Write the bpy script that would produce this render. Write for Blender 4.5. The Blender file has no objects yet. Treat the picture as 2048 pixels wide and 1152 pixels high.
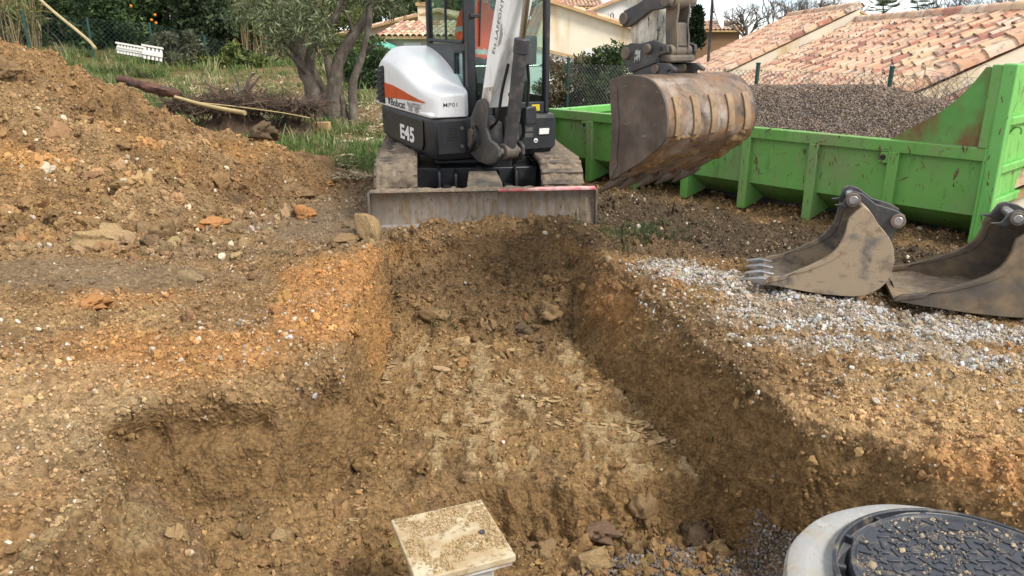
import bpy, bmesh, math, random
import numpy as np
from mathutils import Vector, Matrix

# ------------------------------------------------------------------ camera, sky, sun, exposure
scene = bpy.context.scene
COL = scene.collection
R = math.radians
CAM_H, PITCH, FPX = 1.66, R(18.0), 1540.0
cam_data = bpy.data.cameras.new('camera')
cam_data.sensor_width = 36.0
cam_data.lens = 36.0 * FPX / 2048.0
cam_data.clip_start = 0.05
cam_data.clip_end = 2000.0
cam = bpy.data.objects.new('camera', cam_data)
cam.location = (0, 0, CAM_H)
cam.rotation_euler = (R(90) - PITCH, 0, 0)
COL.objects.link(cam)
scene.camera = cam

SUN_DIR = Vector((0.54, -0.44, 0.715)).normalized()      # towards the sun
SUN_EL = math.asin(SUN_DIR.z)
SUN_AZ = math.atan2(SUN_DIR.x, SUN_DIR.y)
world = bpy.data.worlds.new('World')
scene.world = world
world.use_nodes = True
wn = world.node_tree.nodes; wl = world.node_tree.links
wn.clear()
w_out = wn.new('ShaderNodeOutputWorld')
w_bg = wn.new('ShaderNodeBackground'); w_bg.inputs['Strength'].default_value = 0.108
w_sky = wn.new('ShaderNodeTexSky'); w_sky.sky_type = 'NISHITA'; w_sky.sun_disc = False
w_sky.sun_elevation = SUN_EL; w_sky.sun_rotation = SUN_AZ
w_sky.air_density = 1.0; w_sky.dust_density = 0.2; w_sky.ozone_density = 1.3; w_sky.altitude = 4000.0
w_tc = wn.new('ShaderNodeTexCoord')
w_map = wn.new('ShaderNodeMapping'); w_map.inputs['Scale'].default_value = (2.2, 2.2, 5.0); w_map.inputs['Location'].default_value = (1.7, 0.4, 0.3)
w_noise = wn.new('ShaderNodeTexNoise'); w_noise.inputs['Scale'].default_value = 1.6
w_noise.inputs['Detail'].default_value = 7.0; w_noise.inputs['Roughness'].default_value = 0.55
w_ramp = wn.new('ShaderNodeValToRGB')
w_ramp.color_ramp.elements[0].position = 0.40; w_ramp.color_ramp.elements[1].position = 0.56
w_mix = wn.new('ShaderNodeMixRGB')
w_mix.inputs['Color2'].default_value = (9.8, 9.6, 9.3, 1)
wl.new(w_tc.outputs['Generated'], w_map.inputs['Vector']); wl.new(w_map.outputs[0], w_noise.inputs['Vector'])
wl.new(w_noise.outputs['Fac'], w_ramp.inputs['Fac']); wl.new(w_ramp.outputs['Color'], w_mix.inputs['Fac'])
wl.new(w_sky.outputs['Color'], w_mix.inputs['Color1']); wl.new(w_mix.outputs['Color'], w_bg.inputs['Color'])
wl.new(w_bg.outputs['Background'], w_out.inputs['Surface'])

sun_data = bpy.data.lights.new('sun', 'SUN')
sun_data.energy = 2.4; sun_data.angle = R(18.0); sun_data.color = (1.0, 0.94, 0.86)
sun = bpy.data.objects.new('sun', sun_data)
sun.rotation_euler = (-SUN_DIR).to_track_quat('-Z', 'Y').to_euler()
sun.location = (6, -4, 9)
COL.objects.link(sun)
scene.view_settings.view_transform = 'Standard'
scene.view_settings.look = 'None'
scene.view_settings.exposure = 0.80
scene.view_settings.gamma = 1.0

# ------------------------------------------------------------------ surveying helpers
def ray(u, v):
    a = (u - 1024) / FPX; b = (576 - v) / FPX
    return (a, math.cos(PITCH) + b * math.sin(PITCH), -math.sin(PITCH) + b * math.cos(PITCH))
def gz(u, v, z=0.0):
    d = ray(u, v); t = (z - CAM_H) / d[2]
    return (t * d[0], t * d[1], z)
def at(u, v, y):
    d = ray(u, v); t = y / d[1]
    return (t * d[0], y, CAM_H + t * d[2])

class Frame:
    """a = forward, b = sideways, z = up; heading phi measured from -Y towards +X"""
    def __init__(s, cx, cy, phi, cz=0.0):
        p = R(phi); s.c = (cx, cy, cz)
        s.a = (math.sin(p), -math.cos(p)); s.b = (math.cos(p), math.sin(p))
    def __call__(s, b, a, z):
        return (s.c[0] + b * s.b[0] + a * s.a[0], s.c[1] + b * s.b[1] + a * s.a[1], s.c[2] + z)

# ------------------------------------------------------------------ value noise (numpy)
_rt = np.random.default_rng(99); _PERM = _rt.permutation(8192).astype(np.int32); _RND = _rt.random(8192)
def _hash(ix, iy, iz, seed):
    h = _PERM[(ix + seed * 131) & 8191]
    h = _PERM[(h + iy) & 8191]
    return _RND[h] if iz is None else _RND[_PERM[(h + iz) & 8191]]
def vnoise(x, y, z=None, seed=0):
    x = np.asarray(x, float); y = np.asarray(y, float)
    if z is None:
        x0 = np.floor(x); y0 = np.floor(y); fx = x - x0; fy = y - y0
        fx = fx * fx * (3 - 2 * fx); fy = fy * fy * (3 - 2 * fy); xi = x0.astype(np.int32); yi = y0.astype(np.int32)
        c = lambda i, j: _hash(xi + i, yi + j, None, seed)
        return ((c(0, 0) * (1 - fx) + c(1, 0) * fx) * (1 - fy) + (c(0, 1) * (1 - fx) + c(1, 1) * fx) * fy) * 2 - 1
    z = np.asarray(z, float)
    x0 = np.floor(x); y0 = np.floor(y); z0 = np.floor(z); fx = x - x0; fy = y - y0; fz = z - z0
    fx = fx * fx * (3 - 2 * fx); fy = fy * fy * (3 - 2 * fy); fz = fz * fz * (3 - 2 * fz)
    xi = x0.astype(np.int32); yi = y0.astype(np.int32); zi = z0.astype(np.int32)
    c = lambda i, j, k: _hash(xi + i, yi + j, zi + k, seed)
    lo = (c(0, 0, 0) * (1 - fx) + c(1, 0, 0) * fx) * (1 - fy) + (c(0, 1, 0) * (1 - fx) + c(1, 1, 0) * fx) * fy
    hi = (c(0, 0, 1) * (1 - fx) + c(1, 0, 1) * fx) * (1 - fy) + (c(0, 1, 1) * (1 - fx) + c(1, 1, 1) * fx) * fy
    return (lo * (1 - fz) + hi * fz) * 2 - 1
def fbm(x, y, z=None, octaves=4, seed=0, gain=0.5):
    t = 0; amp = 1; f = 1
    for k in range(octaves):
        t = t + amp * vnoise(x * f, y * f, None if z is None else z * f, seed + k * 17)
        amp *= gain; f *= 2.03
    return t
def sstep(a, b, x):
    t = np.clip((x - a) / (b - a), 0, 1)
    return t * t * (3 - 2 * t)

# ------------------------------------------------------------------ materials
MATS = {}
def new_mat(name):
    m = bpy.data.materials.new(name); m.use_nodes = True
    n = m.node_tree.nodes; l = m.node_tree.links
    return m, n, l, n['Principled BSDF']
def noise_node(n, l, vec, scale, detail=6, rough=0.55, stretch=None):
    t = n.new('ShaderNodeTexNoise'); t.inputs['Scale'].default_value = scale
    t.inputs['Detail'].default_value = detail; t.inputs['Roughness'].default_value = rough
    if stretch:
        mp = n.new('ShaderNodeMapping'); mp.inputs['Scale'].default_value = stretch
        l.new(vec, mp.inputs['Vector']); vec = mp.outputs[0]
    l.new(vec, t.inputs['Vector'])
    return t.outputs['Fac']
def ramp_node(n, l, fac, p0, p1, c0=(0, 0, 0, 1), c1=(1, 1, 1, 1)):
    r = n.new('ShaderNodeValToRGB')
    r.color_ramp.elements[0].position = p0; r.color_ramp.elements[1].position = p1
    r.color_ramp.elements[0].color = c0; r.color_ramp.elements[1].color = c1
    l.new(fac, r.inputs['Fac'])
    return r.outputs['Color']
def mix_node(n, l, fac, c1, c2, blend='MIX'):
    x = n.new('ShaderNodeMixRGB'); x.blend_type = blend
    for s, v in ((0, fac), (1, c1), (2, c2)):
        if isinstance(v, (int, float)): x.inputs[s].default_value = v
        elif isinstance(v, tuple): x.inputs[s].default_value = v if len(v) == 4 else (*v, 1)
        else: l.new(v, x.inputs[s])
    return x.outputs['Color']
def bump_node(n, l, bsdf, height, strength, dist=0.01):
    b = n.new('ShaderNodeBump'); b.inputs['Strength'].default_value = strength; b.inputs['Distance'].default_value = dist
    l.new(height, b.inputs['Height']); l.new(b.outputs['Normal'], bsdf.inputs['Normal'])
def coat(name, base, rough=0.5, metallic=0.0, vary=0.15, scale=5.0, layers=(), bump=0.15, bump_scale=40, stretch=None, spec=0.5):
    """painted / metal / stone surface: base colour with layers of (colour, coverage, scale, stretch, softness)"""
    m, n, l, p = new_mat(name)
    tc = n.new('ShaderNodeTexCoord').outputs['Object']
    f = noise_node(n, l, tc, scale, 8, 0.6, stretch)
    dark = tuple(c * (1 - vary) for c in base); light = tuple(min(1, c * (1 + vary)) for c in base)
    col = ramp_node(n, l, f, 0.3, 0.7, (*dark, 1), (*light, 1))
    rgh = None
    for (lc, cov, sc, st, soft) in layers:
        g = noise_node(n, l, tc, sc, 9, 0.62, st)
        k = ramp_node(n, l, g, 0.5 + (0.5 - cov) * 0.6 - soft, 0.5 + (0.5 - cov) * 0.6 + soft)
        col = mix_node(n, l, k, col, lc)
        rgh = k if rgh is None else mix_node(n, l, 1.0, rgh, k, 'LIGHTEN')
    l.new(col, p.inputs['Base Color'])
    p.inputs['Metallic'].default_value = metallic
    p.inputs['Specular IOR Level'].default_value = spec
    if rgh is not None:
        l.new(mix_node(n, l, rgh, (rough,) * 3, (0.85,) * 3), p.inputs['Roughness'])
    else:
        p.inputs['Roughness'].default_value = rough
    if bump: bump_node(n, l, p, noise_node(n, l, tc, bump_scale, 5), bump, 0.004)
    MATS[name] = m
    return m
def attr_mat(name, attr='col', kind='GEOMETRY', rough=0.8, bump=0.0, bump_scale=60, vary=0.25, vscale=30, trans=0.0, spec=0.3):
    m, n, l, p = new_mat(name)
    a = n.new('ShaderNodeAttribute'); a.attribute_name = attr; a.attribute_type = kind
    tc = n.new('ShaderNodeTexCoord').outputs['Object']
    f = noise_node(n, l, tc, vscale, 5)
    g = ramp_node(n, l, f, 0.25, 0.75, ((1 - vary),) * 3 + (1,), ((1 + vary),) * 3 + (1,))
    col = mix_node(n, l, 1.0, a.outputs['Color'], g, 'MULTIPLY')
    l.new(col, p.inputs['Base Color'])
    p.inputs['Roughness'].default_value = rough
    p.inputs['Specular IOR Level'].default_value = spec
    if bump: bump_node(n, l, p, noise_node(n, l, tc, bump_scale, 6), bump, 0.01)
    if trans:
        tr = n.new('ShaderNodeBsdfTranslucent'); l.new(col, tr.inputs['Color'])
        mx = n.new('ShaderNodeMixShader'); mx.inputs[0].default_value = trans
        l.new(p.outputs[0], mx.inputs[1]); l.new(tr.outputs[0], mx.inputs[2])
        l.new(mx.outputs[0], n['Material Output'].inputs['Surface'])
    MATS[name] = m
    return m

coat('black_paint', (0.022, 0.023, 0.026), 0.42, vary=0.3, layers=[((0.10, 0.088, 0.075), 0.14, 7, None, 0.12), ((0.10, 0.085, 0.07), 0.08, 40, None, 0.06)])
coat('white_paint', (0.80, 0.805, 0.80), 0.35, vary=0.02, layers=[((0.58, 0.55, 0.50), 0.12, 7, (2, 2, 0.35), 0.10), ((0.28, 0.24, 0.19), 0.08, 38, None, 0.05)], bump=0.02)
coat('white_paint_dirty', (0.86, 0.86, 0.84), 0.42, vary=0.04, layers=[((0.46, 0.41, 0.33), 0.26, 6, (2, 2, 0.5), 0.14), ((0.12, 0.09, 0.07), 0.14, 26, None, 0.05)], bump=0.06)
coat('white_paint_scuffed', (0.66, 0.63, 0.56), 0.5, vary=0.08, layers=[((0.33, 0.26, 0.17), 0.46, 7, (2, 2, 0.6), 0.1), ((0.045, 0.035, 0.03), 0.34, 15, (1.5, 1.5, 0.6), 0.04)], bump=0.12)
coat('orange_decal', (0.60, 0.085, 0.018), 0.3, vary=0.25, scale=3, bump=0)
coat('dark_steel', (0.045, 0.045, 0.048), 0.5, vary=0.3, layers=[((0.14, 0.12, 0.10), 0.28, 8, None, 0.12), ((0.16, 0.07, 0.03), 0.14, 18, None, 0.06)])
coat('mud_steel', (0.075, 0.066, 0.056), 0.6, vary=0.35, layers=[((0.22, 0.17, 0.115), 0.42, 6, (1, 1, 0.5), 0.16), ((0.20, 0.09, 0.04), 0.16, 14, None, 0.06)], bump=0.25)
coat('bare_steel', (0.42, 0.42, 0.43), 0.32, 0.9, vary=0.15, layers=[((0.17, 0.13, 0.10), 0.3, 9, None, 0.15)])
coat('chrome_rod', (0.40, 0.37, 0.33), 0.22, 1.0, vary=0.1, bump=0)
coat('rubber', (0.05, 0.046, 0.042), 0.8, vary=0.3, layers=[((0.20, 0.155, 0.11), 0.55, 8, None, 0.12)], bump=0.3)
coat('dry_mud', (0.20, 0.155, 0.108), 0.95, vary=0.35, scale=14, layers=[((0.11, 0.085, 0.06), 0.35, 22, None, 0.12)], bump=0.6, bump_scale=70)
coat('blade_steel', (0.24, 0.215, 0.19), 0.5, 0.25, vary=0.3, scale=4, layers=[((0.19, 0.13, 0.075), 0.45, 7, (3.0, 3.0, 0.5), 0.12), ((0.085, 0.06, 0.04), 0.26, 24, (2, 2, 0.45), 0.07)], bump=0.2)
coat('blade_worn', (0.34, 0.34, 0.345), 0.4, 0.5, vary=0.25, scale=6, layers=[((0.24, 0.185, 0.13), 0.46, 7, (2.5, 2.5, 0.5), 0.12), ((0.62, 0.60, 0.57), 0.2, 22, None, 0.06)])
coat('pink_paint', (0.58, 0.12, 0.15), 0.6, vary=0.12, layers=[((0.72, 0.62, 0.56), 0.40, 6, None, 0.12), ((0.24, 0.16, 0.10), 0.24, 16, None, 0.07)])
coat('bucket_steel', (0.165, 0.118, 0.082), 0.45, 0.2, vary=0.4, scale=3.5, layers=[((0.26, 0.135, 0.062), 0.40, 4, (1, 1, 1.6), 0.12), ((0.40, 0.36, 0.315), 0.30, 3.2, (1, 1, 1.3), 0.13), ((0.055, 0.038, 0.028), 0.30, 13, None, 0.12), ((0.42, 0.39, 0.36), 0.20, 9, (5, 5, 0.6), 0.05), ((0.09, 0.06, 0.04), 0.20, 12, (5, 5, 0.5), 0.05)], bump=0.3)
coat('bucket_side', (0.085, 0.064, 0.050), 0.5, 0.15, vary=0.45, scale=3.0, layers=[((0.19, 0.10, 0.05), 0.26, 6, None, 0.10), ((0.17, 0.145, 0.125), 0.32, 5, None, 0.14), ((0.30, 0.22, 0.13), 0.20, 8, (1, 1, 2.0), 0.05)], bump=0.3)
coat('bucket_strap', (0.27, 0.185, 0.105), 0.7, 0.1, vary=0.3, scale=9, layers=[((0.12, 0.08, 0.05), 0.3, 20, None, 0.1)], bump=0.3)
coat('clay_steel', (0.12, 0.11, 0.10), 0.55, 0.2, vary=0.4, scale=5, layers=[((0.36, 0.28, 0.19), 0.58, 3.2, None, 0.05), ((0.17, 0.115, 0.07), 0.32, 6, (1, 1, 1), 0.06), ((0.07, 0.06, 0.05), 0.2, 28, (0.4, 0.4, 3.0), 0.06)], bump=0.45)
coat('green_paint', (0.145, 0.37, 0.075), 0.45, vary=0.12, scale=2.5, layers=[((0.17, 0.40, 0.13), 0.25, 3.5, None, 0.12), ((0.075, 0.19, 0.04), 0.22, 5, (2, 2, 0.35), 0.10), ((0.24, 0.26, 0.13), 0.30, 2.2, (1, 1, 0.6), 0.16), ((0.13, 0.07, 0.035), 0.255, 8, (1.3, 1.3, 0.45), 0.02), ((0.075, 0.038, 0.022), 0.235, 24, (1.2, 1.2, 0.6), 0.025)], bump=0.07)
coat('green_paint_lit', (0.16, 0.47, 0.11), 0.42, vary=0.08, scale=2.5, layers=[((0.08, 0.30, 0.05), 0.28, 4, (2, 2, 0.4), 0.12), ((0.13, 0.065, 0.03), 0.235, 8, (1.3, 1.3, 0.4), 0.02), ((0.08, 0.04, 0.022), 0.22, 26, None, 0.025)], bump=0.07)  # the sides' green made brighter: sunlight on the end put into the colour
coat('green_paint_rusty', (0.11, 0.33, 0.07), 0.5, vary=0.2, scale=2.5, layers=[((0.20, 0.10, 0.045), 0.46, 3, (1, 1, 0.7), 0.10), ((0.08, 0.045, 0.025), 0.2, 14, None, 0.05)], bump=0.1)
coat('concrete', (0.30, 0.305, 0.30), 0.85, vary=0.12, scale=7, layers=[((0.30, 0.25, 0.17), 0.40, 6, None, 0.12), ((0.42, 0.425, 0.42), 0.3, 14, None, 0.1), ((0.22, 0.165, 0.10), 0.22, 24, None, 0.06)], bump=0.6, bump_scale=55)
coat('cast_iron', (0.032, 0.036, 0.046), 0.36, vary=0.3, scale=9, layers=[((0.20, 0.165, 0.12), 0.30, 13, None, 0.10), ((0.36, 0.31, 0.24), 0.17, 46, None, 0.04)], bump=0.2)
coat('plate_face', (0.50, 0.43, 0.29), 0.9, vary=0.15, scale=6, layers=[((0.38, 0.28, 0.155), 0.52, 9, None, 0.1), ((0.24, 0.165, 0.09), 0.36, 34, None, 0.05)], bump=0.7, bump_scale=80)
coat('plaster_pipe', (0.55, 0.53, 0.47), 0.9, vary=0.15, layers=[((0.25, 0.14, 0.08), 0.4, 9, None, 0.08), ((0.30, 0.24, 0.16), 0.3, 4, None, 0.1)], bump=0.4)
coat('cream_wall', (0.80, 0.72, 0.56), 0.95, vary=0.07, scale=2, layers=[((0.60, 0.44, 0.22), 0.30, 0.9, (1.3, 1.3, 0.25), 0.10)], bump=0.5, bump_scale=16)
coat('pink_wall', (0.72, 0.55, 0.42), 0.95, vary=0.07, scale=1.2, bump=0.3, bump_scale=12)
coat('beige_wall', (0.50, 0.43, 0.33), 0.95, vary=0.1, scale=1.2, bump=0.3, bump_scale=12)
coat('white_wall', (0.78, 0.76, 0.71), 0.95, vary=0.05, scale=1.2, bump=0.2, bump_scale=12)
coat('brown_wall', (0.24, 0.14, 0.075), 0.9, vary=0.1)
coat('zinc', (0.30, 0.32, 0.35), 0.45, 0.6, vary=0.2, layers=[((0.2, 0.2, 0.2), 0.3, 6, None, 0.1)])
coat('shutter_white', (0.75, 0.74, 0.70), 0.6, vary=0.04)
coat('window_dark', (0.03, 0.035, 0.04), 0.1, vary=0.1, bump=0)
coat('fence_green', (0.014, 0.062, 0.048), 0.5, vary=0.15, bump=0)
coat('wire_green', (0.018, 0.042, 0.034), 0.5, vary=0.15, bump=0)
coat('wire_grey', (0.18, 0.19, 0.18), 0.5, 0.4, vary=0.2, bump=0)
coat('white_plastic', (0.60, 0.59, 0.55), 0.5, vary=0.06, layers=[((0.35, 0.32, 0.25), 0.2, 5, None, 0.1)])
coat('bark', (0.105, 0.085, 0.066), 0.95, vary=0.45, scale=7, stretch=(2.5, 2.5, 0.7), layers=[((0.22, 0.20, 0.16), 0.28, 5, None, 0.14)], bump=0.9, bump_scale=28)
coat('bark_bare', (0.17, 0.145, 0.125), 0.9, vary=0.3, bump=0)
coat('bark_red', (0.11, 0.052, 0.034), 0.95, vary=0.5, scale=6, layers=[((0.34, 0.13, 0.05), 0.22, 7, None, 0.08), ((0.05, 0.035, 0.028), 0.4, 9, None, 0.1)], bump=0.9)
coat('twig_brown', (0.085, 0.055, 0.038), 0.95, vary=0.5, scale=3, layers=[((0.17, 0.125, 0.085), 0.35, 4, None, 0.1)], bump=0)
coat('cane', (0.42, 0.32, 0.15), 0.55, vary=0.15, scale=4, bump=0.1)
coat('cane_dry', (0.30, 0.23, 0.12), 0.8, vary=0.3, scale=1, bump=0)
coat('terracotta', (0.50, 0.33, 0.16), 0.9, vary=0.2, bump=0.3)
coat('hose', (0.015, 0.015, 0.016), 0.55, vary=0.2, bump=0)
coat('hi_vis', (0.88, 0.085, 0.02), 0.85, vary=0.2, scale=9, bump=0.4, bump_scale=14)
coat('reflective', (0.42, 0.40, 0.38), 0.5, vary=0.1, bump=0)
coat('dark_cloth', (0.03, 0.035, 0.05), 0.9, vary=0.2, bump=0.1)
coat('skin', (0.52, 0.30, 0.21), 0.55, vary=0.06, bump=0)
coat('yellow_sticker', (0.80, 0.58, 0.02), 0.4, vary=0.04, bump=0)
coat('decal_black', (0.02, 0.02, 0.022), 0.4, vary=0.1, bump=0)
coat('decal_white', (0.80, 0.80, 0.80), 0.4, vary=0.03, bump=0)
coat('decal_red', (0.55, 0.06, 0.02), 0.4, vary=0.05, bump=0)
coat('lamp_glass', (0.75, 0.75, 0.70), 0.15, vary=0.1, scale=60, bump=0.3, bump_scale=120)
coat('label_worn', (0.45, 0.48, 0.42), 0.6, vary=0.1, layers=[((0.05, 0.06, 0.07), 0.45, 40, None, 0.05)], bump=0)
coat('orange_fruit', (0.80, 0.26, 0.02), 0.5, vary=0.1, bump=0)
coat('dish_grey', (0.70, 0.72, 0.74), 0.5, vary=0.04, bump=0)
coat('teal_tarp', (0.10, 0.40, 0.30), 0.6, vary=0.1, bump=0)

def tile_material():
    m, n, l, p = new_mat('roof_tile')
    oi = n.new('ShaderNodeObjectInfo'); a = n.new('ShaderNodeAttribute'); a.attribute_name = 'tilecol'; a.attribute_type = 'GEOMETRY'
    rp = n.new('ShaderNodeValToRGB'); cr = rp.color_ramp; cr.interpolation = 'CONSTANT'
    cols = [(0.0, (0.60, 0.40, 0.25)), (0.18, (0.54, 0.31, 0.19)), (0.36, (0.64, 0.48, 0.35)), (0.50, (0.42, 0.175, 0.115)), (0.62, (0.60, 0.42, 0.25)), (0.74, (0.56, 0.35, 0.245)), (0.90, (0.29, 0.13, 0.095))]
    cr.elements[0].position = 0; cr.elements[0].color = (*cols[0][1], 1); cr.elements[1].position = cols[1][0]; cr.elements[1].color = (*cols[1][1], 1)
    for q, c in cols[2:]:
        e = cr.elements.new(q); e.color = (*c, 1)
    add = n.new('ShaderNodeMath'); add.operation = 'ADD'
    l.new(oi.outputs['Random'], add.inputs[0]); l.new(a.outputs['Fac'], add.inputs[1])
    fr = n.new('ShaderNodeMath'); fr.operation = 'FRACT'; l.new(add.outputs[0], fr.inputs[0])
    l.new(fr.outputs[0], rp.inputs['Fac'])
    geo = n.new('ShaderNodeNewGeometry').outputs['Position']
    f = noise_node(n, l, geo, 5, 8, 0.65)
    col = mix_node(n, l, ramp_node(n, l, f, 0.52, 0.66), rp.outputs['Color'], (0.20, 0.165, 0.14))
    f2 = noise_node(n, l, geo, 11, 6, 0.6)
    col = mix_node(n, l, ramp_node(n, l, f2, 0.52, 0.75), col, (0.60, 0.49, 0.38))
    l.new(col, p.inputs['Base Color']); p.inputs['Roughness'].default_value = 0.9
    bump_node(n, l, p, noise_node(n, l, geo, 40, 4), 0.3, 0.004)
    MATS['roof_tile'] = m
tile_material()

def glass_material(name, tint, gloss, refl=0.10):
    m, n, l, p = new_mat(name)
    tr = n.new('ShaderNodeBsdfTransparent'); tr.inputs['Color'].default_value = (*tint, 1)
    gl = n.new('ShaderNodeBsdfGlossy'); gl.inputs['Roughness'].default_value = gloss
    gl.inputs['Color'].default_value = (0.85, 0.95, 0.95, 1)
    lw = n.new('ShaderNodeLayerWeight'); lw.inputs['Blend'].default_value = 0.5
    pw = n.new('ShaderNodeMath'); pw.operation = 'POWER'; pw.inputs[1].default_value = 3.5; l.new(lw.outputs['Facing'], pw.inputs[0])
    mt = n.new('ShaderNodeMath'); mt.operation = 'MULTIPLY_ADD'; mt.inputs[1].default_value = 0.6; mt.inputs[2].default_value = refl
    l.new(pw.outputs[0], mt.inputs[0])
    mx = n.new('ShaderNodeMixShader'); l.new(mt.outputs[0], mx.inputs[0])
    l.new(tr.outputs[0], mx.inputs[1]); l.new(gl.outputs[0], mx.inputs[2])
    l.new(mx.outputs[0], n['Material Output'].inputs['Surface'])
    MATS[name] = m
glass_material('cab_glass', (0.84, 0.94, 0.92), 0.02, 0.03)
glass_material('small_glass', (0.55, 0.68, 0.70), 0.10, 0.22)

attr_mat('leaf', 'col', 'GEOMETRY', 0.55, 0, trans=0.28, vary=0.2, vscale=9, spec=0.3)
attr_mat('stone', 'col', 'INSTANCER', 0.9, 0.5, bump_scale=4, vary=0.18, vscale=2.0, spec=0.15)
attr_mat('blade_leaf', 'col', 'INSTANCER', 0.6, 0, trans=0.25, vary=0.1, vscale=2.0)
attr_mat('clod_soil', 'col', 'INSTANCER', 1.0, 0.35, bump_scale=5, vary=0.25, vscale=3, spec=0.05)

# ------------------------------------------------------------------ mesh building
def set_props(o, label=None, cat=None, group=None, kind=None):
    if label: o['label'] = label
    if cat: o['category'] = cat
    if group: o['group'] = group
    if kind: o['kind'] = kind
    return o
def empty(name, loc, label, cat, group=None):
    o = bpy.data.objects.new(name, None); o.empty_display_size = 0.2
    o.location = loc; COL.objects.link(o)
    bpy.context.view_layer.update()
    return set_props(o, label, cat, group)
def adopt(o, parent):
    if parent is not None:
        o.parent = parent
        # parts are modelled in world coordinates; only a thing's Empty carries an offset
        o.matrix_parent_inverse = Matrix.Translation(-parent.location) if parent.type == 'EMPTY' else Matrix.Identity(4)
    return o
class MB:
    def __init__(s): s.v = []; s.f = []; s.m = []; s.cur = 0
    def add(s, verts, faces):
        o = len(s.v); s.v.extend(tuple(p) for p in verts)
        s.f.extend(tuple(i + o for i in f) for f in faces); s.m.extend([s.cur] * len(faces)); return s
    def box(s, lo, hi, T=None):
        c = [(x, y, z) for z in (lo[2], hi[2]) for y in (lo[1], hi[1]) for x in (lo[0], hi[0])]
        if T: c = [T(*p) for p in c]
        return s.add(c, [(0, 2, 3, 1), (4, 5, 7, 6), (0, 1, 5, 4), (2, 6, 7, 3), (0, 4, 6, 2), (1, 3, 7, 5)])
    def obox(s, c, ax, ay, az):
        c, ax, ay, az = Vector(c), Vector(ax), Vector(ay), Vector(az)
        return s.add([c + i * ax + j * ay + k * az for k in (-1, 1) for j in (-1, 1) for i in (-1, 1)],
                     [(0, 2, 3, 1), (4, 5, 7, 6), (0, 1, 5, 4), (2, 6, 7, 3), (0, 4, 6, 2), (1, 3, 7, 5)])
    def prism(s, poly, t0, t1, fn):
        n = len(poly)
        v = [fn(p, q, t0) for p, q in poly] + [fn(p, q, t1) for p, q in poly]
        f = [tuple(range(n - 1, -1, -1)), tuple(range(n, 2 * n))] + [(i, (i + 1) % n, n + (i + 1) % n, n + i) for i in range(n)]
        return s.add(v, f)
    def loft(s, sections, caps=True, closed=True):
        n = len(sections[0]); v = [p for sec in sections for p in sec]; f = []
        for k in range(len(sections) - 1):
            for i in range(n if closed else n - 1):
                j = (i + 1) % n
                f.append((k * n + i, k * n + j, (k + 1) * n + j, (k + 1) * n + i))
        if caps and closed:
            f.append(tuple(range(n - 1, -1, -1))); o = (len(sections) - 1) * n; f.append(tuple(range(o, o + n)))
        return s.add(v, f)
    def tube(s, path, rad, n=10, caps=True, rough=0, seed=0, squash=1.0):
        pts = [Vector(p) for p in path]; rad = rad if isinstance(rad, (list, tuple)) else [rad] * len(pts)
        rng = random.Random(seed); secs = []; ref = None
        for i, p in enumerate(pts):
            d = (pts[min(i + 1, len(pts) - 1)] - pts[max(i - 1, 0)])
            if d.length < 1e-9: d = Vector((0, 0, 1))
            d.normalize()
            if ref is None: ref = d.orthogonal().normalized()
            ref = (ref - d * ref.dot(d)); ref = ref.normalized() if ref.length > 1e-6 else d.orthogonal().normalized()
            q = d.cross(ref)
            secs.append([p + (ref * math.cos(t) + q * math.sin(t) * squash) * rad[i] * (1 + rough * (rng.random() - .5)) for t in (2 * math.pi * k / n for k in range(n))])
        return s.loft(secs, caps)
    def cyl(s, p0, p1, r, n=20): return s.tube([p0, p1], r, n)
    def build(s, name, mat, parent=None, bevel=0, smooth=35, label=None, cat=None, group=None, kind=None, seg=2):
        me = bpy.data.meshes.new(name)
        me.from_pydata(s.v, [], s.f)
        for mm in (mat if isinstance(mat, (list, tuple)) else [mat]): me.materials.append(MATS[mm] if isinstance(mm, str) else mm)
        if len(set(s.m)) > 1: me.polygons.foreach_set('material_index', s.m)
        bm = bmesh.new(); bm.from_mesh(me); bmesh.ops.recalc_face_normals(bm, faces=bm.faces[:]); bm.to_mesh(me); bm.free()
        if smooth:
            me.polygons.foreach_set('use_smooth', [True] * len(me.polygons)); me.set_sharp_from_angle(angle=R(smooth))
        o = bpy.data.objects.new(name, me); COL.objects.link(o)
        if bevel:
            b = o.modifiers.new('bevel', 'BEVEL'); b.width = bevel; b.segments = seg; b.limit_method = 'ANGLE'; b.angle_limit = R(38); b.harden_normals = False
        adopt(o, parent)
        return set_props(o, label, cat, group, kind)
def array_mesh(name, verts, faces4, mat, cols=None, smooth=False, tri=False):
    """fast mesh from numpy arrays (all faces with the same number of corners)"""
    k = faces4.shape[1]
    me = bpy.data.meshes.new(name)
    me.vertices.add(len(verts)); me.vertices.foreach_set('co', np.ascontiguousarray(verts, np.float32).ravel())
    me.loops.add(faces4.size); me.loops.foreach_set('vertex_index', np.ascontiguousarray(faces4, np.int32).ravel())
    me.polygons.add(len(faces4)); me.polygons.foreach_set('loop_start', np.arange(0, faces4.size, k, dtype=np.int32))
    me.update(calc_edges=True)
    if cols is not None:
        a = me.attributes.new('col', 'FLOAT_COLOR', 'POINT')
        c = np.ones((len(verts), 4), np.float32); c[:, :3] = cols; a.data.foreach_set('color', c.ravel())
    me.polygons.foreach_set('use_smooth', np.full(len(faces4), smooth))
    me.materials.append(MATS[mat] if isinstance(mat, str) else mat)
    return me
def link_mesh(me, name, parent=None, **kw):
    o = bpy.data.objects.new(name, me); COL.objects.link(o); adopt(o, parent)
    return set_props(o, **kw)
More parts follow.
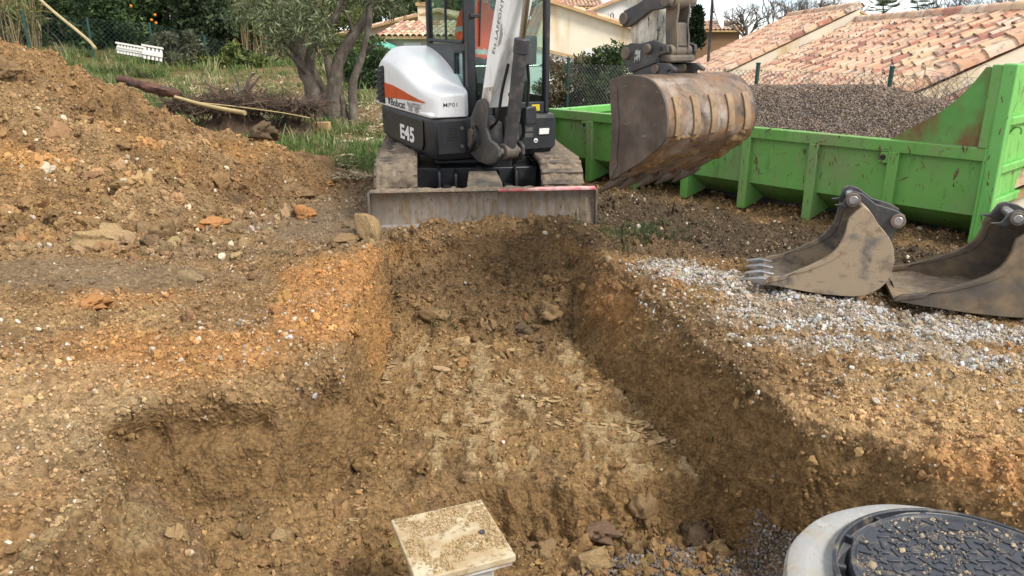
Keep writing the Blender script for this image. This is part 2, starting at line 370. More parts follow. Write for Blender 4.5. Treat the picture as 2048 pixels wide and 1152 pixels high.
def curve_pts(ctrl, n=24):
    """Catmull-Rom through the control points"""
    P = [Vector(p) for p in ctrl]; P = [P[0] * 2 - P[1]] + P + [P[-1] * 2 - P[-2]]; out = []
    m = len(P) - 3
    for i in range(n + 1):
        t = i / n * m; k = min(int(t), m - 1); t -= k; a, b, c, d = P[k:k + 4]
        out.append(0.5 * ((2 * b) + (c - a) * t + (2 * a - 5 * b + 4 * c - d) * t * t + (3 * b - a - 3 * c + d) * t ** 3))
    return out
def text_mesh(txt, name, T, u0, v0, height, mat, parent, sx=1.0, bold=0.0, depth=0.003, align='LEFT', spacing=1.0):
    """lettering as thin raised geometry; T(u, v, w) maps the sign plane to the world"""
    cu = bpy.data.curves.new('lettering', 'FONT'); cu.body = txt; cu.size = 1.0; cu.offset = bold; cu.extrude = 0.0
    cu.space_character = spacing; cu.resolution_u = 3
    ob = bpy.data.objects.new('lettering', cu); COL.objects.link(ob)
    dg = bpy.context.evaluated_depsgraph_get()
    me = bpy.data.meshes.new_from_object(ob.evaluated_get(dg)); bpy.data.objects.remove(ob); bpy.data.curves.remove(cu)
    xs = [v.co.x for v in me.vertices]; x0 = min(xs); w = max(xs) - x0
    k = height / 0.73
    off = 0 if align == 'LEFT' else -w * k * sx / 2
    for v in me.vertices:
        v.co = T(u0 + off + (v.co.x - x0) * k * sx, v0 + v.co.y * k, depth)
    me.materials.clear(); me.materials.append(MATS[mat])
    o = bpy.data.objects.new(name, me); COL.objects.link(o); adopt(o, parent)
    return o
def scatter(name, pts, rots, scales, cols, protos, label, cat, parent=None):
    """countless small pieces: points carrying rotation, scale and colour, instanced by geometry nodes"""
    me = bpy.data.meshes.new(name); n = len(pts)
    me.vertices.add(n); me.vertices.foreach_set('co', np.ascontiguousarray(pts, np.float32).ravel())
    a = me.attributes.new('rot', 'FLOAT_VECTOR', 'POINT'); a.data.foreach_set('vector', np.ascontiguousarray(rots, np.float32).ravel())
    scales = np.asarray(scales, np.float32)
    if scales.ndim == 1: scales = np.repeat(scales[:, None], 3, 1)
    a = me.attributes.new('scl', 'FLOAT_VECTOR', 'POINT'); a.data.foreach_set('vector', np.ascontiguousarray(scales).ravel())
    c = np.ones((n, 4), np.float32); c[:, :3] = cols
    a = me.attributes.new('col', 'FLOAT_COLOR', 'POINT'); a.data.foreach_set('color', c.ravel())
    o = bpy.data.objects.new(name, me); COL.objects.link(o); adopt(o, parent)
    ng = bpy.data.node_groups.new(name, 'GeometryNodeTree')
    ng.interface.new_socket('Geometry', in_out='INPUT', socket_type='NodeSocketGeometry')
    ng.interface.new_socket('Geometry', in_out='OUTPUT', socket_type='NodeSocketGeometry')
    N = ng.nodes; L = ng.links
    gi = N.new('NodeGroupInput'); go = N.new('NodeGroupOutput'); ip = N.new('GeometryNodeInstanceOnPoints')
    ci = N.new('GeometryNodeCollectionInfo'); ci.inputs['Collection'].default_value = protos
    ci.inputs['Separate Children'].default_value = True; ci.inputs['Reset Children'].default_value = True
    ip.inputs['Pick Instance'].default_value = True
    ra = N.new('GeometryNodeInputNamedAttribute'); ra.data_type = 'FLOAT_VECTOR'; ra.inputs['Name'].default_value = 'rot'
    sa = N.new('GeometryNodeInputNamedAttribute'); sa.data_type = 'FLOAT_VECTOR'; sa.inputs['Name'].default_value = 'scl'
    er = N.new('FunctionNodeEulerToRotation')
    rv = N.new('FunctionNodeRandomValue'); rv.data_type = 'INT'
    rv.inputs[4].default_value = 0; rv.inputs[5].default_value = len(protos.objects) - 1
    L.new(gi.outputs[0], ip.inputs['Points']); L.new(ci.outputs[0], ip.inputs['Instance'])
    L.new(ra.outputs['Attribute'], er.inputs[0]); L.new(er.outputs[0], ip.inputs['Rotation'])
    L.new(sa.outputs['Attribute'], ip.inputs['Scale']); L.new(rv.outputs[2], ip.inputs['Instance Index'])
    L.new(ip.outputs[0], go.inputs[0])
    md = o.modifiers.new('scatter', 'NODES'); md.node_group = ng
    return set_props(o, label, cat, None, 'stuff')
def proto_collection(name, meshes):
    c = bpy.data.collections.new(name)
    for i, me in enumerate(meshes):
        c.objects.link(bpy.data.objects.new('%s_%d' % (name, i), me))
    return c
def rock_mesh(name, mat, seed, sub=2, rough=0.35, flat=0.75, facets=7):
    bm = bmesh.new(); bmesh.ops.create_icosphere(bm, subdivisions=sub, radius=1.0)
    rng = random.Random(seed)
    planes = [(Vector((rng.gauss(0, 1), rng.gauss(0, 1), rng.gauss(0, 1))).normalized(), rng.uniform(0.55, 0.9)) for _ in range(facets)]
    co = np.array([v.co[:] for v in bm.verts]); nz = fbm(co[:, 0] * 1.7 + seed, co[:, 1] * 1.7, co[:, 2] * 1.7, 3, seed)
    nz = nz + 0.55 * (np.abs(fbm(co[:, 0] * 4.5 + seed, co[:, 1] * 4.5, co[:, 2] * 4.5, 3, seed + 5)) - 0.3)
    for v, k in zip(bm.verts, nz):
        p = v.co.normalized() * (1 + rough * k)
        for nrm, d in planes:
            e = p.dot(nrm) - d
            if e > 0: p -= nrm * e * 0.85
        v.co = Vector((p.x * rng.uniform(.98, 1.02), p.y * 0.85, p.z * flat))
    me = bpy.data.meshes.new(name); bm.to_mesh(me); bm.free()
    me.materials.append(MATS[mat] if isinstance(mat, str) else mat)
    me.polygons.foreach_set('use_smooth', [sub > 3] * len(me.polygons))
    return me
# ------------------------------------------------------------------ ground: site plane, trench, pit, bank
def interp(y, pts):
    pts = sorted(pts); return np.interp(y, [p[0] for p in pts], [p[1] for p in pts])
XL_TOP = [(1.0, -0.75), (3.0, -0.85), (3.4, -0.92), (3.85, -0.95), (4.65, -1.05), (5.3, -1.08), (6.3, -1.10), (7, -1.1)]
XL_BOT = [(1.0, -0.60), (3.2, -0.70), (3.54, -0.82), (3.96, -0.81), (4.65, -0.865), (5.41, -0.955), (6.5, -0.98)]
XR_TOP = [(1.0, 2.35), (1.9, 2.25), (2.49, 1.98), (2.70, 1.82), (2.97, 1.66), (3.11, 1.44), (3.42, 1.26), (3.99, 1.12), (4.47, 1.05), (5.3, 0.84), (6.45, 0.68), (7, 0.66)]
XR_BOT = [(1.0, 1.9), (2.2, 1.70), (2.8, 1.42), (3.24, 1.22), (3.9, 0.93), (5.41, 0.52), (6.32, 0.36), (7, 0.3)]
MANHOLE = (1.49, 2.07, -0.09)

def bank(x, y):
    z = 0.055 * np.maximum(0, y - 9.0) + 0.10 * np.maximum(0, -x - 9.0) * sstep(11, 20, y)
    z = np.minimum(z, 1.05 + 0.10 * np.maximum(0, np.minimum(-x - 9.0, 5)) + 0.01 * np.maximum(0, y - 26))
    left = sstep(0.5, -3.0, x + 0.02 * (y - 10))
    drop = -0.10 * np.maximum(0, y - 11.5) * (1 - left); drop = np.maximum(drop, -1.7)
    q = (x - 5.9) * 0.739 + (y - 8.0) * 0.673
    side = -1.7 * sstep(0.2, 1.6, q) * sstep(0.0, 1.2, x)
    return np.minimum(z * left + drop, np.where(side < -0.01, side, 9))

def cut_height(x, y, wx=0, wy=0):
    """level of the excavation, 0 where the ground is untouched"""
    X = x + wx; Y = y + wy
    # main trench
    deep = 0.56 + 0.04 * sstep(5.4, 3.8, Y)
    low = sstep(3.60, 3.44, Y + 0.16 * sstep(-0.1, -0.7, X) + 0.05 * np.sin(X * 5.0))
    lowx = sstep(-0.75, -0.1, X)
    floor = -(deep + 0.27 * low * (0.35 + 0.65 * lowx))
    xlt = interp(Y, XL_TOP); xlb = interp(Y, XL_BOT); xrt = interp(Y, XR_TOP); xrb = interp(Y, XR_BOT)
    tl = np.clip((xlb - X) / np.maximum(xlb - xlt, 0.04), -1, 2); zl = floor * (1 - np.clip(tl, 0, 1) ** 0.9)
    tr = np.clip((X - xrb) / np.maximum(xrt - xrb, 0.04), -1, 2); tr = np.clip(tr, 0, 1)
    zr = floor * (1 - np.where(tr < 0.5, tr * 1.25, 0.625 + (tr - 0.5) * 0.75))
    # end slope under the blade: rubble ramp, then a short face
    te = Y - 0.08 * np.sin(X * 4 + 1)
    ze = np.interp(te, [5.35, 5.8, 6.25, 6.45, 6.56], [-2.0, -0.40, -0.24, -0.17, 0.02])
    ze = np.where(te < 5.35, -2.0, np.interp(te, [5.35, 5.48, 5.85, 6.3, 6.44, 6.54], [-0.62, -0.56, -0.40, -0.25, -0.16, 0.02]))
    zt = np.maximum(np.maximum(zl, zr), np.maximum(floor, ze))
    # pit on the left
    edge = np.interp(Y, [1.0, 2.09, 2.52, 2.89, 3.16, 3.4], [-1.25, -1.46, -1.62, -1.76, -1.86, -1.92])
    edge = edge + 0.07 * np.sin(Y * 5.1 + 0.6); t1 = np.clip((edge + 0.36 - X) / 0.36, 0, 1)
    back = np.interp(X, [-2.0, -1.72, -1.27, -1.08, -0.95, -0.85], [3.16, 3.33, 3.47, 3.57, 3.72, 3.88]) + 0.03 * np.sin(X * 7.3 + 1.0)
    t2 = np.clip((Y - (back - 0.22)) / 0.22, 0, 1)
    t2 = np.where(t2 < 0.82, t2 * 0.88, 0.7216 + (t2 - 0.82) * 1.5467)
    pf = -0.48 - 0.10 * sstep(-1.25, -0.8, X)
    zp = np.maximum(pf * (1 - t1), pf * (1 - t2))
    zp = np.where(X > -0.55, 0, zp)
    return np.minimum(0, np.minimum(zt, zp))

def warp(x, y):
    wx = 0.030 * fbm(x * 2.3, y * 2.3, None, 3, 5) + 0.010 * fbm(x * 11, y * 11, None, 2, 9)
    wy = 0.038 * fbm(x * 2.3 + 40, y * 2.3, None, 3, 6) + 0.010 * fbm(x * 11, y * 11 + 30, None, 2, 10)
    near = sstep(9, 7, y)
    return wx * near, wy * near

def spread_level(x, y):
    """soft rolling of the untouched site, plus soil pushed up along the blade and the trench lips"""
    z = 0.035 * fbm(x * 0.55, y * 0.55, None, 3, 21)
    z = z + 0.15 * np.exp(-((y - 6.60) / 0.13) ** 2) * sstep(-1.45, -1.0, x) * sstep(0.95, 0.5, x) * (0.85 + 0.55 * fbm(x * 3.0, y * 3, None, 2, 33))
    z = z + 0.05 * np.exp(-((x + 1.25) / 0.22) ** 2) * sstep(4.0, 4.6, y) * sstep(6.6, 6.0, y)
    # rut left by the tracks beside the blade
    z = z - 0.03 * np.exp(-((x + 1.75) / 0.25) ** 2) * sstep(5.9, 6.6, y) * sstep(9.5, 8.5, y)
    return z

def ground_height(x, y, detail=True):
    wx, wy = warp(x, y)
    c = cut_height(x, y, wx, wy)
    b = bank(x, y)
    s = spread_level(x, y) * (1 - sstep(-0.05, -0.25, c)) * sstep(40, 15, y)
    return c + b + s

def make_axis_y():
    ys = []; y = -8.0
    while y < 420:
        ys.append(y)
        if y < 1.2: dy = 0.12 if y > 0 else 0.5
        elif y < 4.6: dy = 0.0145
        elif y < 6.9: dy = 0.019
        elif y < 11: dy = 0.035
        elif y < 30: dy = 0.15
        else: dy = (y - 20) * 0.09
        y += dy
    return np.array(ys)
YS = make_axis_y()
XS0 = np.concatenate([-np.geomspace(260, 9, 40), np.linspace(-8.9, 8.5, 1000), np.geomspace(8.6, 260, 40)])
NCOL = 860
def ground_grid():
    gx, gy = np.meshgrid(XS0, YS)
    h = ground_height(gx, gy)
    dh = np.abs(np.gradient(h, axis=1) / np.gradient(XS0)[None, :])
    k = np.exp(-0.5 * (np.arange(-12, 13) / 5.0) ** 2); k /= k.sum()
    pad = np.pad(dh, ((12, 12), (0, 0)), 'edge'); dh = sum(k[i] * pad[i:i + dh.shape[0]] for i in range(25))
    w = 1.0 / (0.0155 * (1 + (np.maximum(0, np.abs(XS0 + 0.2) - 3.1) / 1.2) ** 1.6))
    dens = w[None, :] * np.sqrt(1 + np.minimum(dh, 8) ** 2)
    cum = np.concatenate([np.zeros((len(YS), 1)), np.cumsum((dens[:, 1:] + dens[:, :-1]) * 0.5 * np.diff(XS0)[None, :], axis=1)], axis=1)
    cum /= cum[:, -1:]
    q = np.linspace(0, 1, NCOL)
    X = np.stack([np.interp(q, cum[i], XS0) for i in range(len(YS))])
    Y = np.repeat(YS[:, None], NCOL, 1)
    return X, Y
GX, GY = ground_grid()
WX, WY = warp(GX, GY)
CUT = cut_height(GX, GY, WX, WY)
GZ = CUT + bank(GX, GY) + spread_level(GX, GY) * (1 - sstep(-0.05, -0.25, CUT)) * sstep(40, 15, GY)

def grid_normals(X, Y, Z):
    P = np.stack([X, Y, Z], -1)
    du = np.gradient(P, axis=1); dv = np.gradient(P, axis=0)
    n = np.cross(du, dv); n /= np.maximum(np.linalg.norm(n, axis=-1, keepdims=True), 1e-9)
    return n
NRM = grid_normals(GX, GY, GZ)
STEEP = sstep(0.88, 0.55, NRM[..., 2])          # 1 on cut faces
NEAR = sstep(13, 8.5, GY) * sstep(-1, 0.5, GY) * sstep(9, 6, np.abs(GX))

# ---- zones (where each kind of soil lies)
def blob(x, y, cx, cy, rx, ry, seed=0, ang=0.0, ns=1.6, na=0.55):
    c, s = math.cos(ang), math.sin(ang); dx = x - cx; dy = y - cy
    u = (dx * c + dy * s) / rx; v = (-dx * s + dy * c) / ry
    d = np.sqrt(u * u + v * v); out = np.zeros_like(d); k = d < 1.15 + na * 1.0
    out[k] = sstep(1.15, 0.6, d[k] + na * fbm(x[k] * ns, y[k] * ns, None, 4, 60 + seed) * 0.6)
    return out
def soil_colour(x, y, cut, steep):
    n1 = fbm(x * 1.3, y * 1.3, None, 4, 71); n2 = fbm(x * 5, y * 5, None, 3, 72)
    col = np.zeros(x.shape + (3,))
    def lay(c, k):
        nonlocal col
        k = np.clip(k, 0, 1)[..., None]; col = col * (1 - k) + np.array(c) * k
    lay((0.292, 0.185, 0.088), np.ones_like(x))
    lay((0.358, 0.232, 0.110), sstep(0.0, 0.6, n1))                       # paler crumbly soil
    lay((0.204, 0.129, 0.063), sstep(0.05, 0.6, n2) * 0.6)
    # untouched surface
    top = sstep(-0.16, -0.03, cut)
    for (cx, cy, rx, ry, k) in ((-1.75, 3.95, 1.0, 0.50, .72), (-1.18, 5.0, 0.40, 0.95, .85), (-1.05, 5.7, 0.25, 0.6, .7), (-2.6, 4.9, 0.6, 0.26, .5), (-2.9, 3.3, 0.9, 0.5, .45), (-2.2, 2.5, 0.5, 0.5, .4),
                                (1.75, 3.05, 0.8, 0.30, .55), (2.1, 2.6, 0.5, 0.4, .6), (2.7, 3.4, 0.9, 0.25, .45), (0.9, 5.35, 0.35, 0.5, .7), (-2.2, 7.3, 0.6, 0.5, .25), (3.2, 4.1, 0.7, 0.2, .35)):
        lay((0.473, 0.242, 0.084), blob(x, y, cx, cy, rx, ry, int(abs(cx * 10)), 0.2) * k * top)
    for (cx, cy, rx, ry, k) in ((-3.3, 5.35, 1.5, 0.42, .62), (-1.75, 7.0, 0.75, 0.75, .8), (-1.75, 8.3, 0.45, 1.2, .8), (-2.2, 6.1, 0.7, 0.35, .4), (-3.6, 4.3, 0.9, 0.4, .3)):
        lay((0.226, 0.170, 0.113), blob(x, y, cx, cy, rx, ry, 31 + int(abs(cx * 10)), 0.0) * k * top)
    # dark trampled soil round the container and right of the blade
    lay((0.149, 0.101, 0.058), np.clip(blob(x, y, 2.1, 6.4, 2.2, 0.75, 5, -0.45) + blob(x, y, 1.0, 7.2, 1.1, 1.1, 6) + blob(x, y, 3.9, 5.3, 1.3, 0.5, 7, -0.3), 0, 1) * 0.9 * top)
    lay((0.165, 0.108, 0.057), blob(x, y, 0.95, 4.9, 0.32, 1.3, 8, 0.2) * 0.8)
    lay((0.098, 0.074, 0.052), np.clip(blob(x, y, 1.75, 7.0, 2.7, 0.75, 55, -0.83) + blob(x, y, 3.35, 5.75, 0.8, 0.35, 56, -0.6), 0, 1) * 0.85 * top)
    # pale sandy wash, right foreground
    lay((0.473, 0.330, 0.172), np.clip(blob(x, y, 2.3, 3.25, 1.4, 0.45, 9, 0.1) + blob(x, y, 3.2, 3.6, 1.2, 0.4, 10), 0, 1) * 0.65 * top)
    lay((0.462, 0.340, 0.194), blob(x, y, -2.5, 3.0, 1.0, 0.9, 12) * 0.5 * top)
    # cut faces
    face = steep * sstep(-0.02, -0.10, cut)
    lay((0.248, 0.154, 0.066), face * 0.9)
    lay((0.473, 0.252, 0.084), face * sstep(-0.75, -1.0, x) * sstep(4.3, 4.8, y) * (0.55 + 0.4 * n1))     # ochre band of the left face
    lay((0.396, 0.201, 0.070), face * sstep(0.3, 0.6, x) * sstep(4.7, 5.2, y) * sstep(-0.42, -0.2, cut) * 0.7)
    lay((0.250, 0.162, 0.090), face * sstep(0.15, 0.5, fbm(x * 3.1, y * 3.1, cut * 4, 3, 91)) * sstep(3.9, 3.4, y) * sstep(0, -0.5, x) * 0.7)   # purple-brown seams
    fl = sstep(-0.30, -0.45, cut) * (1 - steep)
    lay((0.303, 0.191, 0.083), fl * 0.8)
    lay((0.182, 0.115, 0.056), np.clip(blob(x, y, 0.0, 6.1, 1.3, 0.8, 13), 0, 1) * sstep(-0.02, -0.1, cut) * 0.9)
    lay((0.176, 0.118, 0.062), fl * sstep(0.1, 0.55, n2) * 0.5)
    # far ground: leaf litter and grass soil
    far = np.clip(sstep(9.2, 10.2, y + 0.5 * n1) * sstep(1.2, 0.2, x) + sstep(12, 16, y) + sstep(9, 14, np.abs(x)) + sstep(0.6, -1.0, y), 0, 1)
    lay((0.116, 0.113, 0.037), far)
    lay((0.231, 0.154, 0.079), far * np.clip(blob(x, y, -6.6, 21, 3.2, 5.5, 14, 0, 0.5) + blob(x, y, -2.2, 15, 1.2, 3.5, 15, 0, 0.7) + 0.3 * sstep(0.1, 0.6, n1), 0, 1))
    grey = col.mean(-1, keepdims=True); col = (grey + (col - grey) * 0.90) * np.array((1.01, 0.98, 0.915))
    return np.clip(col, 0.01, 1)
def gravel_mask(x, y):
    g = np.clip(blob(x, y, 1.85, 4.95, 0.62, 0.62, 16, -0.7) + blob(x, y, 2.1, 4.55, 0.85, 0.32, 17, -0.15) + blob(x, y, 2.9, 4.30, 1.0, 0.20, 18, -0.1) + blob(x, y, 2.0, 4.05, 0.85, 0.25, 19, -0.1) + 0.9 * blob(x, y, 1.25, 5.6, 0.42, 0.40, 20, -0.4), 0, 1)
    return g * sstep(-0.12, -0.03, cut_height(x, y, *warp(x, y)))

def fbm_near(mask, *a):
    out = np.zeros(mask.shape); k = mask > 0
    out[k] = fbm(*[q[k] if isinstance(q, np.ndarray) else q for q in a]); return out
# ---- relief, pushed along the normals so that faces are rough too
P3 = np.stack([GX, GY, GZ], -1)
SOFT = np.clip(blob(GX, GY, -3.3, 5.35, 1.5, 0.42, 64) + blob(GX, GY, -1.75, 7.0, 0.75, 0.75, 48), 0, 1)   # smeared mud is smoother
clump = fbm_near(NEAR, GX * 7, GY * 7, GZ * 7, 3, 101)
crumb = fbm_near(NEAR, GX * 24, GY * 24, GZ * 24, 3, 102)
FLOORM = sstep(-0.40, -0.50, CUT) * (1 - STEEP) * sstep(5.6, 5.2, GY) * sstep(3.45, 3.75, GY)
# scrape marks of the bucket teeth: smooth lighter bands running along the trench
sm = 0.8 * fbm_near(FLOORM, GX * 9 + 3, GY * 1.0, None, 2, 111) + 0.75 * fbm_near(FLOORM, GX * 17, GY * 11.0, None, 3, 112)
SMEAR = sstep(0.26, 0.48, sm) * FLOORM
smw = fbm_near(NEAR, GX * 9 - GY * 3, GY * 1.2 + GX * 2, GZ * 2.0, 3, 113)
SMEARW = sstep(0.35, 0.7, smw) * np.clip(blob(GX, GY, -1.50, 2.85, 0.16, 0.55, 22, 0.25) + blob(GX, GY, -1.62, 2.35, 0.12, 0.4, 23, 0.2), 0, 1)
crack = np.abs(fbm_near(NEAR * STEEP, GX * 5.2 + 9, GY * 5.2, GZ * 5.2, 3, 120))
amp = NEAR * (1 - 0.55 * SOFT)
rough_floor = np.clip(blob(GX, GY, -0.1, 6.0, 1.2, 0.75, 24) + blob(GX, GY, 0.5, 3.3, 0.9, 0.45, 25), 0, 1) * sstep(-0.05, -0.2, CUT)
billow = np.abs(fbm_near(NEAR, GX * 12 + 5, GY * 12, GZ * 12, 2, 161)); billow2 = np.abs(fbm_near(NEAR, GX * 27 + 2, GY * 27, GZ * 27, 2, 162))
cutf = STEEP * sstep(-0.04, -0.12, CUT); calm = 1 - 0.55 * cutf
disp = amp * calm * (0.018 * clump + 0.006 * crumb + 0.040 * (billow - 0.3) + 0.025 * (billow2 - 0.3)) * (1 - 0.75 * SMEAR)
disp += amp * rough_floor * (0.040 * np.abs(clump) + 0.018 * crumb)
disp += SMEAR * 0.012 - amp * sstep(0.10, 0.0, crack) * 0.016 * STEEP
# vertical gouges on the cut faces
gouge = fbm_near(NEAR * STEEP, GX * 13 + GY * 13, GZ * 2.2, None, 3, 130) * STEEP * sstep(-0.05, -0.15, CUT)
disp += amp * 0.026 * gouge
# curled steps where the teeth tore the clay
tear = np.mod(GY * 7.0 + 1.4 * fbm_near(FLOORM, GX * 3, GY * 3, None, 2, 140), 1.0)
disp += FLOORM * SMEAR * 0.022 * (1 - tear)
# track prints in the mud
prints = (0.5 + 0.5 * np.sin(GY * 42 + 3 * fbm(GX * 1.5, GY * 1.5, None, 2, 150))) * np.exp(-((GX + 1.72) / 0.30) ** 2) * sstep(6.2, 6.9, GY) * sstep(9.5, 9.0, GY)
disp += -0.016 * prints
P3 = P3 + NRM * disp[..., None]
lip = np.interp(GX + WX, [-2.0, -1.72, -1.27, -1.08, -0.95, -0.85], [3.16, 3.33, 3.47, 3.57, 3.72, 3.88]) + 0.03 * np.sin((GX + WX) * 7.3 + 1.0) - (GY + WY)      # distance in front of the pit's back edge
under = np.exp(-((lip - 0.055) / 0.022) ** 2) * sstep(-1.95, -1.8, GX) * sstep(-0.75, -0.95, GX) * sstep(-0.2, 0.35, fbm_near(NEAR, GX * 4.5, GY * 2, None, 2, 171))
ledge = np.exp(-((lip + 0.03) / 0.05) ** 2) * sstep(-2.0, -1.85, GX) * sstep(-0.75, -0.95, GX)
far_lip = np.exp(-((GY + WY - 6.40) / 0.030) ** 2) * sstep(-1.05, -0.9, GX) * sstep(0.65, 0.5, GX) * sstep(-0.25, 0.3, fbm_near(NEAR, GX * 3.5 + 8, GY * 2, None, 2, 172))
left_rift = np.exp(-((GX + 1.50 + 0.25 * (GY - 2.6) + 0.10 * fbm_near(NEAR, GX * 3, GY * 3, None, 3, 173)) / 0.022) ** 2) * sstep(3.1, 2.95, GY) * sstep(-0.15, 0.3, fbm_near(NEAR, GX * 5, GY * 3.5, None, 2, 174))
P3 = P3 - NRM * (0.075 * under + 0.06 * far_lip + 0.06 * left_rift)[..., None]
P3[..., 2] += 0.03 * ledge * (0.5 + 0.5 * clump)
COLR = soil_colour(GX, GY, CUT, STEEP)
gmk = (0.55 * gravel_mask(GX, GY))[..., None]; COLR = COLR * (1 - gmk) + np.array((0.40, 0.355, 0.29)) * gmk
COLR = COLR * (1 - SMEAR[..., None]) + np.array((0.405, 0.295, 0.16)) * SMEAR[..., None]
COLR = COLR * (1 - SMEARW[..., None]) + np.array((0.35, 0.25, 0.13)) * SMEARW[..., None] * 1.0

def soil_material():
    m, n, l, p = new_mat('soil')
    a = n.new('ShaderNodeAttribute'); a.attribute_name = 'col'; a.attribute_type = 'GEOMETRY'
    pos = n.new('ShaderNodeNewGeometry').outputs['Position']
    n1 = noise_node(n, l, pos, 34, 10, 0.68); n2 = noise_node(n, l, pos, 4.5, 8, 0.6); n3 = noise_node(n, l, pos, 130, 6, 0.6)
    c = mix_node(n, l, 1.0, a.outputs['Color'], ramp_node(n, l, n1, 0.26, 0.74, (0.34, 0.325, 0.31, 1), (1.6, 1.6, 1.58, 1)), 'MULTIPLY')
    c = mix_node(n, l, 1.0, c, ramp_node(n, l, n2, 0.3, 0.7, (0.80, 0.78, 0.76, 1), (1.16, 1.17, 1.18, 1)), 'MULTIPLY')
    c = mix_node(n, l, ramp_node(n, l, n3, 0.68, 0.74), c, (0.46, 0.37, 0.25))
    l.new(c, p.inputs['Base Color']); p.inputs['Roughness'].default_value = 0.95; p.inputs['Specular IOR Level'].default_value = 0.12
    vo = n.new('ShaderNodeTexVoronoi'); vo.inputs['Scale'].default_value = 48; vo.feature = 'F1'; l.new(pos, vo.inputs['Vector'])
    mth = n.new('ShaderNodeMath'); mth.operation = 'SUBTRACT'; l.new(n1, mth.inputs[0])
    m2 = n.new('ShaderNodeMath'); m2.operation = 'MULTIPLY'; m2.inputs[1].default_value = 0.55; l.new(vo.outputs['Distance'], m2.inputs[0]); l.new(m2.outputs[0], mth.inputs[1])
    b1 = n.new('ShaderNodeBump'); b1.inputs['Strength'].default_value = 1.0; b1.inputs['Distance'].default_value = 0.03
    l.new(mth.outputs[0], b1.inputs['Height'])
    b2 = n.new('ShaderNodeBump'); b2.inputs['Strength'].default_value = 0.5; b2.inputs['Distance'].default_value = 0.004
    l.new(n3, b2.inputs['Height']); l.new(b1.outputs['Normal'], b2.inputs['Normal']); l.new(b2.outputs['Normal'], p.inputs['Normal'])
    MATS['soil'] = m
soil_material()
nr, nc = GX.shape
idx = np.arange(nr * nc).reshape(nr, nc)
quads = np.stack([idx[:-1, :-1], idx[:-1, 1:], idx[1:, 1:], idx[1:, :-1]], -1).reshape(-1, 4)
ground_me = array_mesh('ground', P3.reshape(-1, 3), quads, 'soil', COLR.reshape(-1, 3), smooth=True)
ground = link_mesh(ground_me, 'ground', kind='structure')
GROUND_P = P3; GROUND_N = NRM
def ground_z(x, y):
    """surface level under a point (undisplaced relief)"""
    x = np.atleast_1d(np.asarray(x, float)); y = np.atleast_1d(np.asarray(y, float))
    return ground_height(x, y)
def gzf(x, y):
    if y > 9.5: return float(bank(np.float64(x), np.float64(y)))
    return float(ground_z(x, y)[0])

# ------------------------------------------------------------------ spoil heap
HX = np.linspace(-9.5, -1.9, 430); HY = np.linspace(5.5, 11.2, 330)
hx, hy = np.meshgrid(HX, HY)
hwx = 0.16 * fbm(hx * 1.4, hy * 1.4, None, 4, 201); hwy = 0.16 * fbm(hx * 1.4 + 9, hy * 1.4, None, 4, 202)
def heap_profile(x, y):
    crest = np.interp(x, [-9.5, -7.2, -5.9, -5.2, -4.4, -3.6, -2.9, -2.45, -2.15, -1.9], [1.45, 1.80, 1.74, 1.48, 1.08, 0.74, 0.46, 0.30, 0.12, -0.1])
    toe_f = np.interp(x, [-9.5, -4.3, -3.4, -2.7, -2.3, -1.9], [5.95, 6.0, 6.15, 7.0, 7.6, 8.2])
    yc = np.interp(x, [-9.5, -5.5, -3.0, -1.9], [8.9, 8.8, 8.7, 8.6])
    tf = np.clip((y - toe_f) / (yc - toe_f), 0, 1); tb = np.clip((11.0 - y) / (11.0 - yc), 0, 1)
    return crest * np.minimum(tf ** 0.9, 1) * np.where(y > yc, tb ** 0.8, 1)
hz = heap_profile(hx + hwx, hy + hwy) - 0.04
slab = fbm(hx * 2.2 + hy * 0.7, hy * 2.8, None, 4, 210); lump = fbm(hx * 5.5, hy * 5.5, None, 4, 211)
mass = sstep(0.0, 0.22, hz)
hz = hz + mass * (0.115 * slab + 0.090 * np.abs(lump) + 0.022 * fbm(hx * 17, hy * 17, None, 3, 212)) - mass * 0.10 * sstep(0.10, 0.0, np.abs(fbm(hx * 1.9 - hy * 1.2, hy * 3.2 + hx, None, 3, 213)))
hz = np.where(hz < 0.005, hz - 0.12, hz) + 0.6 * np.minimum(0, 0) + bank(hx, hy) * 0.6
hcol = np.zeros(hx.shape + (3,)); hcol[:] = (0.31, 0.19, 0.085)
def hlay(c, k):
    global hcol
    k = np.clip(k, 0, 1)[..., None]; hcol = hcol * (1 - k) + np.array(c) * k
hn = fbm(hx * 1.1, hy * 1.5, hz * 1.2, 4, 220); hn2 = fbm(hx * 3.5, hy * 3.5, hz * 3, 4, 221)
hlay((0.432, 0.240, 0.090), sstep(0.0, 0.55, hn)); hlay((0.200, 0.124, 0.061), sstep(0.1, 0.6, hn2) * 0.8)
hlay((0.205, 0.128, 0.065), sstep(0.45, 0.1, hz) * sstep(-4, -2.8, hx) * 0.8); hlay((0.356, 0.240, 0.122), sstep(0.1, 0.7, fbm(hx * 2.2, hy * 2.2, None, 3, 222)) * 0.6)
hg = hcol.mean(-1, keepdims=True); hcol = (hg + (hcol - hg) * 0.92) * np.array((0.98, 0.96, 0.92))
hidx = np.arange(hx.size).reshape(hx.shape)
hq = np.stack([hidx[:-1, :-1], hidx[:-1, 1:], hidx[1:, 1:], hidx[1:, :-1]], -1).reshape(-1, 4)
heap_me = array_mesh('spoil_heap', np.stack([hx, hy, hz], -1).reshape(-1, 3), hq, 'soil', hcol.reshape(-1, 3), smooth=True)
link_mesh(heap_me, 'spoil_heap', label='long heap of orange-brown dug soil left of the excavator', cat='soil heap')
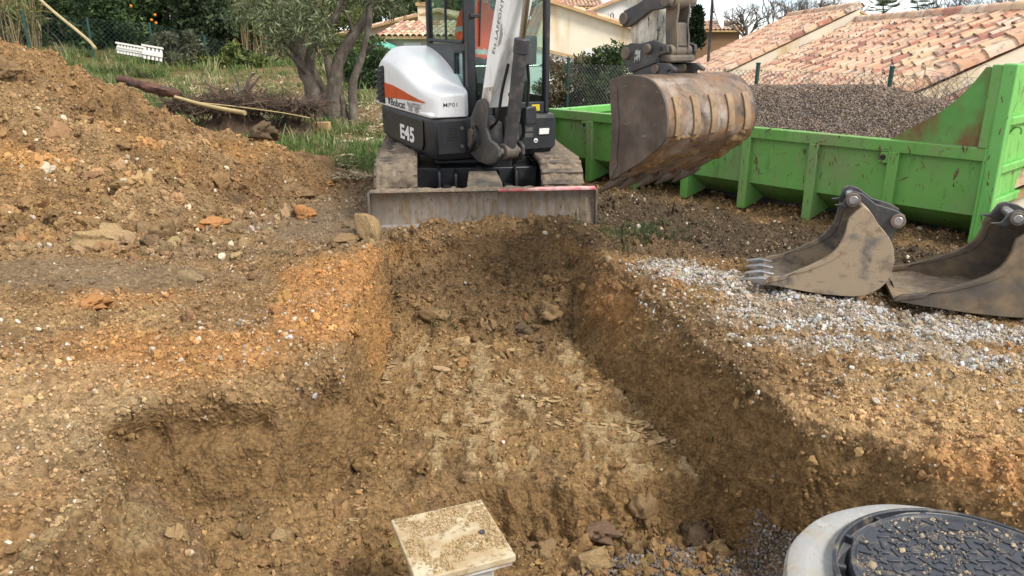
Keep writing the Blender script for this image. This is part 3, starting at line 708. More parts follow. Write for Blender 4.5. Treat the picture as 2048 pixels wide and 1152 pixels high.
def heap_z(x, y):
    i = np.clip(((y - HY[0]) / (HY[1] - HY[0])).astype(int), 0, len(HY) - 1); j = np.clip(((x - HX[0]) / (HX[1] - HX[0])).astype(int), 0, len(HX) - 1)
    inside = (x > HX[0]) & (x < HX[-1]) & (y > HY[0]) & (y < HY[-1])
    return np.where(inside, hz[i, j], -9.0)
def heap_col(x, y):
    i = np.clip(((y - HY[0]) / (HY[1] - HY[0])).astype(int), 0, len(HY) - 1); j = np.clip(((x - HX[0]) / (HX[1] - HX[0])).astype(int), 0, len(HX) - 1)
    return hcol[i, j]

# ------------------------------------------------------------------ crumbs, pebbles, gravel
rs = np.random.default_rng(7)
STONES = proto_collection('stone', [rock_mesh('stone_%d' % i, 'stone', 300 + i, 2, 0.3, 0.72) for i in range(6)])
CLODS = proto_collection('clod', [rock_mesh('clod_%d' % i, 'clod_soil', 340 + i, 3, 0.60, 0.75, 9) for i in range(8)])
CRUMBS = proto_collection('crumb', [rock_mesh('crumb_%d' % i, 'clod_soil', 380 + i, 2, 0.55, 0.65, 8) for i in range(8)])
flatP = P3.reshape(-1, 3); flatN = NRM.reshape(-1, 3); flatC = COLR.reshape(-1, 3); flatCut = CUT.reshape(-1)
area_w = np.zeros(GX.shape); dxg = np.gradient(GX, axis=1); dyg = np.gradient(GY, axis=0)
area_w = (np.abs(dxg * dyg) / np.maximum(NRM[..., 2], 0.15)).reshape(-1)
def pick(weight, n):
    w = area_w * weight; w = w / w.sum()
    i = rs.choice(len(w), n, p=w)
    jit = rs.uniform(-0.5, 0.5, (n, 3)) * 0.02
    t = jit - flatN[i] * (jit * flatN[i]).sum(1, keepdims=True)
    return i, flatP[i] + t
dist = np.maximum(flatP[:, 1], 1.5)
nearw = ((flatP[:, 1] > 1.6) & (flatP[:, 1] < 9.5) & (np.abs(flatP[:, 0]) < 0.75 * flatP[:, 1] + 0.8)).astype(float)
view_w = nearw * np.minimum(1, (3.2 / dist) ** 1.3)
not_soft = 1 - 0.8 * SOFT.reshape(-1)
smear_f = (1 - 0.85 * SMEAR.reshape(-1)) * (1 - 0.8 * (STEEP * sstep(-0.04, -0.12, CUT)).reshape(-1))
def rnd_rot(n): return rs.uniform(0, 6.283, (n, 3))
def tint(c, n, k=0.25): return c * rs.uniform(1 - k, 1 + k, (n, 1)) * rs.uniform(0.95, 1.05, (n, 3))
# soil crumbs everywhere
i, p = pick(view_w * not_soft * smear_f * (0.35 + 0.9 * sstep(-0.3, 0.4, clump).reshape(-1)) * (1 - 0.5 * (flatCut < -0.4)), 95000)
s = 0.0046 * np.exp(rs.normal(0, 0.45, len(i))) * (1 + 0.10 * dist[i])
scatter('soil_crumbs', p + flatN[i] * s[:, None] * 0.25, rnd_rot(len(i)), s, tint(flatC[i] * 1.06, len(i), 0.36), CRUMBS, 'small crumbs of soil strewn over the dug ground', 'soil')
# fist-sized lumps, thick at the trench end, in the low corner and along the lips
lw = nearw * (0.10 + 1.6 * np.clip(blob(flatP[:, 0], flatP[:, 1], 0.6, 3.25, 0.75, 0.35, 26), 0, 1) * (flatCut < -0.5) + 0.55 * np.clip(blob(flatP[:, 0], flatP[:, 1], -0.1, 5.85, 1.0, 0.7, 27), 0, 1) * (flatCut < -0.05) + 0.35 * np.clip(blob(flatP[:, 0], flatP[:, 1], -1.0, 3.0, 0.5, 0.3, 28), 0, 1) * (flatCut < -0.3) + 0.5 * np.clip(blob(flatP[:, 0], flatP[:, 1], -3.2, 6.1, 1.3, 0.35, 29), 0, 1))
i, p = pick(lw * smear_f, 2600)
s = 0.022 * np.exp(rs.normal(0, 0.42, len(i)))
scatter('soil_lumps', p + flatN[i] * s[:, None] * 0.25, rnd_rot(len(i)), s, tint(flatC[i] * 0.88, len(i), 0.25), CLODS, 'loose lumps of brown soil lying in and around the trench', 'soil')
# pebbles in the surface
pw = view_w * (0.25 + 1.0 * (flatCut > -0.1)) * not_soft * smear_f
i, p = pick(pw * (1 - 0.7 * (flatCut < -0.15)), 9000)
s = 0.0048 * np.exp(rs.normal(0, 0.5, len(i))) * (1 + 0.08 * dist[i])
pc = np.array([(0.44, 0.36, 0.25), (0.54, 0.48, 0.38), (0.34, 0.26, 0.17), (0.42, 0.29, 0.16)])[rs.integers(0, 4, len(i))]
scatter('pebbles', p + flatN[i] * s[:, None] * 0.3, rnd_rot(len(i)), s, tint(pc, len(i), 0.2), STONES, 'pale pebbles scattered over the bare soil', 'pebbles')
# spread of white crushed stone on the right, thinner patches on the left
gm = gravel_mask(flatP[:, 0], flatP[:, 1])
gl = 0.10 * np.clip(blob(flatP[:, 0], flatP[:, 1], -1.45, 4.35, 0.5, 0.75, 30) + blob(flatP[:, 0], flatP[:, 1], -2.9, 3.95, 0.55, 0.3, 34) + blob(flatP[:, 0], flatP[:, 1], -1.0, 3.75, 0.16, 0.25, 35) * 2, 0, 2) * (flatCut > -0.12)
g2 = 0.05 * np.clip(blob(flatP[:, 0], flatP[:, 1], 2.6, 3.8, 1.5, 0.7, 36), 0, 1) * (flatCut > -0.12) + 0.12 * np.clip(blob(flatP[:, 0], flatP[:, 1], 3.1, 5.1, 0.7, 0.25, 37), 0, 1)
gbreak = sstep(-0.55, 0.35, fbm(flatP[:, 0] * 3.2, flatP[:, 1] * 3.2, None, 4, 232))
g2 = g2 + 0.10 * np.clip(blob(flatP[:, 0], flatP[:, 1], 2.2, 4.45, 1.7, 0.75, 57, -0.2), 0, 1) * (flatCut > -0.1) * gbreak
i, p = pick(nearw * (gm ** 1.6 * (0.04 + 0.96 * gbreak ** 1.5) + 0.30 * gl + 0.8 * g2 + 0.04 * (gm > 0.02)), 12000)
s = 0.0074 * np.exp(rs.normal(0, 0.40, len(i)))
pc = np.array([(0.60, 0.59, 0.565), (0.46, 0.45, 0.43), (0.34, 0.325, 0.30), (0.48, 0.42, 0.33)])[rs.integers(0, 4, len(i))]
scatter('white_gravel', p + flatN[i] * s[:, None] * 0.15, rnd_rot(len(i)), s, tint(pc, len(i), 0.16), STONES, 'spread of white crushed stone beside the loose buckets', 'gravel')
# grey drainage gravel in the low corner of the pit
gw = np.clip(blob(flatP[:, 0], flatP[:, 1], 0.75, 3.08, 0.55, 0.30, 38), 0, 1) * (flatCut < -0.55)
i, p = pick(gw, 8000)
s = 0.0065 * np.exp(rs.normal(0, 0.25, len(i)))
scatter('grey_gravel', p + flatN[i] * s[:, None] * 0.6, rnd_rot(len(i)), s, tint(np.array((0.20, 0.172, 0.148)) * np.ones((len(i), 1)), len(i), 0.5), STONES, 'patch of fine grey gravel in the low corner of the pit', 'gravel')
# crumbs and stones on the heap
n = 42000
x = rs.uniform(-7.2, -2.0, n); y = 5.8 + 3.6 * rs.beta(1.3, 1.6, n); z = heap_z(x, y); k = z > gzf(-4, 7) + 0.01
x, y, z = x[k], y[k], z[k]; s = 0.0095 * np.exp(rs.normal(0, 0.5, len(x)))
scatter('heap_crumbs', np.stack([x, y, z + s * 0.2], 1), rnd_rot(len(x)), s, tint(heap_col(x, y) * 1.05, len(x), 0.36), CRUMBS, 'crumbs of soil covering the spoil heap', 'soil')
n = 900
x = rs.uniform(-6.5, -2.1, n); y = 5.9 + 2.9 * rs.beta(1.1, 2.2, n); z = heap_z(x, y); z = np.maximum(z, ground_z(x, y)); s = 0.034 * np.exp(rs.normal(0, 0.45, n))
scatter('heap_lumps', np.stack([x, y, z + s * 0.25], 1), rnd_rot(n), s, tint(np.where((heap_z(x, y) > 0.01)[:, None], heap_col(x, y), (0.26, 0.18, 0.10)), n, 0.3), CLODS, 'loose lumps of soil rolled down the spoil heap', 'soil')
n = 420
x = rs.uniform(-6.5, -2.1, n); y = 5.9 + 3.0 * rs.beta(1.1, 1.9, n); z = np.maximum(heap_z(x, y), ground_z(x, y)); s = 0.017 * np.exp(rs.normal(0, 0.4, n))
scatter('heap_stones', np.stack([x, y, z + s * 0.3], 1), rnd_rot(n), s, tint(np.array((0.55, 0.47, 0.34)) * np.ones((n, 1)), n, 0.25), STONES, 'pale stones lying on the spoil heap', 'stones')

# flat flakes of clay smeared by the bucket, lying in streaks on the trench floor
def flake_mesh(name, seed):
    g = random.Random(seed); n = 9; top = []; v = []
    for i in range(n):
        t = 2 * math.pi * i / n; r = g.uniform(0.6, 1.05); v.append((math.cos(t) * r, math.sin(t) * r * 0.62, 0.10 + g.uniform(-.03, .05)))
    v += [(x * 1.02, y * 1.02, -0.08) for x, y, z in v] + [(0, 0, 0.10)]
    f = [(i, (i + 1) % n, 2 * n) for i in range(n)] + [(n + i, n + (i + 1) % n, (i + 1) % n, i) for i in range(n)]
    me = bpy.data.meshes.new(name); me.from_pydata(v, [], f); me.materials.append(MATS['stone']); return me
FLAKES = proto_collection('clay_flake', [flake_mesh('clay_flake_%d' % i, 800 + i) for i in range(7)])
fp = []
for (u0, v0, u1, v1, n, w) in ((783, 690, 765, 800, 22, 7), (893, 690, 905, 730, 14, 12), (905, 740, 915, 790, 10, 14), (955, 750, 965, 830, 18, 14), (968, 820, 980, 890, 14, 14), (1012, 755, 1050, 790, 16, 22), (1030, 790, 1120, 815, 22, 20), (1090, 830, 1180, 850, 20, 24), (1160, 840, 1300, 862, 26, 16), (1240, 862, 1335, 888, 26, 14), (850, 770, 860, 800, 8, 16), (770, 850, 780, 880, 8, 12), (870, 860, 915, 880, 9, 16), (1290, 850, 1345, 890, 16, 8), (720, 985, 700, 1080, 10, 8), (1170, 760, 1180, 790, 8, 16), (835, 780, 900, 850, 10, 40), (1000, 690, 1010, 740, 7, 26)):
    for k in range(n * 2):
        t = rs.uniform(); x, y, _ = gz(u0 + (u1 - u0) * t + rs.normal(0, w), v0 + (v1 - v0) * t + rs.normal(0, 5), -0.57); fp.append((x, y))
fp = np.array(fp); j = [int(np.argmin((flatP[:, 0] - a) ** 2 + (flatP[:, 1] - b) ** 2)) for a, b in fp]; q = flatP[j]
nf = len(j); sc = 0.0125 * np.exp(rs.normal(0, 0.5, nf)); sc3 = np.stack([sc * 1.5, sc, sc * 0.45 + 0.004], 1)
scatter('clay_flakes', q + np.array((0, 0, 0.004)), np.stack([rs.normal(0.10, .16, nf), rs.normal(0, .14, nf), rs.normal(0, .6, nf)], 1), sc3, tint(np.array((0.33, 0.235, 0.122)) * np.ones((nf, 1)), nf, 0.2), FLAKES, 'flat flakes of smeared tan clay on the trench floor', 'clay')

# ------------------------------------------------------------------ single large clods
def clod_mat(name, c):
    return coat(name, c, 1.0, vary=0.35, scale=11, layers=[((c[0] * 0.6, c[1] * 0.58, c[2] * 0.55), 0.32, 16, None, 0.1), ((min(1, c[0] * 1.7), c[1] * 1.7, c[2] * 1.7), 0.16, 45, None, 0.05)], bump=1.0, bump_scale=45, spec=0.05)
clod_mat('clod_brown', (0.24, 0.16, 0.085)); clod_mat('clod_tan', (0.34, 0.24, 0.125)); clod_mat('clod_orange', (0.42, 0.21, 0.085)); clod_mat('clod_dark', (0.135, 0.095, 0.06)); clod_mat('clod_pale', (0.55, 0.47, 0.34)); clod_mat('clod_purple', (0.19, 0.125, 0.082))
BIGCLOD = [rock_mesh('soil_clod_%d' % i, 'clod_brown', 500 + i, 4, 0.62, 0.8, 6) for i in range(6)]
def clod(u, v, z, size, mat, label, rot=0.0, group=None, flat=1.0, k=0, on_heap=False, tilt=0.0, name='soil_clod', stretch=1.0):
    x, y, _ = gz(u, v, z)
    zz = gzf(x, y)
    me = BIGCLOD[k % 6].copy(); me.materials.clear(); me.materials.append(MATS[mat])
    o = bpy.data.objects.new(name, me); COL.objects.link(o)
    o.scale = (size * stretch, size, size * flat); o.rotation_euler = (tilt, 0, rot)
    base = max(zz, float(heap_z(np.array([x]), np.array([y]))[0])) if on_heap else zz
    o.location = (x, y, base + size * flat * 0.42)
    return set_props(o, label, 'clod', group)
clod(736, 482, 0, 0.13, 'clod_tan', 'upright pointed tan clod at the left end of the blade', 0.3, k=1, flat=1.55)
clod(690, 488, 0, 0.12, 'clod_brown', 'flat brown clod lying beside the upright pointed clod', 0.9, k=2, flat=0.6, stretch=1.3)
clod(610, 438, 0, 0.085, 'clod_orange', 'small orange clod alone on the grey mud left of the blade', 0.4, k=3)
clod(187, 612, 0, 0.095, 'clod_orange', 'rounded orange clod on the bare soil below the grey mud', 1.2, k=4, flat=0.75, stretch=1.25)
clod(222, 495, 0, 0.17, 'clod_tan', 'largest tan clod at the front foot of the spoil heap', 0.2, k=5, flat=0.75, stretch=1.25)
clod(290, 470, 0, 0.12, 'clod_brown', 'brown clod right beside the largest clod of the heap foot', 1.8, k=0)
clod(330, 475, 0, 0.13, 'clod_brown', 'brown clod third from the left along the heap foot', 2.4, k=1)
clod(430, 450, 0, 0.11, 'clod_orange', 'clod with a bright orange top right of the heap foot', 0.5, k=2, stretch=1.4, flat=0.7)
clod(575, 400, 0, 0.15, 'clod_brown', 'long brown clod at the right tip of the spoil heap', 0.1, k=3, stretch=1.5, flat=0.7)
clod(535, 370, 0, 0.17, 'clod_dark', 'big dark clod near the right tip of the spoil heap', 0.7, k=4, on_heap=True)
clod(593, 342, 0, 0.15, 'clod_tan', 'squarish tan clod lying on the grass behind the heap tip', 0.2, k=5, flat=0.8)
clod(640, 372, 0, 0.12, 'clod_orange', 'low orange clod half hidden in the grass', 0.4, k=0, flat=0.5, stretch=1.3)
clod(480, 420, 0, 0.13, 'clod_dark', 'dark rooty clod lying before the right end of the heap', 1.1, k=1, stretch=1.4)
clod(112, 445, 0, 0.085, 'clod_pale', 'pale limestone lump standing low on the spoil heap', 0.6, k=2, on_heap=True, flat=1.1, name='stone_lump')
clod(60, 400, 0, 0.12, 'clod_brown', 'brown clod high at the left end of the spoil heap', 0.6, k=3, on_heap=True)
clod(1040, 660, -0.5, 0.10, 'clod_dark', 'dark clod in the middle of the trench floor', 0.2, k=4)
clod(1098, 630, -0.45, 0.10, 'clod_brown', 'brown clod against the far right corner of the trench', 1.2, k=5)
clod(980, 655, -0.5, 0.07, 'clod_brown', 'small brown clod left of the dark trench clod', 2.2, k=0)
clod(870, 640, -0.45, 0.11, 'clod_brown', 'broad brown clod at the foot of the far trench slope', 0.2, k=1, flat=0.6, stretch=1.4)
clod(1200, 1085, -0.85, 0.10, 'clod_purple', 'largest reddish-brown clod in the low pit corner', 0.4, k=4, stretch=1.2, flat=0.8)
clod(1285, 1050, -0.82, 0.09, 'clod_brown', 'upright brown clod in front of the step in the pit', 1.4, k=3, flat=1.2)
clod(1090, 1110, -0.85, 0.08, 'clod_brown', 'brown clod right beside the square chamber cover', 2.0, k=4)
clod(1170, 1130, -0.85, 0.075, 'clod_tan', 'tan clod at the left edge of the grey gravel', 2.6, k=5, flat=1.1)
clod(1395, 1075, -0.85, 0.09, 'clod_dark', 'dark clod at the foot of the right pit wall', 0.9, k=0)
clod(1440, 1110, -0.85, 0.07, 'clod_brown', 'brown clod right of the grey gravel by the pit wall', 0.9, k=1)
clod(560, 1075, -0.5, 0.05, 'clod_tan', 'tan stone-like clod on the floor of the left pit', 0.7, k=2)
clod(487, 1078, -0.5, 0.042, 'clod_brown', 'smaller brown clod on the floor of the left pit', 1.7, k=3)
# ------------------------------------------------------------------ excavator
UC = Frame(-0.43, 8.4, 6)        # undercarriage
UP = Frame(-0.43, 8.4, 24)       # slewed upper body
BM = Frame(1.0, 5.75, 35)        # boom plane
EXC = empty('excavator', (-0.43, 8.4, 0), 'white and black mini excavator with raised boom standing at the trench end', 'excavator')
def cylT(T, p0, p1, r, n=20, m=None):
    return (m or MB()).cyl(T(*p0), T(*p1), r, n)
def smooth_poly(pts, n):
    q = curve_pts([(p[0], p[1], 0) for p in pts], n); return [(p.x, p.y) for p in q]

def track(side):
    b0, b1 = side * 0.78 - 0.20, side * 0.78 + 0.20
    r, zc, af, ar = 0.262, 0.275, 1.02, -1.02
    path = []
    for k in range(13):
        t = math.pi / 2 - math.pi * k / 12; path.append((af + r * math.cos(t), zc + r * math.sin(t)))
    for k in range(1, 8): path.append((af + (ar - af) * k / 8, zc - r))
    for k in range(13):
        t = -math.pi / 2 - math.pi * k / 12; path.append((ar + r * math.cos(t), zc + r * math.sin(t)))
    for k in range(1, 8): path.append((ar + (af - ar) * k / 8, zc + r - 0.012 * math.sin(math.pi * k / 8)))
    n = len(path); cx = lambda p, d: None
    def off(d):
        out = []
        for i in range(n):
            p, q = path[i - 1], path[(i + 1) % n]; tx, tz = q[0] - p[0], q[1] - p[1]; L = math.hypot(tx, tz)
            out.append((path[i][0] - tz / L * d, path[i][1] + tx / L * d))
        return out
    outer, inner = off(0.0), off(-0.028)
    m = MB()
    v = [UC(b, a, z) for b in (b0, b1) for a, z in outer] + [UC(b, a, z) for b in (b0, b1) for a, z in inner]
    f = []
    for i in range(n):
        j = (i + 1) % n
        f += [(i, j, n + j, n + i), (2 * n + i, 3 * n + i, 3 * n + j, 2 * n + j), (i, 2 * n + i, 2 * n + j, j), (n + i, n + j, 3 * n + j, 3 * n + i)]
    m.add(v, f); tr = m.build('track', 'rubber', EXC)
    # lugs across the belt
    L = [0]
    for i in range(n): L.append(L[-1] + math.dist(path[i], path[(i + 1) % n]))
    lug = MB(); lug.prism([(-0.033, -0.004), (-0.020, 0.030), (0.020, 0.030), (0.033, -0.004)], -0.195, 0.195, lambda p, q, t: (t, p, q))
    lug_me = None; s = 0.0
    while s < L[-1] - 0.05:
        k = max(i for i in range(n) if L[i] <= s); t = (s - L[k]) / (L[k + 1] - L[k]); p, q = path[k], path[(k + 1) % n]
        a = p[0] + (q[0] - p[0]) * t; z = p[1] + (q[1] - p[1]) * t
        ang = math.atan2(q[1] - p[1], q[0] - p[0])
        if z > 0.15:
            if lug_me is None:
                o = lug.build('track_lug', 'rubber', tr, bevel=0.004); lug_me = o.data
            else:
                o = bpy.data.objects.new('track_lug', lug_me); COL.objects.link(o); adopt(o, tr)
            ta = Vector((UC.a[0] * math.cos(ang), UC.a[1] * math.cos(ang), math.sin(ang))); bb = Vector((*UC.b, 0))
            nn = bb.cross(ta)
            if nn.dot(Vector((UC.a[0] * (a * 0.25), UC.a[1] * (a * 0.25), z - zc))) < 0: nn = -nn; ta = -ta
            mt = Matrix((bb, ta, nn)).transposed().to_4x4(); mt.translation = UC(side * 0.78, a, z); o.matrix_world = mt
            o.matrix_basis = mt
        s += 0.108
    # caked mud
    na, nb = 150, 44; A = []
    run = [i for i in range(n)]
    ss = np.linspace(L[-1] - 2.35, L[-1] + 0.50, na); V = np.zeros((na, nb, 3)); keep = np.zeros((na, nb), bool)
    for i, s_ in enumerate(ss):
        s_ = s_ % L[-1]; k = max(j for j in range(n) if L[j] <= s_); t = (s_ - L[k]) / (L[k + 1] - L[k]); p, q = path[k], path[(k + 1) % n]
        a = p[0] + (q[0] - p[0]) * t; z = p[1] + (q[1] - p[1]) * t; tx, tz = (q[0] - p[0]), (q[1] - p[1]); l_ = math.hypot(tx, tz)
        bs = np.linspace(b0 + 0.004, b1 - 0.004, nb)
        h = 0.018 + 0.026 * fbm(bs * 9, np.full(nb, ss[i] * 9), None, 4, 400 + side) + (0.014 if side < 0 else -0.008)
        h = h * sstep(0, 0.03, np.minimum(bs - b0, b1 - bs)) + 0.006 * fbm(bs * 40, np.full(nb, ss[i] * 40), None, 2, 410)
        for j in range(nb): V[i, j] = UC(bs[j], a - tz / l_ * h[j], z + tx / l_ * h[j])
    id_ = np.arange(na * nb).reshape(na, nb)
    q4 = np.stack([id_[:-1, :-1], id_[:-1, 1:], id_[1:, 1:], id_[1:, :-1]], -1).reshape(-1, 4)
    link_mesh(array_mesh('mud_crust', V.reshape(-1, 3), q4, 'dry_mud', smooth=True), 'mud_crust', tr)
    m = MB().box((b0 + 0.05, -0.95, 0.13), (b1 - 0.05, 0.95, 0.40), UC); m.build('track_frame', 'dark_steel', EXC, bevel=0.02)
    for a, rr in ((af, 0.215), (ar, 0.215)):
        cylT(UC, (b0 + 0.06, a, zc), (b1 - 0.06, a, zc), rr, 24).build('track_wheel', 'mud_steel', EXC, bevel=0.01)
    for k in range(4):
        cylT(UC, (b0 + 0.06, -0.66 + 0.44 * k, 0.115), (b1 - 0.06, -0.66 + 0.44 * k, 0.115), 0.085, 18).build('track_roller', 'mud_steel', EXC)
track(-1); track(1)

m = MB().box((-0.60, -0.75, 0.24), (0.60, 0.78, 0.44), UC); m.box((-0.42, -0.55, 0.44), (0.42, 0.55, 0.53), UC)
for s_ in (-1, 1):
    m.prism([(0.70, 0.44), (0.95, 0.40), (0.98, 0.18), (0.70, 0.20)], s_ * 0.20, s_ * 0.23, lambda p, q, t: UC(t, p, q))
    m.prism([(0.70, 0.46), (0.95, 0.42), (0.98, 0.18), (0.70, 0.20)], s_ * 0.36, s_ * 0.39, lambda p, q, t: UC(t, p, q))
m.build('carbody', 'black_paint', EXC, bevel=0.012)
cylT(UP, (0, 0, 0.50), (0, 0, 0.60), 0.46, 40).build('slew_ring', 'dark_steel', EXC)
for s_ in (-1, 1):
    MB().prism([(0.60, 0.30), (1.66, 0.26), (1.68, 0.12), (0.60, 0.14)], s_ * 0.30 - 0.045, s_ * 0.30 + 0.045, lambda p, q, t: UC(t, p, q)).build('blade_arm', 'black_paint', EXC, bevel=0.01)
cylT(UC, (0.03, 0.75, 0.40), (0.03, 1.25, 0.33), 0.055).build('blade_cylinder', 'dark_steel', EXC)
cylT(UC, (0.03, 1.25, 0.33), (0.03, 1.64, 0.28), 0.03).build('blade_cylinder_rod', 'chrome_rod', EXC)
m = MB(); gp = [(-0.10, 1.18, 0.47), (0.16, 1.18, 0.47), (0.19, 1.46, 0.41), (0.19, 1.60, 0.28), (-0.13, 1.60, 0.28), (-0.13, 1.46, 0.41)]
m.add([UC(*p) for p in gp] + [UC(p[0], p[1] - 0.012, p[2] - 0.022) for p in gp], [(0, 1, 2, 5), (5, 2, 3, 4), (6, 11, 8, 7), (11, 10, 9, 8), (0, 6, 7, 1), (1, 7, 8, 2), (2, 8, 9, 3), (3, 9, 10, 4), (4, 10, 11, 5), (5, 11, 6, 0)])
m.build('cylinder_guard', 'mud_steel', EXC, bevel=0.008)
# dozer blade
def blade_a(z): return 1.735 + 0.055 * ((z - 0.20) / 0.21) ** 2
zs = [0.0, 0.05, 0.10, 0.15, 0.20, 0.25, 0.30, 0.35, 0.395]
def blade_strip(z0, z1, b0, b1, lift=0.0):
    zz = [z for z in np.linspace(z0, z1, 8)]
    return [(blade_a(z) + lift, z) for z in zz] + [(blade_a(z) - 0.026, z) for z in reversed(zz)]
bl = MB().prism(blade_strip(0.085, 0.39, 0, 0), -0.98, 0.98, lambda p, q, t: UC(t, p, q)).build('blade', 'blade_steel', EXC, bevel=0.004)
MB().prism(blade_strip(0.0, 0.105, 0, 0, 0.006), -0.975, 0.975, lambda p, q, t: UC(t, p, q)).build('cutting_edge', 'blade_worn', bl, bevel=0.003, label='worn bright cutting edge')
MB().box((-0.985, 1.735, 0.388), (0.12, 1.805, 0.412), UC).build('top_edge', 'mud_steel', bl, bevel=0.006)
MB().box((0.122, 1.735, 0.388), (0.985, 1.808, 0.412), UC).build('top_edge', 'pink_paint', bl, bevel=0.006, label='pink painted top edge')
for s_ in (-1, 1):
    MB().prism([(1.70, 0.0), (1.83, 0.0), (1.82, 0.39), (1.70, 0.39)], s_ * 0.992 - 0.01, s_ * 0.992 + 0.01, lambda p, q, t: UC(t, p, q)).build('end_plate', 'mud_steel', bl, bevel=0.003)
for b in (-0.45, 0.45):
    MB().prism([(1.695, 0.36), (1.695, 0.06), (1.60, 0.08), (1.60, 0.28)], b - 0.015, b + 0.015, lambda p, q, t: UC(t, p, q)).build('blade_rib', 'black_paint', bl)
def crust(name, T, b0, b1, prof, seed, hgt, parent, nb=80, na=10, mat='dry_mud', taper=0):
    """a crumbly layer lying along an edge: prof = list of (a, z) across"""
    V = np.zeros((nb, len(prof), 3)); bs = np.linspace(b0, b1, nb)
    h = hgt * (0.45 + 0.55 * np.abs(fbm(bs * 9, bs * 0, None, 4, seed))) * sstep(0, 0.06, np.minimum(bs - b0, b1 - bs))
    env = np.ones(nb)
    if taper: env = np.clip(((b1 - bs) if taper > 0 else (bs - b0)) / (b1 - b0) * (1 + 0.5 * fbm(bs * 14, bs * 0, None, 3, seed + 9)), 0.0, 1.0) ** 0.7
    zb_ = prof[-1][1]
    for j, (a, z, w) in enumerate(prof):
        nz_ = 0.012 * fbm(bs * 35, np.full(nb, j * 1.7), None, 3, seed + 3)
        for i in range(nb): V[i, j] = T(bs[i], a + w * nz_[i] - 0.03 * (1 - env[i]), zb_ + (z - zb_) * env[i] + w * (h[i] + nz_[i]) * env[i])
    id_ = np.arange(nb * len(prof)).reshape(nb, len(prof))
    q4 = np.stack([id_[:-1, :-1], id_[:-1, 1:], id_[1:, 1:], id_[1:, :-1]], -1).reshape(-1, 4)
    return link_mesh(array_mesh(name, V.reshape(-1, 3), q4, mat, smooth=True), name, parent)
crust('mud_crust', UC, -0.97, 0.45, [(1.72, 0.405, 0), (1.74, 0.41, .7), (1.77, 0.412, 1), (1.795, 0.41, .7), (1.81, 0.40, 0)], 430, 0.020, bl)
crust('mud_crust', UC, -0.98, -0.62, [(1.72, 0.08, 0), (1.76, 0.12, .6), (1.80, 0.10, .8), (1.84, 0.02, .4), (1.87, -0.08, 0)], 433, 0.05, bl, taper=1)
crust('mud_crust', UC, 0.70, 0.98, [(1.75, 0.34, 0), (1.772, 0.22, .5), (1.80, 0.10, .5), (1.85, -0.05, 0)], 436, 0.04, bl, taper=-1)

# ---- upper body: black skirt
plan = [(-0.60, 0.83), (-0.69, 0.79), (-0.725, 0.70), (-0.735, 0.3), (-0.735, -0.2), (-0.735, -0.75), (-0.715, -1.00), (-0.64, -1.20), (-0.48, -1.33), (-0.25, -1.39), (0.0, -1.40), (0.25, -1.37), (0.44, -1.28), (0.56, -1.10), (0.605, -0.85), (0.615, -0.3), (0.615, 0.4), (0.605, 0.74), (0.56, 0.82), (0.45, 0.835), (0.0, 0.83)]
def ring(z, ins, dz_rear=0.0):
    out = []
    for b, a in plan:
        k = 1 - ins / max(0.4, math.hypot(b, a)); out.append(UP(b * k, a * k, z + dz_rear * max(0, -a - 0.2)))
    return out
m = MB().loft([ring(0.515, 0.14, 0.08), ring(0.545, 0.045, 0.07), ring(0.60, 0.008, 0.03), ring(0.90, 0.0), ring(0.925, 0.006), ring(0.935, 0.02)])
skirt = m.build('body_skirt', 'black_paint', EXC, smooth=45, bevel=0.004)
sideT = lambda u, v, w: UP(-0.735 - w, u, v)
frontT = lambda u, v, w: UP(u, 0.835 + w, v)
# side cover with model lettering
MB().prism([(0.55, 0.61), (0.60, 0.66), (0.60, 0.88), (0.56, 0.905), (-0.72, 0.905), (-0.78, 0.86), (-0.78, 0.68), (-0.70, 0.63), (0.1, 0.60)], -0.002, 0.010, sideT).build('side_cover', 'black_paint', EXC, bevel=0.006)
text_mesh('E45', 'lettering', lambda u, v, w: sideT(u, v, 0.0115), -0.17, 0.66, 0.145, 'decal_white', EXC, sx=1.75, bold=0.035)
text_mesh('IIT', 'lettering', lambda u, v, w: UP(-0.722 - 0.075 * (-u - 0.95) * -1 - 0.012, u, v), -1.04, 0.77, 0.075, 'decal_white', EXC, sx=0.9, bold=0.02)
for a, z in ((-0.83, 0.84), (-0.83, 0.66)):
    MB().cyl(sideT(a, z, 0), sideT(a, z, 0.012), 0.016, 14).build('bolt', 'dark_steel', EXC)
# front skirt: seams, vents, bolts, lamp, plates
MB().prism([(-0.665, 0.60), (-0.40, 0.60), (-0.385, 0.62), (-0.385, 0.90), (-0.40, 0.915), (-0.665, 0.915)], -0.004, 0.006, frontT).build('front_cover', 'black_paint', EXC, bevel=0.005)
for k in range(5):
    MB().prism([(-0.575 + 0.006 * k, 0.735 + 0.026 * k), (-0.475, 0.735 + 0.026 * k), (-0.475, 0.745 + 0.026 * k), (-0.575 + 0.006 * k, 0.745 + 0.026 * k)], 0.004, 0.013, frontT).build('vent_slat', 'hose', EXC)
for z in (0.84, 0.67):
    MB().cyl(frontT(-0.43, z, 0.004), frontT(-0.43, z, 0.018), 0.017, 14).build('bolt', 'mud_steel', EXC)
MB().prism([(0.16, 0.60), (0.55, 0.60), (0.575, 0.63), (0.575, 0.89), (0.55, 0.91), (0.16, 0.91)], -0.004, 0.008, frontT).build('front_cover', 'black_paint', EXC, bevel=0.006)
lm = MB().prism([(0.385, 0.742), (0.495, 0.742), (0.50, 0.80), (0.39, 0.80)], 0.006, 0.020, frontT).build('headlight', 'lamp_glass', EXC, bevel=0.004)
MB().prism([(0.373, 0.730), (0.507, 0.730), (0.512, 0.812), (0.378, 0.812)], 0.004, 0.013, frontT).build('lamp_surround', 'hose', lm, bevel=0.003)
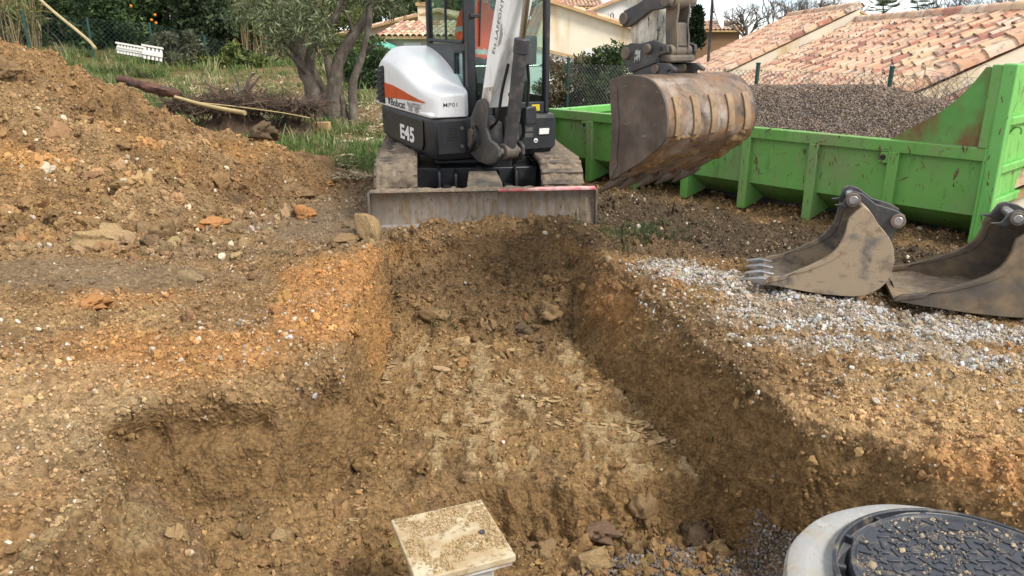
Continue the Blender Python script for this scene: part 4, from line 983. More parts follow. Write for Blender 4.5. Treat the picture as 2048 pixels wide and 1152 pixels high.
for (x0, x1, z0, z1) in ((0.235, 0.325, 0.775, 0.815), (0.235, 0.325, 0.715, 0.76)):
    MB().prism([(x0, z0), (x1, z0), (x1, z1), (x0, z1)], 0.008, 0.013, frontT).build('data_plate', 'dark_steel', EXC, bevel=0.002)
MB().cyl(frontT(0.355, 0.685, 0.007), frontT(0.355, 0.685, 0.012), 0.022, 20).build('round_badge', 'decal_white', EXC)
MB().prism([(0.340, 0.675), (0.349, 0.692), (0.355, 0.683), (0.361, 0.692), (0.370, 0.675)], 0.0118, 0.0135, frontT).build('badge_mark', 'decal_black', EXC)

# ---- white hood, lofted along the body
hood_secs = []
for (a, zs_, zt, ob, ins, ib) in ((-1.30, 1.18, 1.27, -0.53, 0.14, -0.20), (-1.25, 1.29, 1.385, -0.64, 0.13, -0.20), (-1.12, 1.355, 1.455, -0.715, 0.14, -0.20), (-0.96, 1.415, 1.545, -0.733, 0.15, -0.20), (-0.82, 1.435, 1.580, -0.735, 0.15, -0.20),
                              (-0.50, 1.418, 1.582, -0.735, 0.15, -0.20), (-0.20, 1.36, 1.515, -0.735, 0.17, -0.22), (0.05, 1.295, 1.440, -0.735, 0.17, -0.24), (0.28, 1.23, 1.345, -0.733, 0.15, -0.26), (0.48, 1.19, 1.255, -0.73, 0.11, -0.28), (0.62, 1.168, 1.20, -0.725, 0.07, -0.29), (0.72, 1.155, 1.178, -0.715, 0.045, -0.31), (0.785, 1.148, 1.168, -0.695, 0.035, -0.345), (0.815, 1.140, 1.158, -0.67, 0.03, -0.375), (0.828, 1.128, 1.145, -0.65, 0.025, -0.39), (0.832, 1.120, 1.137, -0.642, 0.025, -0.395)):
    zb = 0.945; c = 0.02
    hood_secs.append([UP(*p) for p in ((ib, a, zb + 0.004), (ib, a, zb), (ib - 0.01, a, zb), (ob + 0.010, a, zb), (ob + 0.002, a, zb), (ob, a, zb + 0.004), (ob, a, zb + c), (ob, a, (zb + zs_) / 2), (ob + 0.004, a, zs_ - 0.025), (ob + 0.02, a, zs_), (ob + ins * 0.55, a, zs_ + (zt - zs_) * 0.62), (ob + ins, a, zt - 0.008), (ob + ins + 0.05, a, zt), (ib - 0.01, a, zt), (ib, a, zt - 0.004))])
m = MB().loft(hood_secs)
hood = m.build('hood', 'white_paint', EXC, smooth=50)
sd = hood.modifiers.new('subsurf', 'SUBSURF'); sd.levels = 2; sd.render_levels = 2
MB().box((-0.733, -1.18, 0.936), (-0.42, 0.80, 0.985), UP).build('hood_base', 'white_paint', hood, bevel=0.02)
MB().prism([(-0.752, 1.187), (-0.74, 1.19), (-0.45, 1.182), (-0.10, 1.150), (0.25, 1.112), (0.50, 1.090), (0.655, 1.082), (0.645, 1.068), (0.40, 1.066), (0.0, 1.058), (-0.40, 1.045), (-0.752, 1.030)], 0.0, 0.004, sideT).build('stripe', 'orange_decal', hood)
text_mesh('Bobcat', 'lettering', lambda u, v, w: sideT(u, v, 0.004), -0.52, 0.965, 0.082, 'decal_black', hood, sx=1.75, bold=0.012)
# cat-head emblem before the name
MB().prism([(-0.625, 1.055), (-0.605, 1.035), (-0.575, 1.035), (-0.555, 1.055), (-0.55, 1.02), (-0.565, 0.998), (-0.555, 0.985), (-0.585, 0.975), (-0.605, 0.972), (-0.62, 0.99), (-0.60, 1.0), (-0.63, 1.015)], 0.0, 0.004, sideT).build('emblem', 'decal_black', hood)
text_mesh('Ets LAFFONT', 'lettering', lambda u, v, w: sideT(u, v, 0.004), 0.10, 1.018, 0.030, 'decal_black', hood, sx=1.9, bold=0.006)
for k in range(4):
    for q, x0 in enumerate((0.13, 0.33)):
        MB().prism([(x0 + 0.012 * (k % 2), 1.004 - 0.013 * k), (x0 + 0.15 - 0.02 * (k % 2), 1.004 - 0.013 * k), (x0 + 0.15 - 0.02 * (k % 2), 0.999 - 0.013 * k), (x0 + 0.012 * (k % 2), 0.999 - 0.013 * k)], 0.0, 0.003, sideT).build('small_print', 'dark_steel', hood)
MB().prism([(0.10, 1.010), (0.55, 1.010), (0.55, 1.0125), (0.10, 1.0125)], 0.0, 0.003, sideT).build('small_print', 'decal_black', hood)
text_mesh('MP01', 'lettering', lambda u, v, w: UP(u, 0.833, v), -0.605, 1.040, 0.040, 'decal_black', hood, sx=1.15, bold=0.003, spacing=1.12)
# rear-side grille with deep slats
gb = lambda u, w: -0.735 - w + 0.55 * max(0, -u - 0.98) ** 1.6
gr = MB().loft([[UP(gb(u, w), u, z) for w, z in ((-0.10, 0.962), (0.008, 0.962), (0.008, zt), (-0.10, zt))] for u, zt in ((-1.26, 1.255), (-1.2, 1.285), (-1.1, 1.31), (-1.0, 1.335), (-0.9, 1.36), (-0.80, 1.37), (-0.755, 1.35))]).build('grille', 'hose', EXC, bevel=0.006)
for k in range(6):
    z = 0.985 + 0.062 * k
    MB().loft([[UP(gb(u, w), u, z + dz) for w, dz in ((0.0, 0.0), (0.036, 0.004), (0.036, 0.022), (0.0, 0.028))] for u in (-1.255, -1.2, -1.1, -1.0, -0.92, -0.84, -0.775)]).build('grille_slat', 'black_paint', gr, bevel=0.003)

# ---- cab
CB0, CB1, CA0, CA1, CZ0, CZ1 = -0.295, 0.585, -0.58, 0.68, 0.935, 2.46
cabp = [('pillar', [(CB0, 0.585, CZ0), (CB0 + 0.085, CA1, CZ1)]), ('pillar', [(CB1 - 0.055, 0.60, CZ0), (CB1, CA1, CZ1)]), ('pillar', [(CB0, CA0, CZ0), (CB0 + 0.06, CA0 + 0.08, CZ1)]), ('pillar', [(CB1 - 0.06, CA0, CZ0), (CB1, CA0 + 0.08, CZ1)])]
for nm, (lo, hi) in cabp:
    MB().box(lo, hi, UP).build('cab_pillar', 'black_paint', EXC, bevel=0.014)
MB().box((CB0 - 0.02, CA0 - 0.03, CZ1), (CB1 + 0.02, CA1 + 0.06, CZ1 + 0.09), UP).build('cab_roof', 'black_paint', EXC, bevel=0.03)
MB().box((CB0 + 0.085, 0.615, CZ0), (CB1 - 0.055, 0.672, 1.045), UP).build('cab_front_panel', 'black_paint', EXC, bevel=0.008)
MB().box((CB0 + 0.085, 0.615, 2.36), (CB1 - 0.055, 0.665, CZ1), UP).build('cab_front_rail', 'black_paint', EXC, bevel=0.008)
MB().box((CB0 + 0.01, CA0 + 0.01, CZ0), (CB1 - 0.01, 0.612, 0.985), UP).build('cab_floor', 'black_paint', EXC)
MB().box((CB0 + 0.06, CA0 + 0.005, 0.985), (CB1 - 0.06, CA0 + 0.045, 1.55), UP).build('cab_rear_panel', 'black_paint', EXC, bevel=0.006)
MB().box((CB1 - 0.045, CA0 + 0.08, 0.985), (CB1 - 0.008, 0.60, 1.10), UP).build('door_sill', 'black_paint', EXC, bevel=0.006)
cs = lambda u, v, w: UP(CB0 - w, u, v)
# side panel below the window, framing the small quarter light
pan = MB()
for poly in ([(-0.50, 0.985), (0.30, 0.985), (0.30, 1.605), (-0.50, 1.605)], [(0.30, 1.535), (0.585, 1.535), (0.585, 1.605), (0.30, 1.605)], [(0.30, 0.985), (0.585, 0.985), (0.585, 1.13), (0.30, 1.30)], ):
    pan.prism(poly, -0.035, 0.0, cs)
pan.build('cab_side_panel', 'black_paint', EXC, bevel=0.004)
q = [(0.325, 1.30), (0.56, 1.145), (0.572, 1.16), (0.572, 1.505), (0.55, 1.53), (0.345, 1.53), (0.32, 1.50)]
MB().prism(q, -0.022, -0.016, cs).build('quarter_light', 'small_glass', EXC)
fr = MB()
for i in range(len(q)):
    a_, b_ = q[i], q[(i + 1) % len(q)]; fr.cyl(cs(*a_, 0.0), cs(*b_, 0.0), 0.014, 8)
fr.build('window_seal', 'hose', EXC)
w_ = [(-0.50, 1.64), (0.53, 1.62), (0.575, 1.67), (0.575, 2.40), (-0.50, 2.40)]
MB().prism(w_, -0.022, -0.016, cs).build('side_window', 'cab_glass', EXC)
fr = MB()
for i in range(len(w_)):
    fr.cyl(cs(*w_[i], -0.01), cs(*w_[(i + 1) % len(w_)], -0.01), 0.017, 8)
fr.build('window_seal', 'hose', EXC)
MB().box((CB0 - 0.001, 0.035, 1.63), (CB0 + 0.02, 0.06, 2.41), UP).build('window_mullion', 'hose', EXC, bevel=0.003)
MB().box((CB0 + 0.09, 0.628, 1.05), (CB1 - 0.06, 0.634, 2.355), UP).build('windscreen', 'cab_glass', EXC)
MB().box((CB1 - 0.030, CA0 + 0.085, 1.11), (CB1 - 0.024, 0.595, 2.40), UP).build('door_window', 'cab_glass', EXC)
MB().box((CB0 + 0.065, CA0 + 0.02, 1.56), (CB1 - 0.065, CA0 + 0.026, 2.40), UP).build('rear_window', 'cab_glass', EXC)
cylT(UP, (CB0 + 0.09, 0.605, 1.395), (CB1 - 0.06, 0.605, 1.395), 0.010, 12).build('window_bar', 'chrome_rod', EXC)
MB().tube([UP(-0.16, 0.645, 1.58), UP(-0.15, 0.655, 1.9), UP(-0.13, 0.65, 2.2)], 0.008, 8).build('wiper', 'hose', EXC)
MB().box((-0.27, 0.665, 1.84), (-0.17, 0.70, 1.875), UP).build('door_latch', 'hose', EXC, bevel=0.006)
st = MB().prism([(0.375, 0.96), (0.475, 0.96), (0.475, 1.02), (0.39, 1.02)], 0.0, 0.004, lambda u, v, w: UP(u, 0.673 + w, v)).build('warning_sticker', 'yellow_sticker', EXC)
MB().prism([(0.405, 0.972), (0.432, 0.968), (0.459, 0.972), (0.459, 1.008), (0.432, 1.004), (0.405, 1.008)], 0.0, 0.0055, lambda u, v, w: UP(u, 0.673 + w, v)).build('sticker_pictogram', 'decal_black', st)
MB().prism([(0.410, 0.976), (0.430, 0.973), (0.430, 1.0), (0.410, 1.003)], 0.0, 0.0070, lambda u, v, w: UP(u, 0.673 + w, v)).build('sticker_pictogram', 'yellow_sticker', st)
MB().prism([(0.434, 0.973), (0.454, 0.976), (0.454, 1.003), (0.434, 1.0)], 0.0, 0.0070, lambda u, v, w: UP(u, 0.673 + w, v)).build('sticker_pictogram', 'yellow_sticker', st)
# seat, consoles, levers
MB().box((0.02, -0.28, 1.20), (0.44, 0.12, 1.34), UP).build('seat', 'dark_cloth', EXC, bevel=0.04)
MB().prism([(-0.28, 1.30), (-0.16, 1.32), (-0.27, 2.0), (-0.38, 1.98)], 0.03, 0.43, lambda p, q, t: UP(t, p, q)).build('seat_back', 'dark_cloth', EXC, bevel=0.05)
for b in (-0.10, 0.50):
    MB().box((b - 0.05, -0.20, 0.99), (b + 0.05, 0.30, 1.46), UP).build('console', 'hose', EXC, bevel=0.03)
    MB().tube([UP(b, 0.24, 1.45), UP(b, 0.26, 1.56), UP(b + 0.01, 0.25, 1.66)], [0.016, 0.018, 0.026], 10).build('joystick', 'hose', EXC)
MB().box((0.36, 0.50, 1.40), (0.50, 0.56, 1.68), UP).build('display', 'hose', EXC, bevel=0.02)
for b in (0.14, 0.30):
    MB().tube([UP(b, 0.38, 0.99), UP(b, 0.42, 1.25), UP(b, 0.36, 1.48)], 0.014, 8).build('travel_lever', 'hose', EXC)

# ---- swing post, boom, cylinders, arm
sT = lambda p, q, t: BM(t, p, q)
MB().box((-0.26, 0.60, 0.535), (0.17, 0.86, 0.90), UP).build('swing_frame', 'mud_steel', EXC, bevel=0.03)
coat('cast_post', (0.06, 0.057, 0.054), 0.5, vary=0.3, layers=[((0.17, 0.145, 0.115), 0.26, 7, None, 0.12), ((0.20, 0.10, 0.045), 0.24, 11, None, 0.07)], bump=0.2)
cheek = [(-2.10, 1.10), (-2.02, 1.13), (-1.95, 1.10), (-1.92, 1.02), (-1.95, 0.86), (-1.89, 0.76), (-1.80, 0.735), (-1.745, 0.70), (-1.74, 0.62), (-1.80, 0.56), (-1.92, 0.52), (-2.10, 0.53), (-2.24, 0.60), (-2.22, 0.94)]
for t0, t1 in ((-0.155, -0.117), (0.117, 0.155)):
    MB().prism(cheek, t0, t1, sT).build('swing_post_cheek', 'cast_post', EXC, bevel=0.012)
MB().prism([(-2.24, 0.52), (-1.86, 0.50), (-1.84, 0.60), (-1.98, 0.66), (-2.02, 0.9), (-2.20, 0.94)], -0.084, 0.084, sT).build('swing_post', 'dark_steel', EXC, bevel=0.012)
cylT(BM, (-0.15, -2.02, 1.07), (0.15, -2.02, 1.07), 0.036).build('boom_foot_pin', 'mud_steel', EXC, bevel=0.005)
cylT(BM, (-0.145, -1.795, 0.655), (0.145, -1.795, 0.655), 0.034).build('cylinder_foot_pin', 'mud_steel', EXC, bevel=0.005)
for (pa, pz, rr) in ((-2.19, 0.74, 0.10),):
    cylT(BM, (-0.17, pa, pz), (-0.126, pa, pz), rr, 24).build('swing_bearing', 'mud_steel', EXC, bevel=0.01)
boom_c = [(-2.03, 1.06), (-1.86, 1.55), (-1.70, 2.0), (-1.52, 2.42), (-1.28, 2.72), (-0.95, 2.90), (-0.60, 2.99), (-0.20, 3.03)]
boom_h = [0.070, 0.105, 0.118, 0.135, 0.135, 0.115, 0.095, 0.07]
def beam(cen, hgt, half, T):
    secs = []
    for i, (a, z) in enumerate(cen):
        p, q = cen[max(i - 1, 0)], cen[min(i + 1, len(cen) - 1)]; L = math.hypot(q[0] - p[0], q[1] - p[1]); na, nz = -(q[1] - p[1]) / L, (q[0] - p[0]) / L
        h = hgt[i]; w = half if isinstance(half, (int, float)) else half[i]
        secs.append([T(-w, a + na * h, z + nz * h), T(w, a + na * h, z + nz * h), T(w, a - na * h, z - nz * h), T(-w, a - na * h, z - nz * h)])
    return MB().loft(secs)
boom = beam(boom_c, boom_h, 0.112, BM).build('boom', 'white_paint_dirty', EXC, bevel=0.012)
text_mesh('Ets LAFFONT', 'lettering', lambda u, v, w: BM(-0.1145, -1.862 + u * 0.325 - v * 0.945, 1.50 + u * 0.945 + v * 0.325), 0.02, 0.0, 0.046, 'decal_black', boom, sx=1.25, bold=0.003, spacing=1.08)
for k in range(3):
    MB().prism([(0.10 + 0.02 * k, -0.030 - 0.016 * k), (0.30 - 0.03 * k, -0.030 - 0.016 * k), (0.30 - 0.03 * k, -0.034 - 0.016 * k), (0.10 + 0.02 * k, -0.034 - 0.016 * k)], 0, 0.002, lambda u, v, w: BM(-0.113 - w, -1.862 + u * 0.325 - v * 0.945, 1.50 + u * 0.945 + v * 0.325)).build('small_print', 'dark_steel', boom)
MB().prism([(-2.08, 1.02), (-1.98, 1.0), (-1.90, 1.14), (-1.88, 1.24), (-2.04, 1.22)], -0.117, -0.1125, sT).build('boom_foot_plate', 'white_paint_scuffed', boom, bevel=0.003)
MB().tube([BM(0, -1.795, 0.655), BM(0, -1.71, 1.02), BM(0, -1.595, 1.62)], [0.062, 0.062, 0.062], 24).build('boom_cylinder', 'dark_steel', EXC, bevel=0.006)
cylT(BM, (0, -1.612, 1.53), (0, -1.588, 1.655), 0.070, 24).build('cylinder_gland', 'dark_steel', EXC, bevel=0.008)
for t in (0.30, 0.52):
    cylT(BM, (0, -1.795 + 0.20 * t - 0.004, 0.655 + 0.965 * t), (0, -1.795 + 0.20 * t, 0.655 + 0.965 * t + 0.02), 0.066, 24).build('cylinder_band', 'mud_steel', EXC)
cylT(BM, (0, -1.59, 1.65), (0, -1.46, 2.30), 0.030, 18).build('boom_cylinder_rod', 'chrome_rod', EXC)
MB().prism([(-1.52, 2.22), (-1.40, 2.24), (-1.38, 2.36), (-1.47, 2.46)], -0.05, 0.05, sT).build('rod_bracket', 'white_paint_dirty', EXC, bevel=0.01)
cylT(BM, (-0.07, -1.795, 0.655), (0.07, -1.795, 0.655), 0.075, 24).build('cylinder_eye', 'mud_steel', EXC, bevel=0.01)
MB().box((0.05, -1.665, 1.43), (0.12, -1.60, 1.60), BM).build('valve_block', 'dark_steel', EXC, bevel=0.01)
MB().box((0.10, -1.86, 0.90), (0.22, -1.66, 1.06), BM).build('valve_block', 'black_paint', EXC, bevel=0.012)
for i, pts in enumerate(([(-0.07, -1.70, 1.44), (-0.085, -1.78, 1.2), (-0.08, -1.86, 0.95), (-0.05, -2.02, 0.85)], [(0.08, -1.63, 1.52), (0.14, -1.68, 1.25), (0.15, -1.76, 0.98), (0.10, -1.95, 0.85)], [(0.05, -2.12, 0.95), (0.08, -2.16, 1.2), (0.07, -2.05, 1.5), (0.05, -1.98, 1.8)], [(-0.18, -2.16, 0.66), (-0.20, -2.06, 0.74), (-0.18, -2.10, 0.86), (-0.12, -2.22, 0.82)], [(-0.17, -2.22, 0.62), (-0.19, -2.12, 0.68), (-0.17, -2.13, 0.78), (-0.12, -2.24, 0.74)], [(0.13, -1.75, 0.90), (0.17, -1.80, 0.80), (0.14, -1.86, 0.70), (0.11, -1.98, 0.66)])):
    MB().tube(curve_pts([BM(*p) for p in pts], 16), 0.014 if i < 3 else 0.017, 8).build('hydraulic_hose', 'hose', EXC)
# arm
arm_c = [(-0.30, 3.12), (-0.28, 2.85), (-0.20, 2.4), (-0.07, 1.95), (-0.03, 1.70), (-0.02, 1.545)]
arm = beam(arm_c, [0.08, 0.15, 0.16, 0.135, 0.115, 0.085], 0.082, BM).build('arm', 'white_paint_scuffed', EXC, bevel=0.012)
cylT(BM, (-0.12, -0.22, 3.0), (0.12, -0.22, 3.0), 0.05).build('arm_pin', 'dark_steel', EXC)
cylT(BM, (0, -0.98, 3.08), (0, -0.45, 3.24), 0.055).build('arm_cylinder', 'dark_steel', EXC)
cylT(BM, (0, -0.45, 3.24), (0, -0.31, 3.14), 0.028).build('arm_cylinder_rod', 'chrome_rod', EXC)
cylT(BM, (0, 0.02, 2.75), (0, 0.17, 2.15), 0.05).build('bucket_cylinder', 'dark_steel', EXC)
cylT(BM, (0, 0.17, 2.15), (0, 0.225, 1.93), 0.026).build('bucket_cylinder_rod', 'chrome_rod', EXC)
link = smooth_poly([(-0.19, 1.845), (-0.06, 1.885), (0.06, 1.935), (0.16, 1.955), (0.26, 1.935)], 14) + smooth_poly([(0.265, 1.86), (0.18, 1.845), (0.08, 1.835), (-0.01, 1.79), (-0.13, 1.735), (-0.20, 1.735)], 14)
for t0, t1 in ((-0.115, -0.088), (0.088, 0.115)):
    MB().prism(link, t0, t1, sT).build('side_link', 'dark_steel', EXC, bevel=0.006)
for (pa, pz, rr) in ((-0.175, 1.79, 0.042), (0.225, 1.905, 0.046)):
    cylT(BM, (-0.135, pa, pz), (0.135, pa, pz), rr, 22).build('link_pin', 'mud_steel', EXC, bevel=0.006)
cylT(BM, (-0.085, 0.225, 1.905), (0.085, 0.225, 1.905), 0.062, 24).build('link_boss', 'mud_steel', EXC, bevel=0.006)
for t in (-0.062, 0.046):
    hl = MB(); hl.prism([(0.17, 1.90), (0.28, 1.90), (0.285, 1.83), (0.275, 1.75), (0.295, 1.66), (0.295, 1.56), (0.205, 1.54), (0.185, 1.64), (0.175, 1.75)], t, t + 0.016, sT)
    hl.build('bucket_link', 'mud_steel', EXC, bevel=0.004)
MB().prism([(0.185, 1.76), (0.275, 1.76), (0.292, 1.60), (0.20, 1.60)], -0.045, 0.045, sT).build('bucket_link_web', 'mud_steel', EXC, bevel=0.012)
cylT(BM, (-0.10, 0.25, 1.575), (0.10, 0.25, 1.575), 0.042, 22).build('link_boss', 'mud_steel', EXC, bevel=0.006)
# quick coupler
cp = [(-0.135, 1.60), (-0.07, 1.625), (0.04, 1.622), (0.15, 1.645), (0.285, 1.615), (0.29, 1.565), (0.20, 1.540), (0.205, 1.515), (-0.055, 1.44), (-0.10, 1.46), (-0.15, 1.53)]
for t0, t1 in ((-0.150, -0.122), (0.122, 0.150)):
    MB().prism(cp, t0, t1, sT).build('coupler_plate', 'dark_steel', EXC, bevel=0.006)
MB().prism([(-0.07, 1.455), (0.20, 1.53), (0.20, 1.495), (-0.05, 1.42)], -0.165, 0.165, sT).build('coupler_base', 'dark_steel', EXC, bevel=0.006)
MB().box((-0.12, 0.14, 1.50), (0.12, 0.30, 1.55), BM).build('coupler_crossbar', 'mud_steel', EXC, bevel=0.015)
for (pa, pz, rr) in ((-0.095, 1.555, 0.042), (0.115, 1.588, 0.034)):
    cylT(BM, (-0.178, pa, pz), (0.178, pa, pz), rr, 22).build('coupler_pin', 'mud_steel', EXC, bevel=0.006)
cylT(BM, (-0.156, 0.232, 1.59), (-0.14, 0.232, 1.59), 0.014, 14).build('coupler_hole', 'hose', EXC)
MB().prism([(-0.02, 1.49), (0.035, 1.50), (0.04, 1.585), (-0.015, 1.575)], -0.1525, -0.1505, sT).build('maker_label', 'label_worn', EXC)

# ---- buckets
def bucket(T, outer, front, w0, w1, parent, name_shell, mats, teeth=0, straps=0, tooth_len=0.13, tooth_dir=(1, 0), strap_span=(0.3, 0.72), tooth_drop=0.0, lip=0.02, tooth_w=0.06):
    """outer: (a, z) from the top of the back round to the cutting edge; front: from the cutting edge back up the open side"""
    smat, pmat, tmat, lmat = mats
    so = smooth_poly(outer, 30); n = len(so); t = 0.016
    inn = []
    for i in range(n):
        p, q = so[max(i - 1, 0)], so[min(i + 1, n - 1)]; L = math.hypot(q[0] - p[0], q[1] - p[1]); inn.append((so[i][0] - (q[1] - p[1]) / L * t, so[i][1] + (q[0] - p[0]) / L * t))
    ca = sum(p[0] for p in so) / n; cz = sum(p[1] for p in so) / n
    if math.dist(inn[n // 2], (ca, cz)) > math.dist(so[n // 2], (ca, cz)):
        inn = [(2 * a[0] - b[0], 2 * a[1] - b[1]) for a, b in zip(so, inn)]
    m = MB(); v = [T(w, *p) for w in (w0, w1) for p in so] + [T(w, *p) for w in (w0, w1) for p in inn]; f = []
    for i in range(n - 1):
        f += [(i, i + 1, n + i + 1, n + i), (2 * n + i, 3 * n + i, 3 * n + i + 1, 2 * n + i + 1), (i, 2 * n + i, 2 * n + i + 1, i + 1), (n + i, n + i + 1, 3 * n + i + 1, 3 * n + i)]
    f += [(0, n, 3 * n, 2 * n), (n - 1, 3 * n - 1, 4 * n - 1, 2 * n - 1)]
    m.add(v, f); shell = m.build(name_shell, smat, parent)
    poly = so + smooth_poly(front, 14)
    for wa, wb in ((w0 - 0.014, w0 + 0.006), (w1 - 0.006, w1 + 0.014)):
        MB().prism(poly, wa, wb, lambda p, q, t_: T(t_, p, q)).build('side_plate', pmat, shell, bevel=0.003)
        # thickened cutting flange along the open edge
        fl = smooth_poly(front, 14); L = MB(); inset = [(p[0] + (ca - p[0]) * 0.24, p[1] + (cz - p[1]) * 0.24) for p in fl]
        L.prism(fl + inset[::-1], wa - 0.007, wb + 0.007, lambda p, q, t_: T(t_, p, q)); L.build('side_cutter', pmat, shell, bevel=0.003)
    for k in range(straps):
        w = w0 + (w1 - w0) * (k + 0.5) / straps; i0, i1 = int(n * strap_span[0]), int(n * strap_span[1])
        pts = so[i0:i1]; o2 = [(2 * a[0] - b[0], 2 * a[1] - b[1]) for a, b in zip(so, inn)][i0:i1]
        o2 = [(p[0] + (q[0] - p[0]) * 0.9, p[1] + (q[1] - p[1]) * 0.9) for p, q in zip(pts, o2)]
        MB().prism(pts + o2[::-1], w - 0.030, w + 0.030, lambda p, q, t_: T(t_, p, q)).build('wear_strap', 'bucket_strap', shell, bevel=0.004)
    dx, dz = tooth_dir; e = so[-1]
    for k in range(teeth):
        w = w0 + tooth_w * 0.6 + (w1 - w0 - tooth_w * 1.2) * k / (teeth - 1); hw = tooth_w / 2; px, pz = -dz, dx
        def sec(s, hw_, up, dn): return [T(w - hw_, e[0] + dx * s + px * up, e[1] + dz * s + pz * up), T(w + hw_, e[0] + dx * s + px * up, e[1] + dz * s + pz * up), T(w + hw_, e[0] + dx * s + px * dn, e[1] + dz * s + pz * dn), T(w - hw_, e[0] + dx * s + px * dn, e[1] + dz * s + pz * dn)]
        MB().loft([sec(-0.07, hw * 0.8, 0.03, -0.012), sec(0.02, hw, 0.034, -0.016), sec(tooth_len * 0.5, hw * 0.85, 0.022, -0.014), sec(tooth_len, hw * 0.5, 0.004, -0.006)]).build('tooth', tmat, shell, bevel=0.005)
    return shell
hang_outer = [(0.055, 1.385), (0.14, 1.412), (0.24, 1.425), (0.37, 1.420), (0.475, 1.385), (0.555, 1.31), (0.60, 1.21), (0.612, 1.09), (0.565, 0.995), (0.42, 0.885), (0.24, 0.78), (0.10, 0.70)]
hang_front = [(0.10, 0.70), (0.085, 0.78), (0.095, 0.90), (0.098, 1.08), (0.07, 1.24), (0.055, 1.385)]
hb = bucket(BM, hang_outer, hang_front, -0.425, 0.425, EXC, 'bucket', ('bucket_steel', 'bucket_side', 'bucket_side', 'bucket_side'), teeth=5, straps=5, tooth_len=0.205, tooth_dir=(-0.82, -0.57), strap_span=(0.47, 0.70), tooth_w=0.072)
MB().prism([(-0.03, 1.40), (0.05, 1.48), (0.20, 1.495), (0.31, 1.495), (0.375, 1.46), (0.365, 1.44), (0.325, 1.455), (0.30, 1.44), (0.315, 1.415), (0.2, 1.41)], -0.155, -0.120, sT).build('bucket_ear', 'dark_steel', hb, bevel=0.005)
MB().prism([(-0.03, 1.40), (0.05, 1.48), (0.20, 1.495), (0.31, 1.495), (0.375, 1.46), (0.365, 1.44), (0.325, 1.455), (0.30, 1.44), (0.315, 1.415), (0.2, 1.41)], 0.120, 0.155, sT).build('bucket_ear', 'dark_steel', hb, bevel=0.005)
cylT(BM, (-0.17, 0.20, 1.455), (0.17, 0.20, 1.455), 0.03, 18).build('bucket_pin', 'mud_steel', hb)
MB().box((-0.12, -0.02, 1.405), (0.12, 0.22, 1.45), BM).build('ear_block', 'hose', hb, bevel=0.006)
# soil stuck under the bucket
nb, ns = 70, 40; so = smooth_poly(hang_outer, 60)[40:58]
V = np.zeros((nb, len(so), 3)); bs = np.linspace(-0.42, 0.42, nb)
for j, p in enumerate(so):
    q = so[min(j + 1, len(so) - 1)] if j < len(so) - 1 else so[j]; o = so[j - 1] if j else p
    tx, tz = q[0] - o[0], q[1] - o[1]; L = math.hypot(tx, tz) or 1; nx, nz = tz / L, -tx / L
    if nx * (p[0] - 0.3) + nz * (p[1] - 1.1) < 0: nx, nz = -nx, -nz
    h = 0.030 * fbm(bs * 6, np.full(nb, j * 0.22), None, 4, 450) + 0.014 * fbm(bs * 30, np.full(nb, j * 1.1), None, 3, 451) - 0.004
    for i in range(nb): V[i, j] = BM(bs[i], p[0] + nx * h[i], p[1] + nz * h[i])
id_ = np.arange(nb * len(so)).reshape(nb, len(so))
coat('wet_soil', (0.20, 0.125, 0.06), 1.0, vary=0.5, scale=20, layers=[((0.38, 0.25, 0.10), 0.3, 26, None, 0.1)], bump=1.0, bump_scale=60)
link_mesh(array_mesh('stuck_soil', V.reshape(-1, 3), np.stack([id_[:-1, :-1], id_[:-1, 1:], id_[1:, 1:], id_[1:, :-1]], -1).reshape(-1, 4), 'wet_soil', smooth=True), 'stuck_soil', hb)

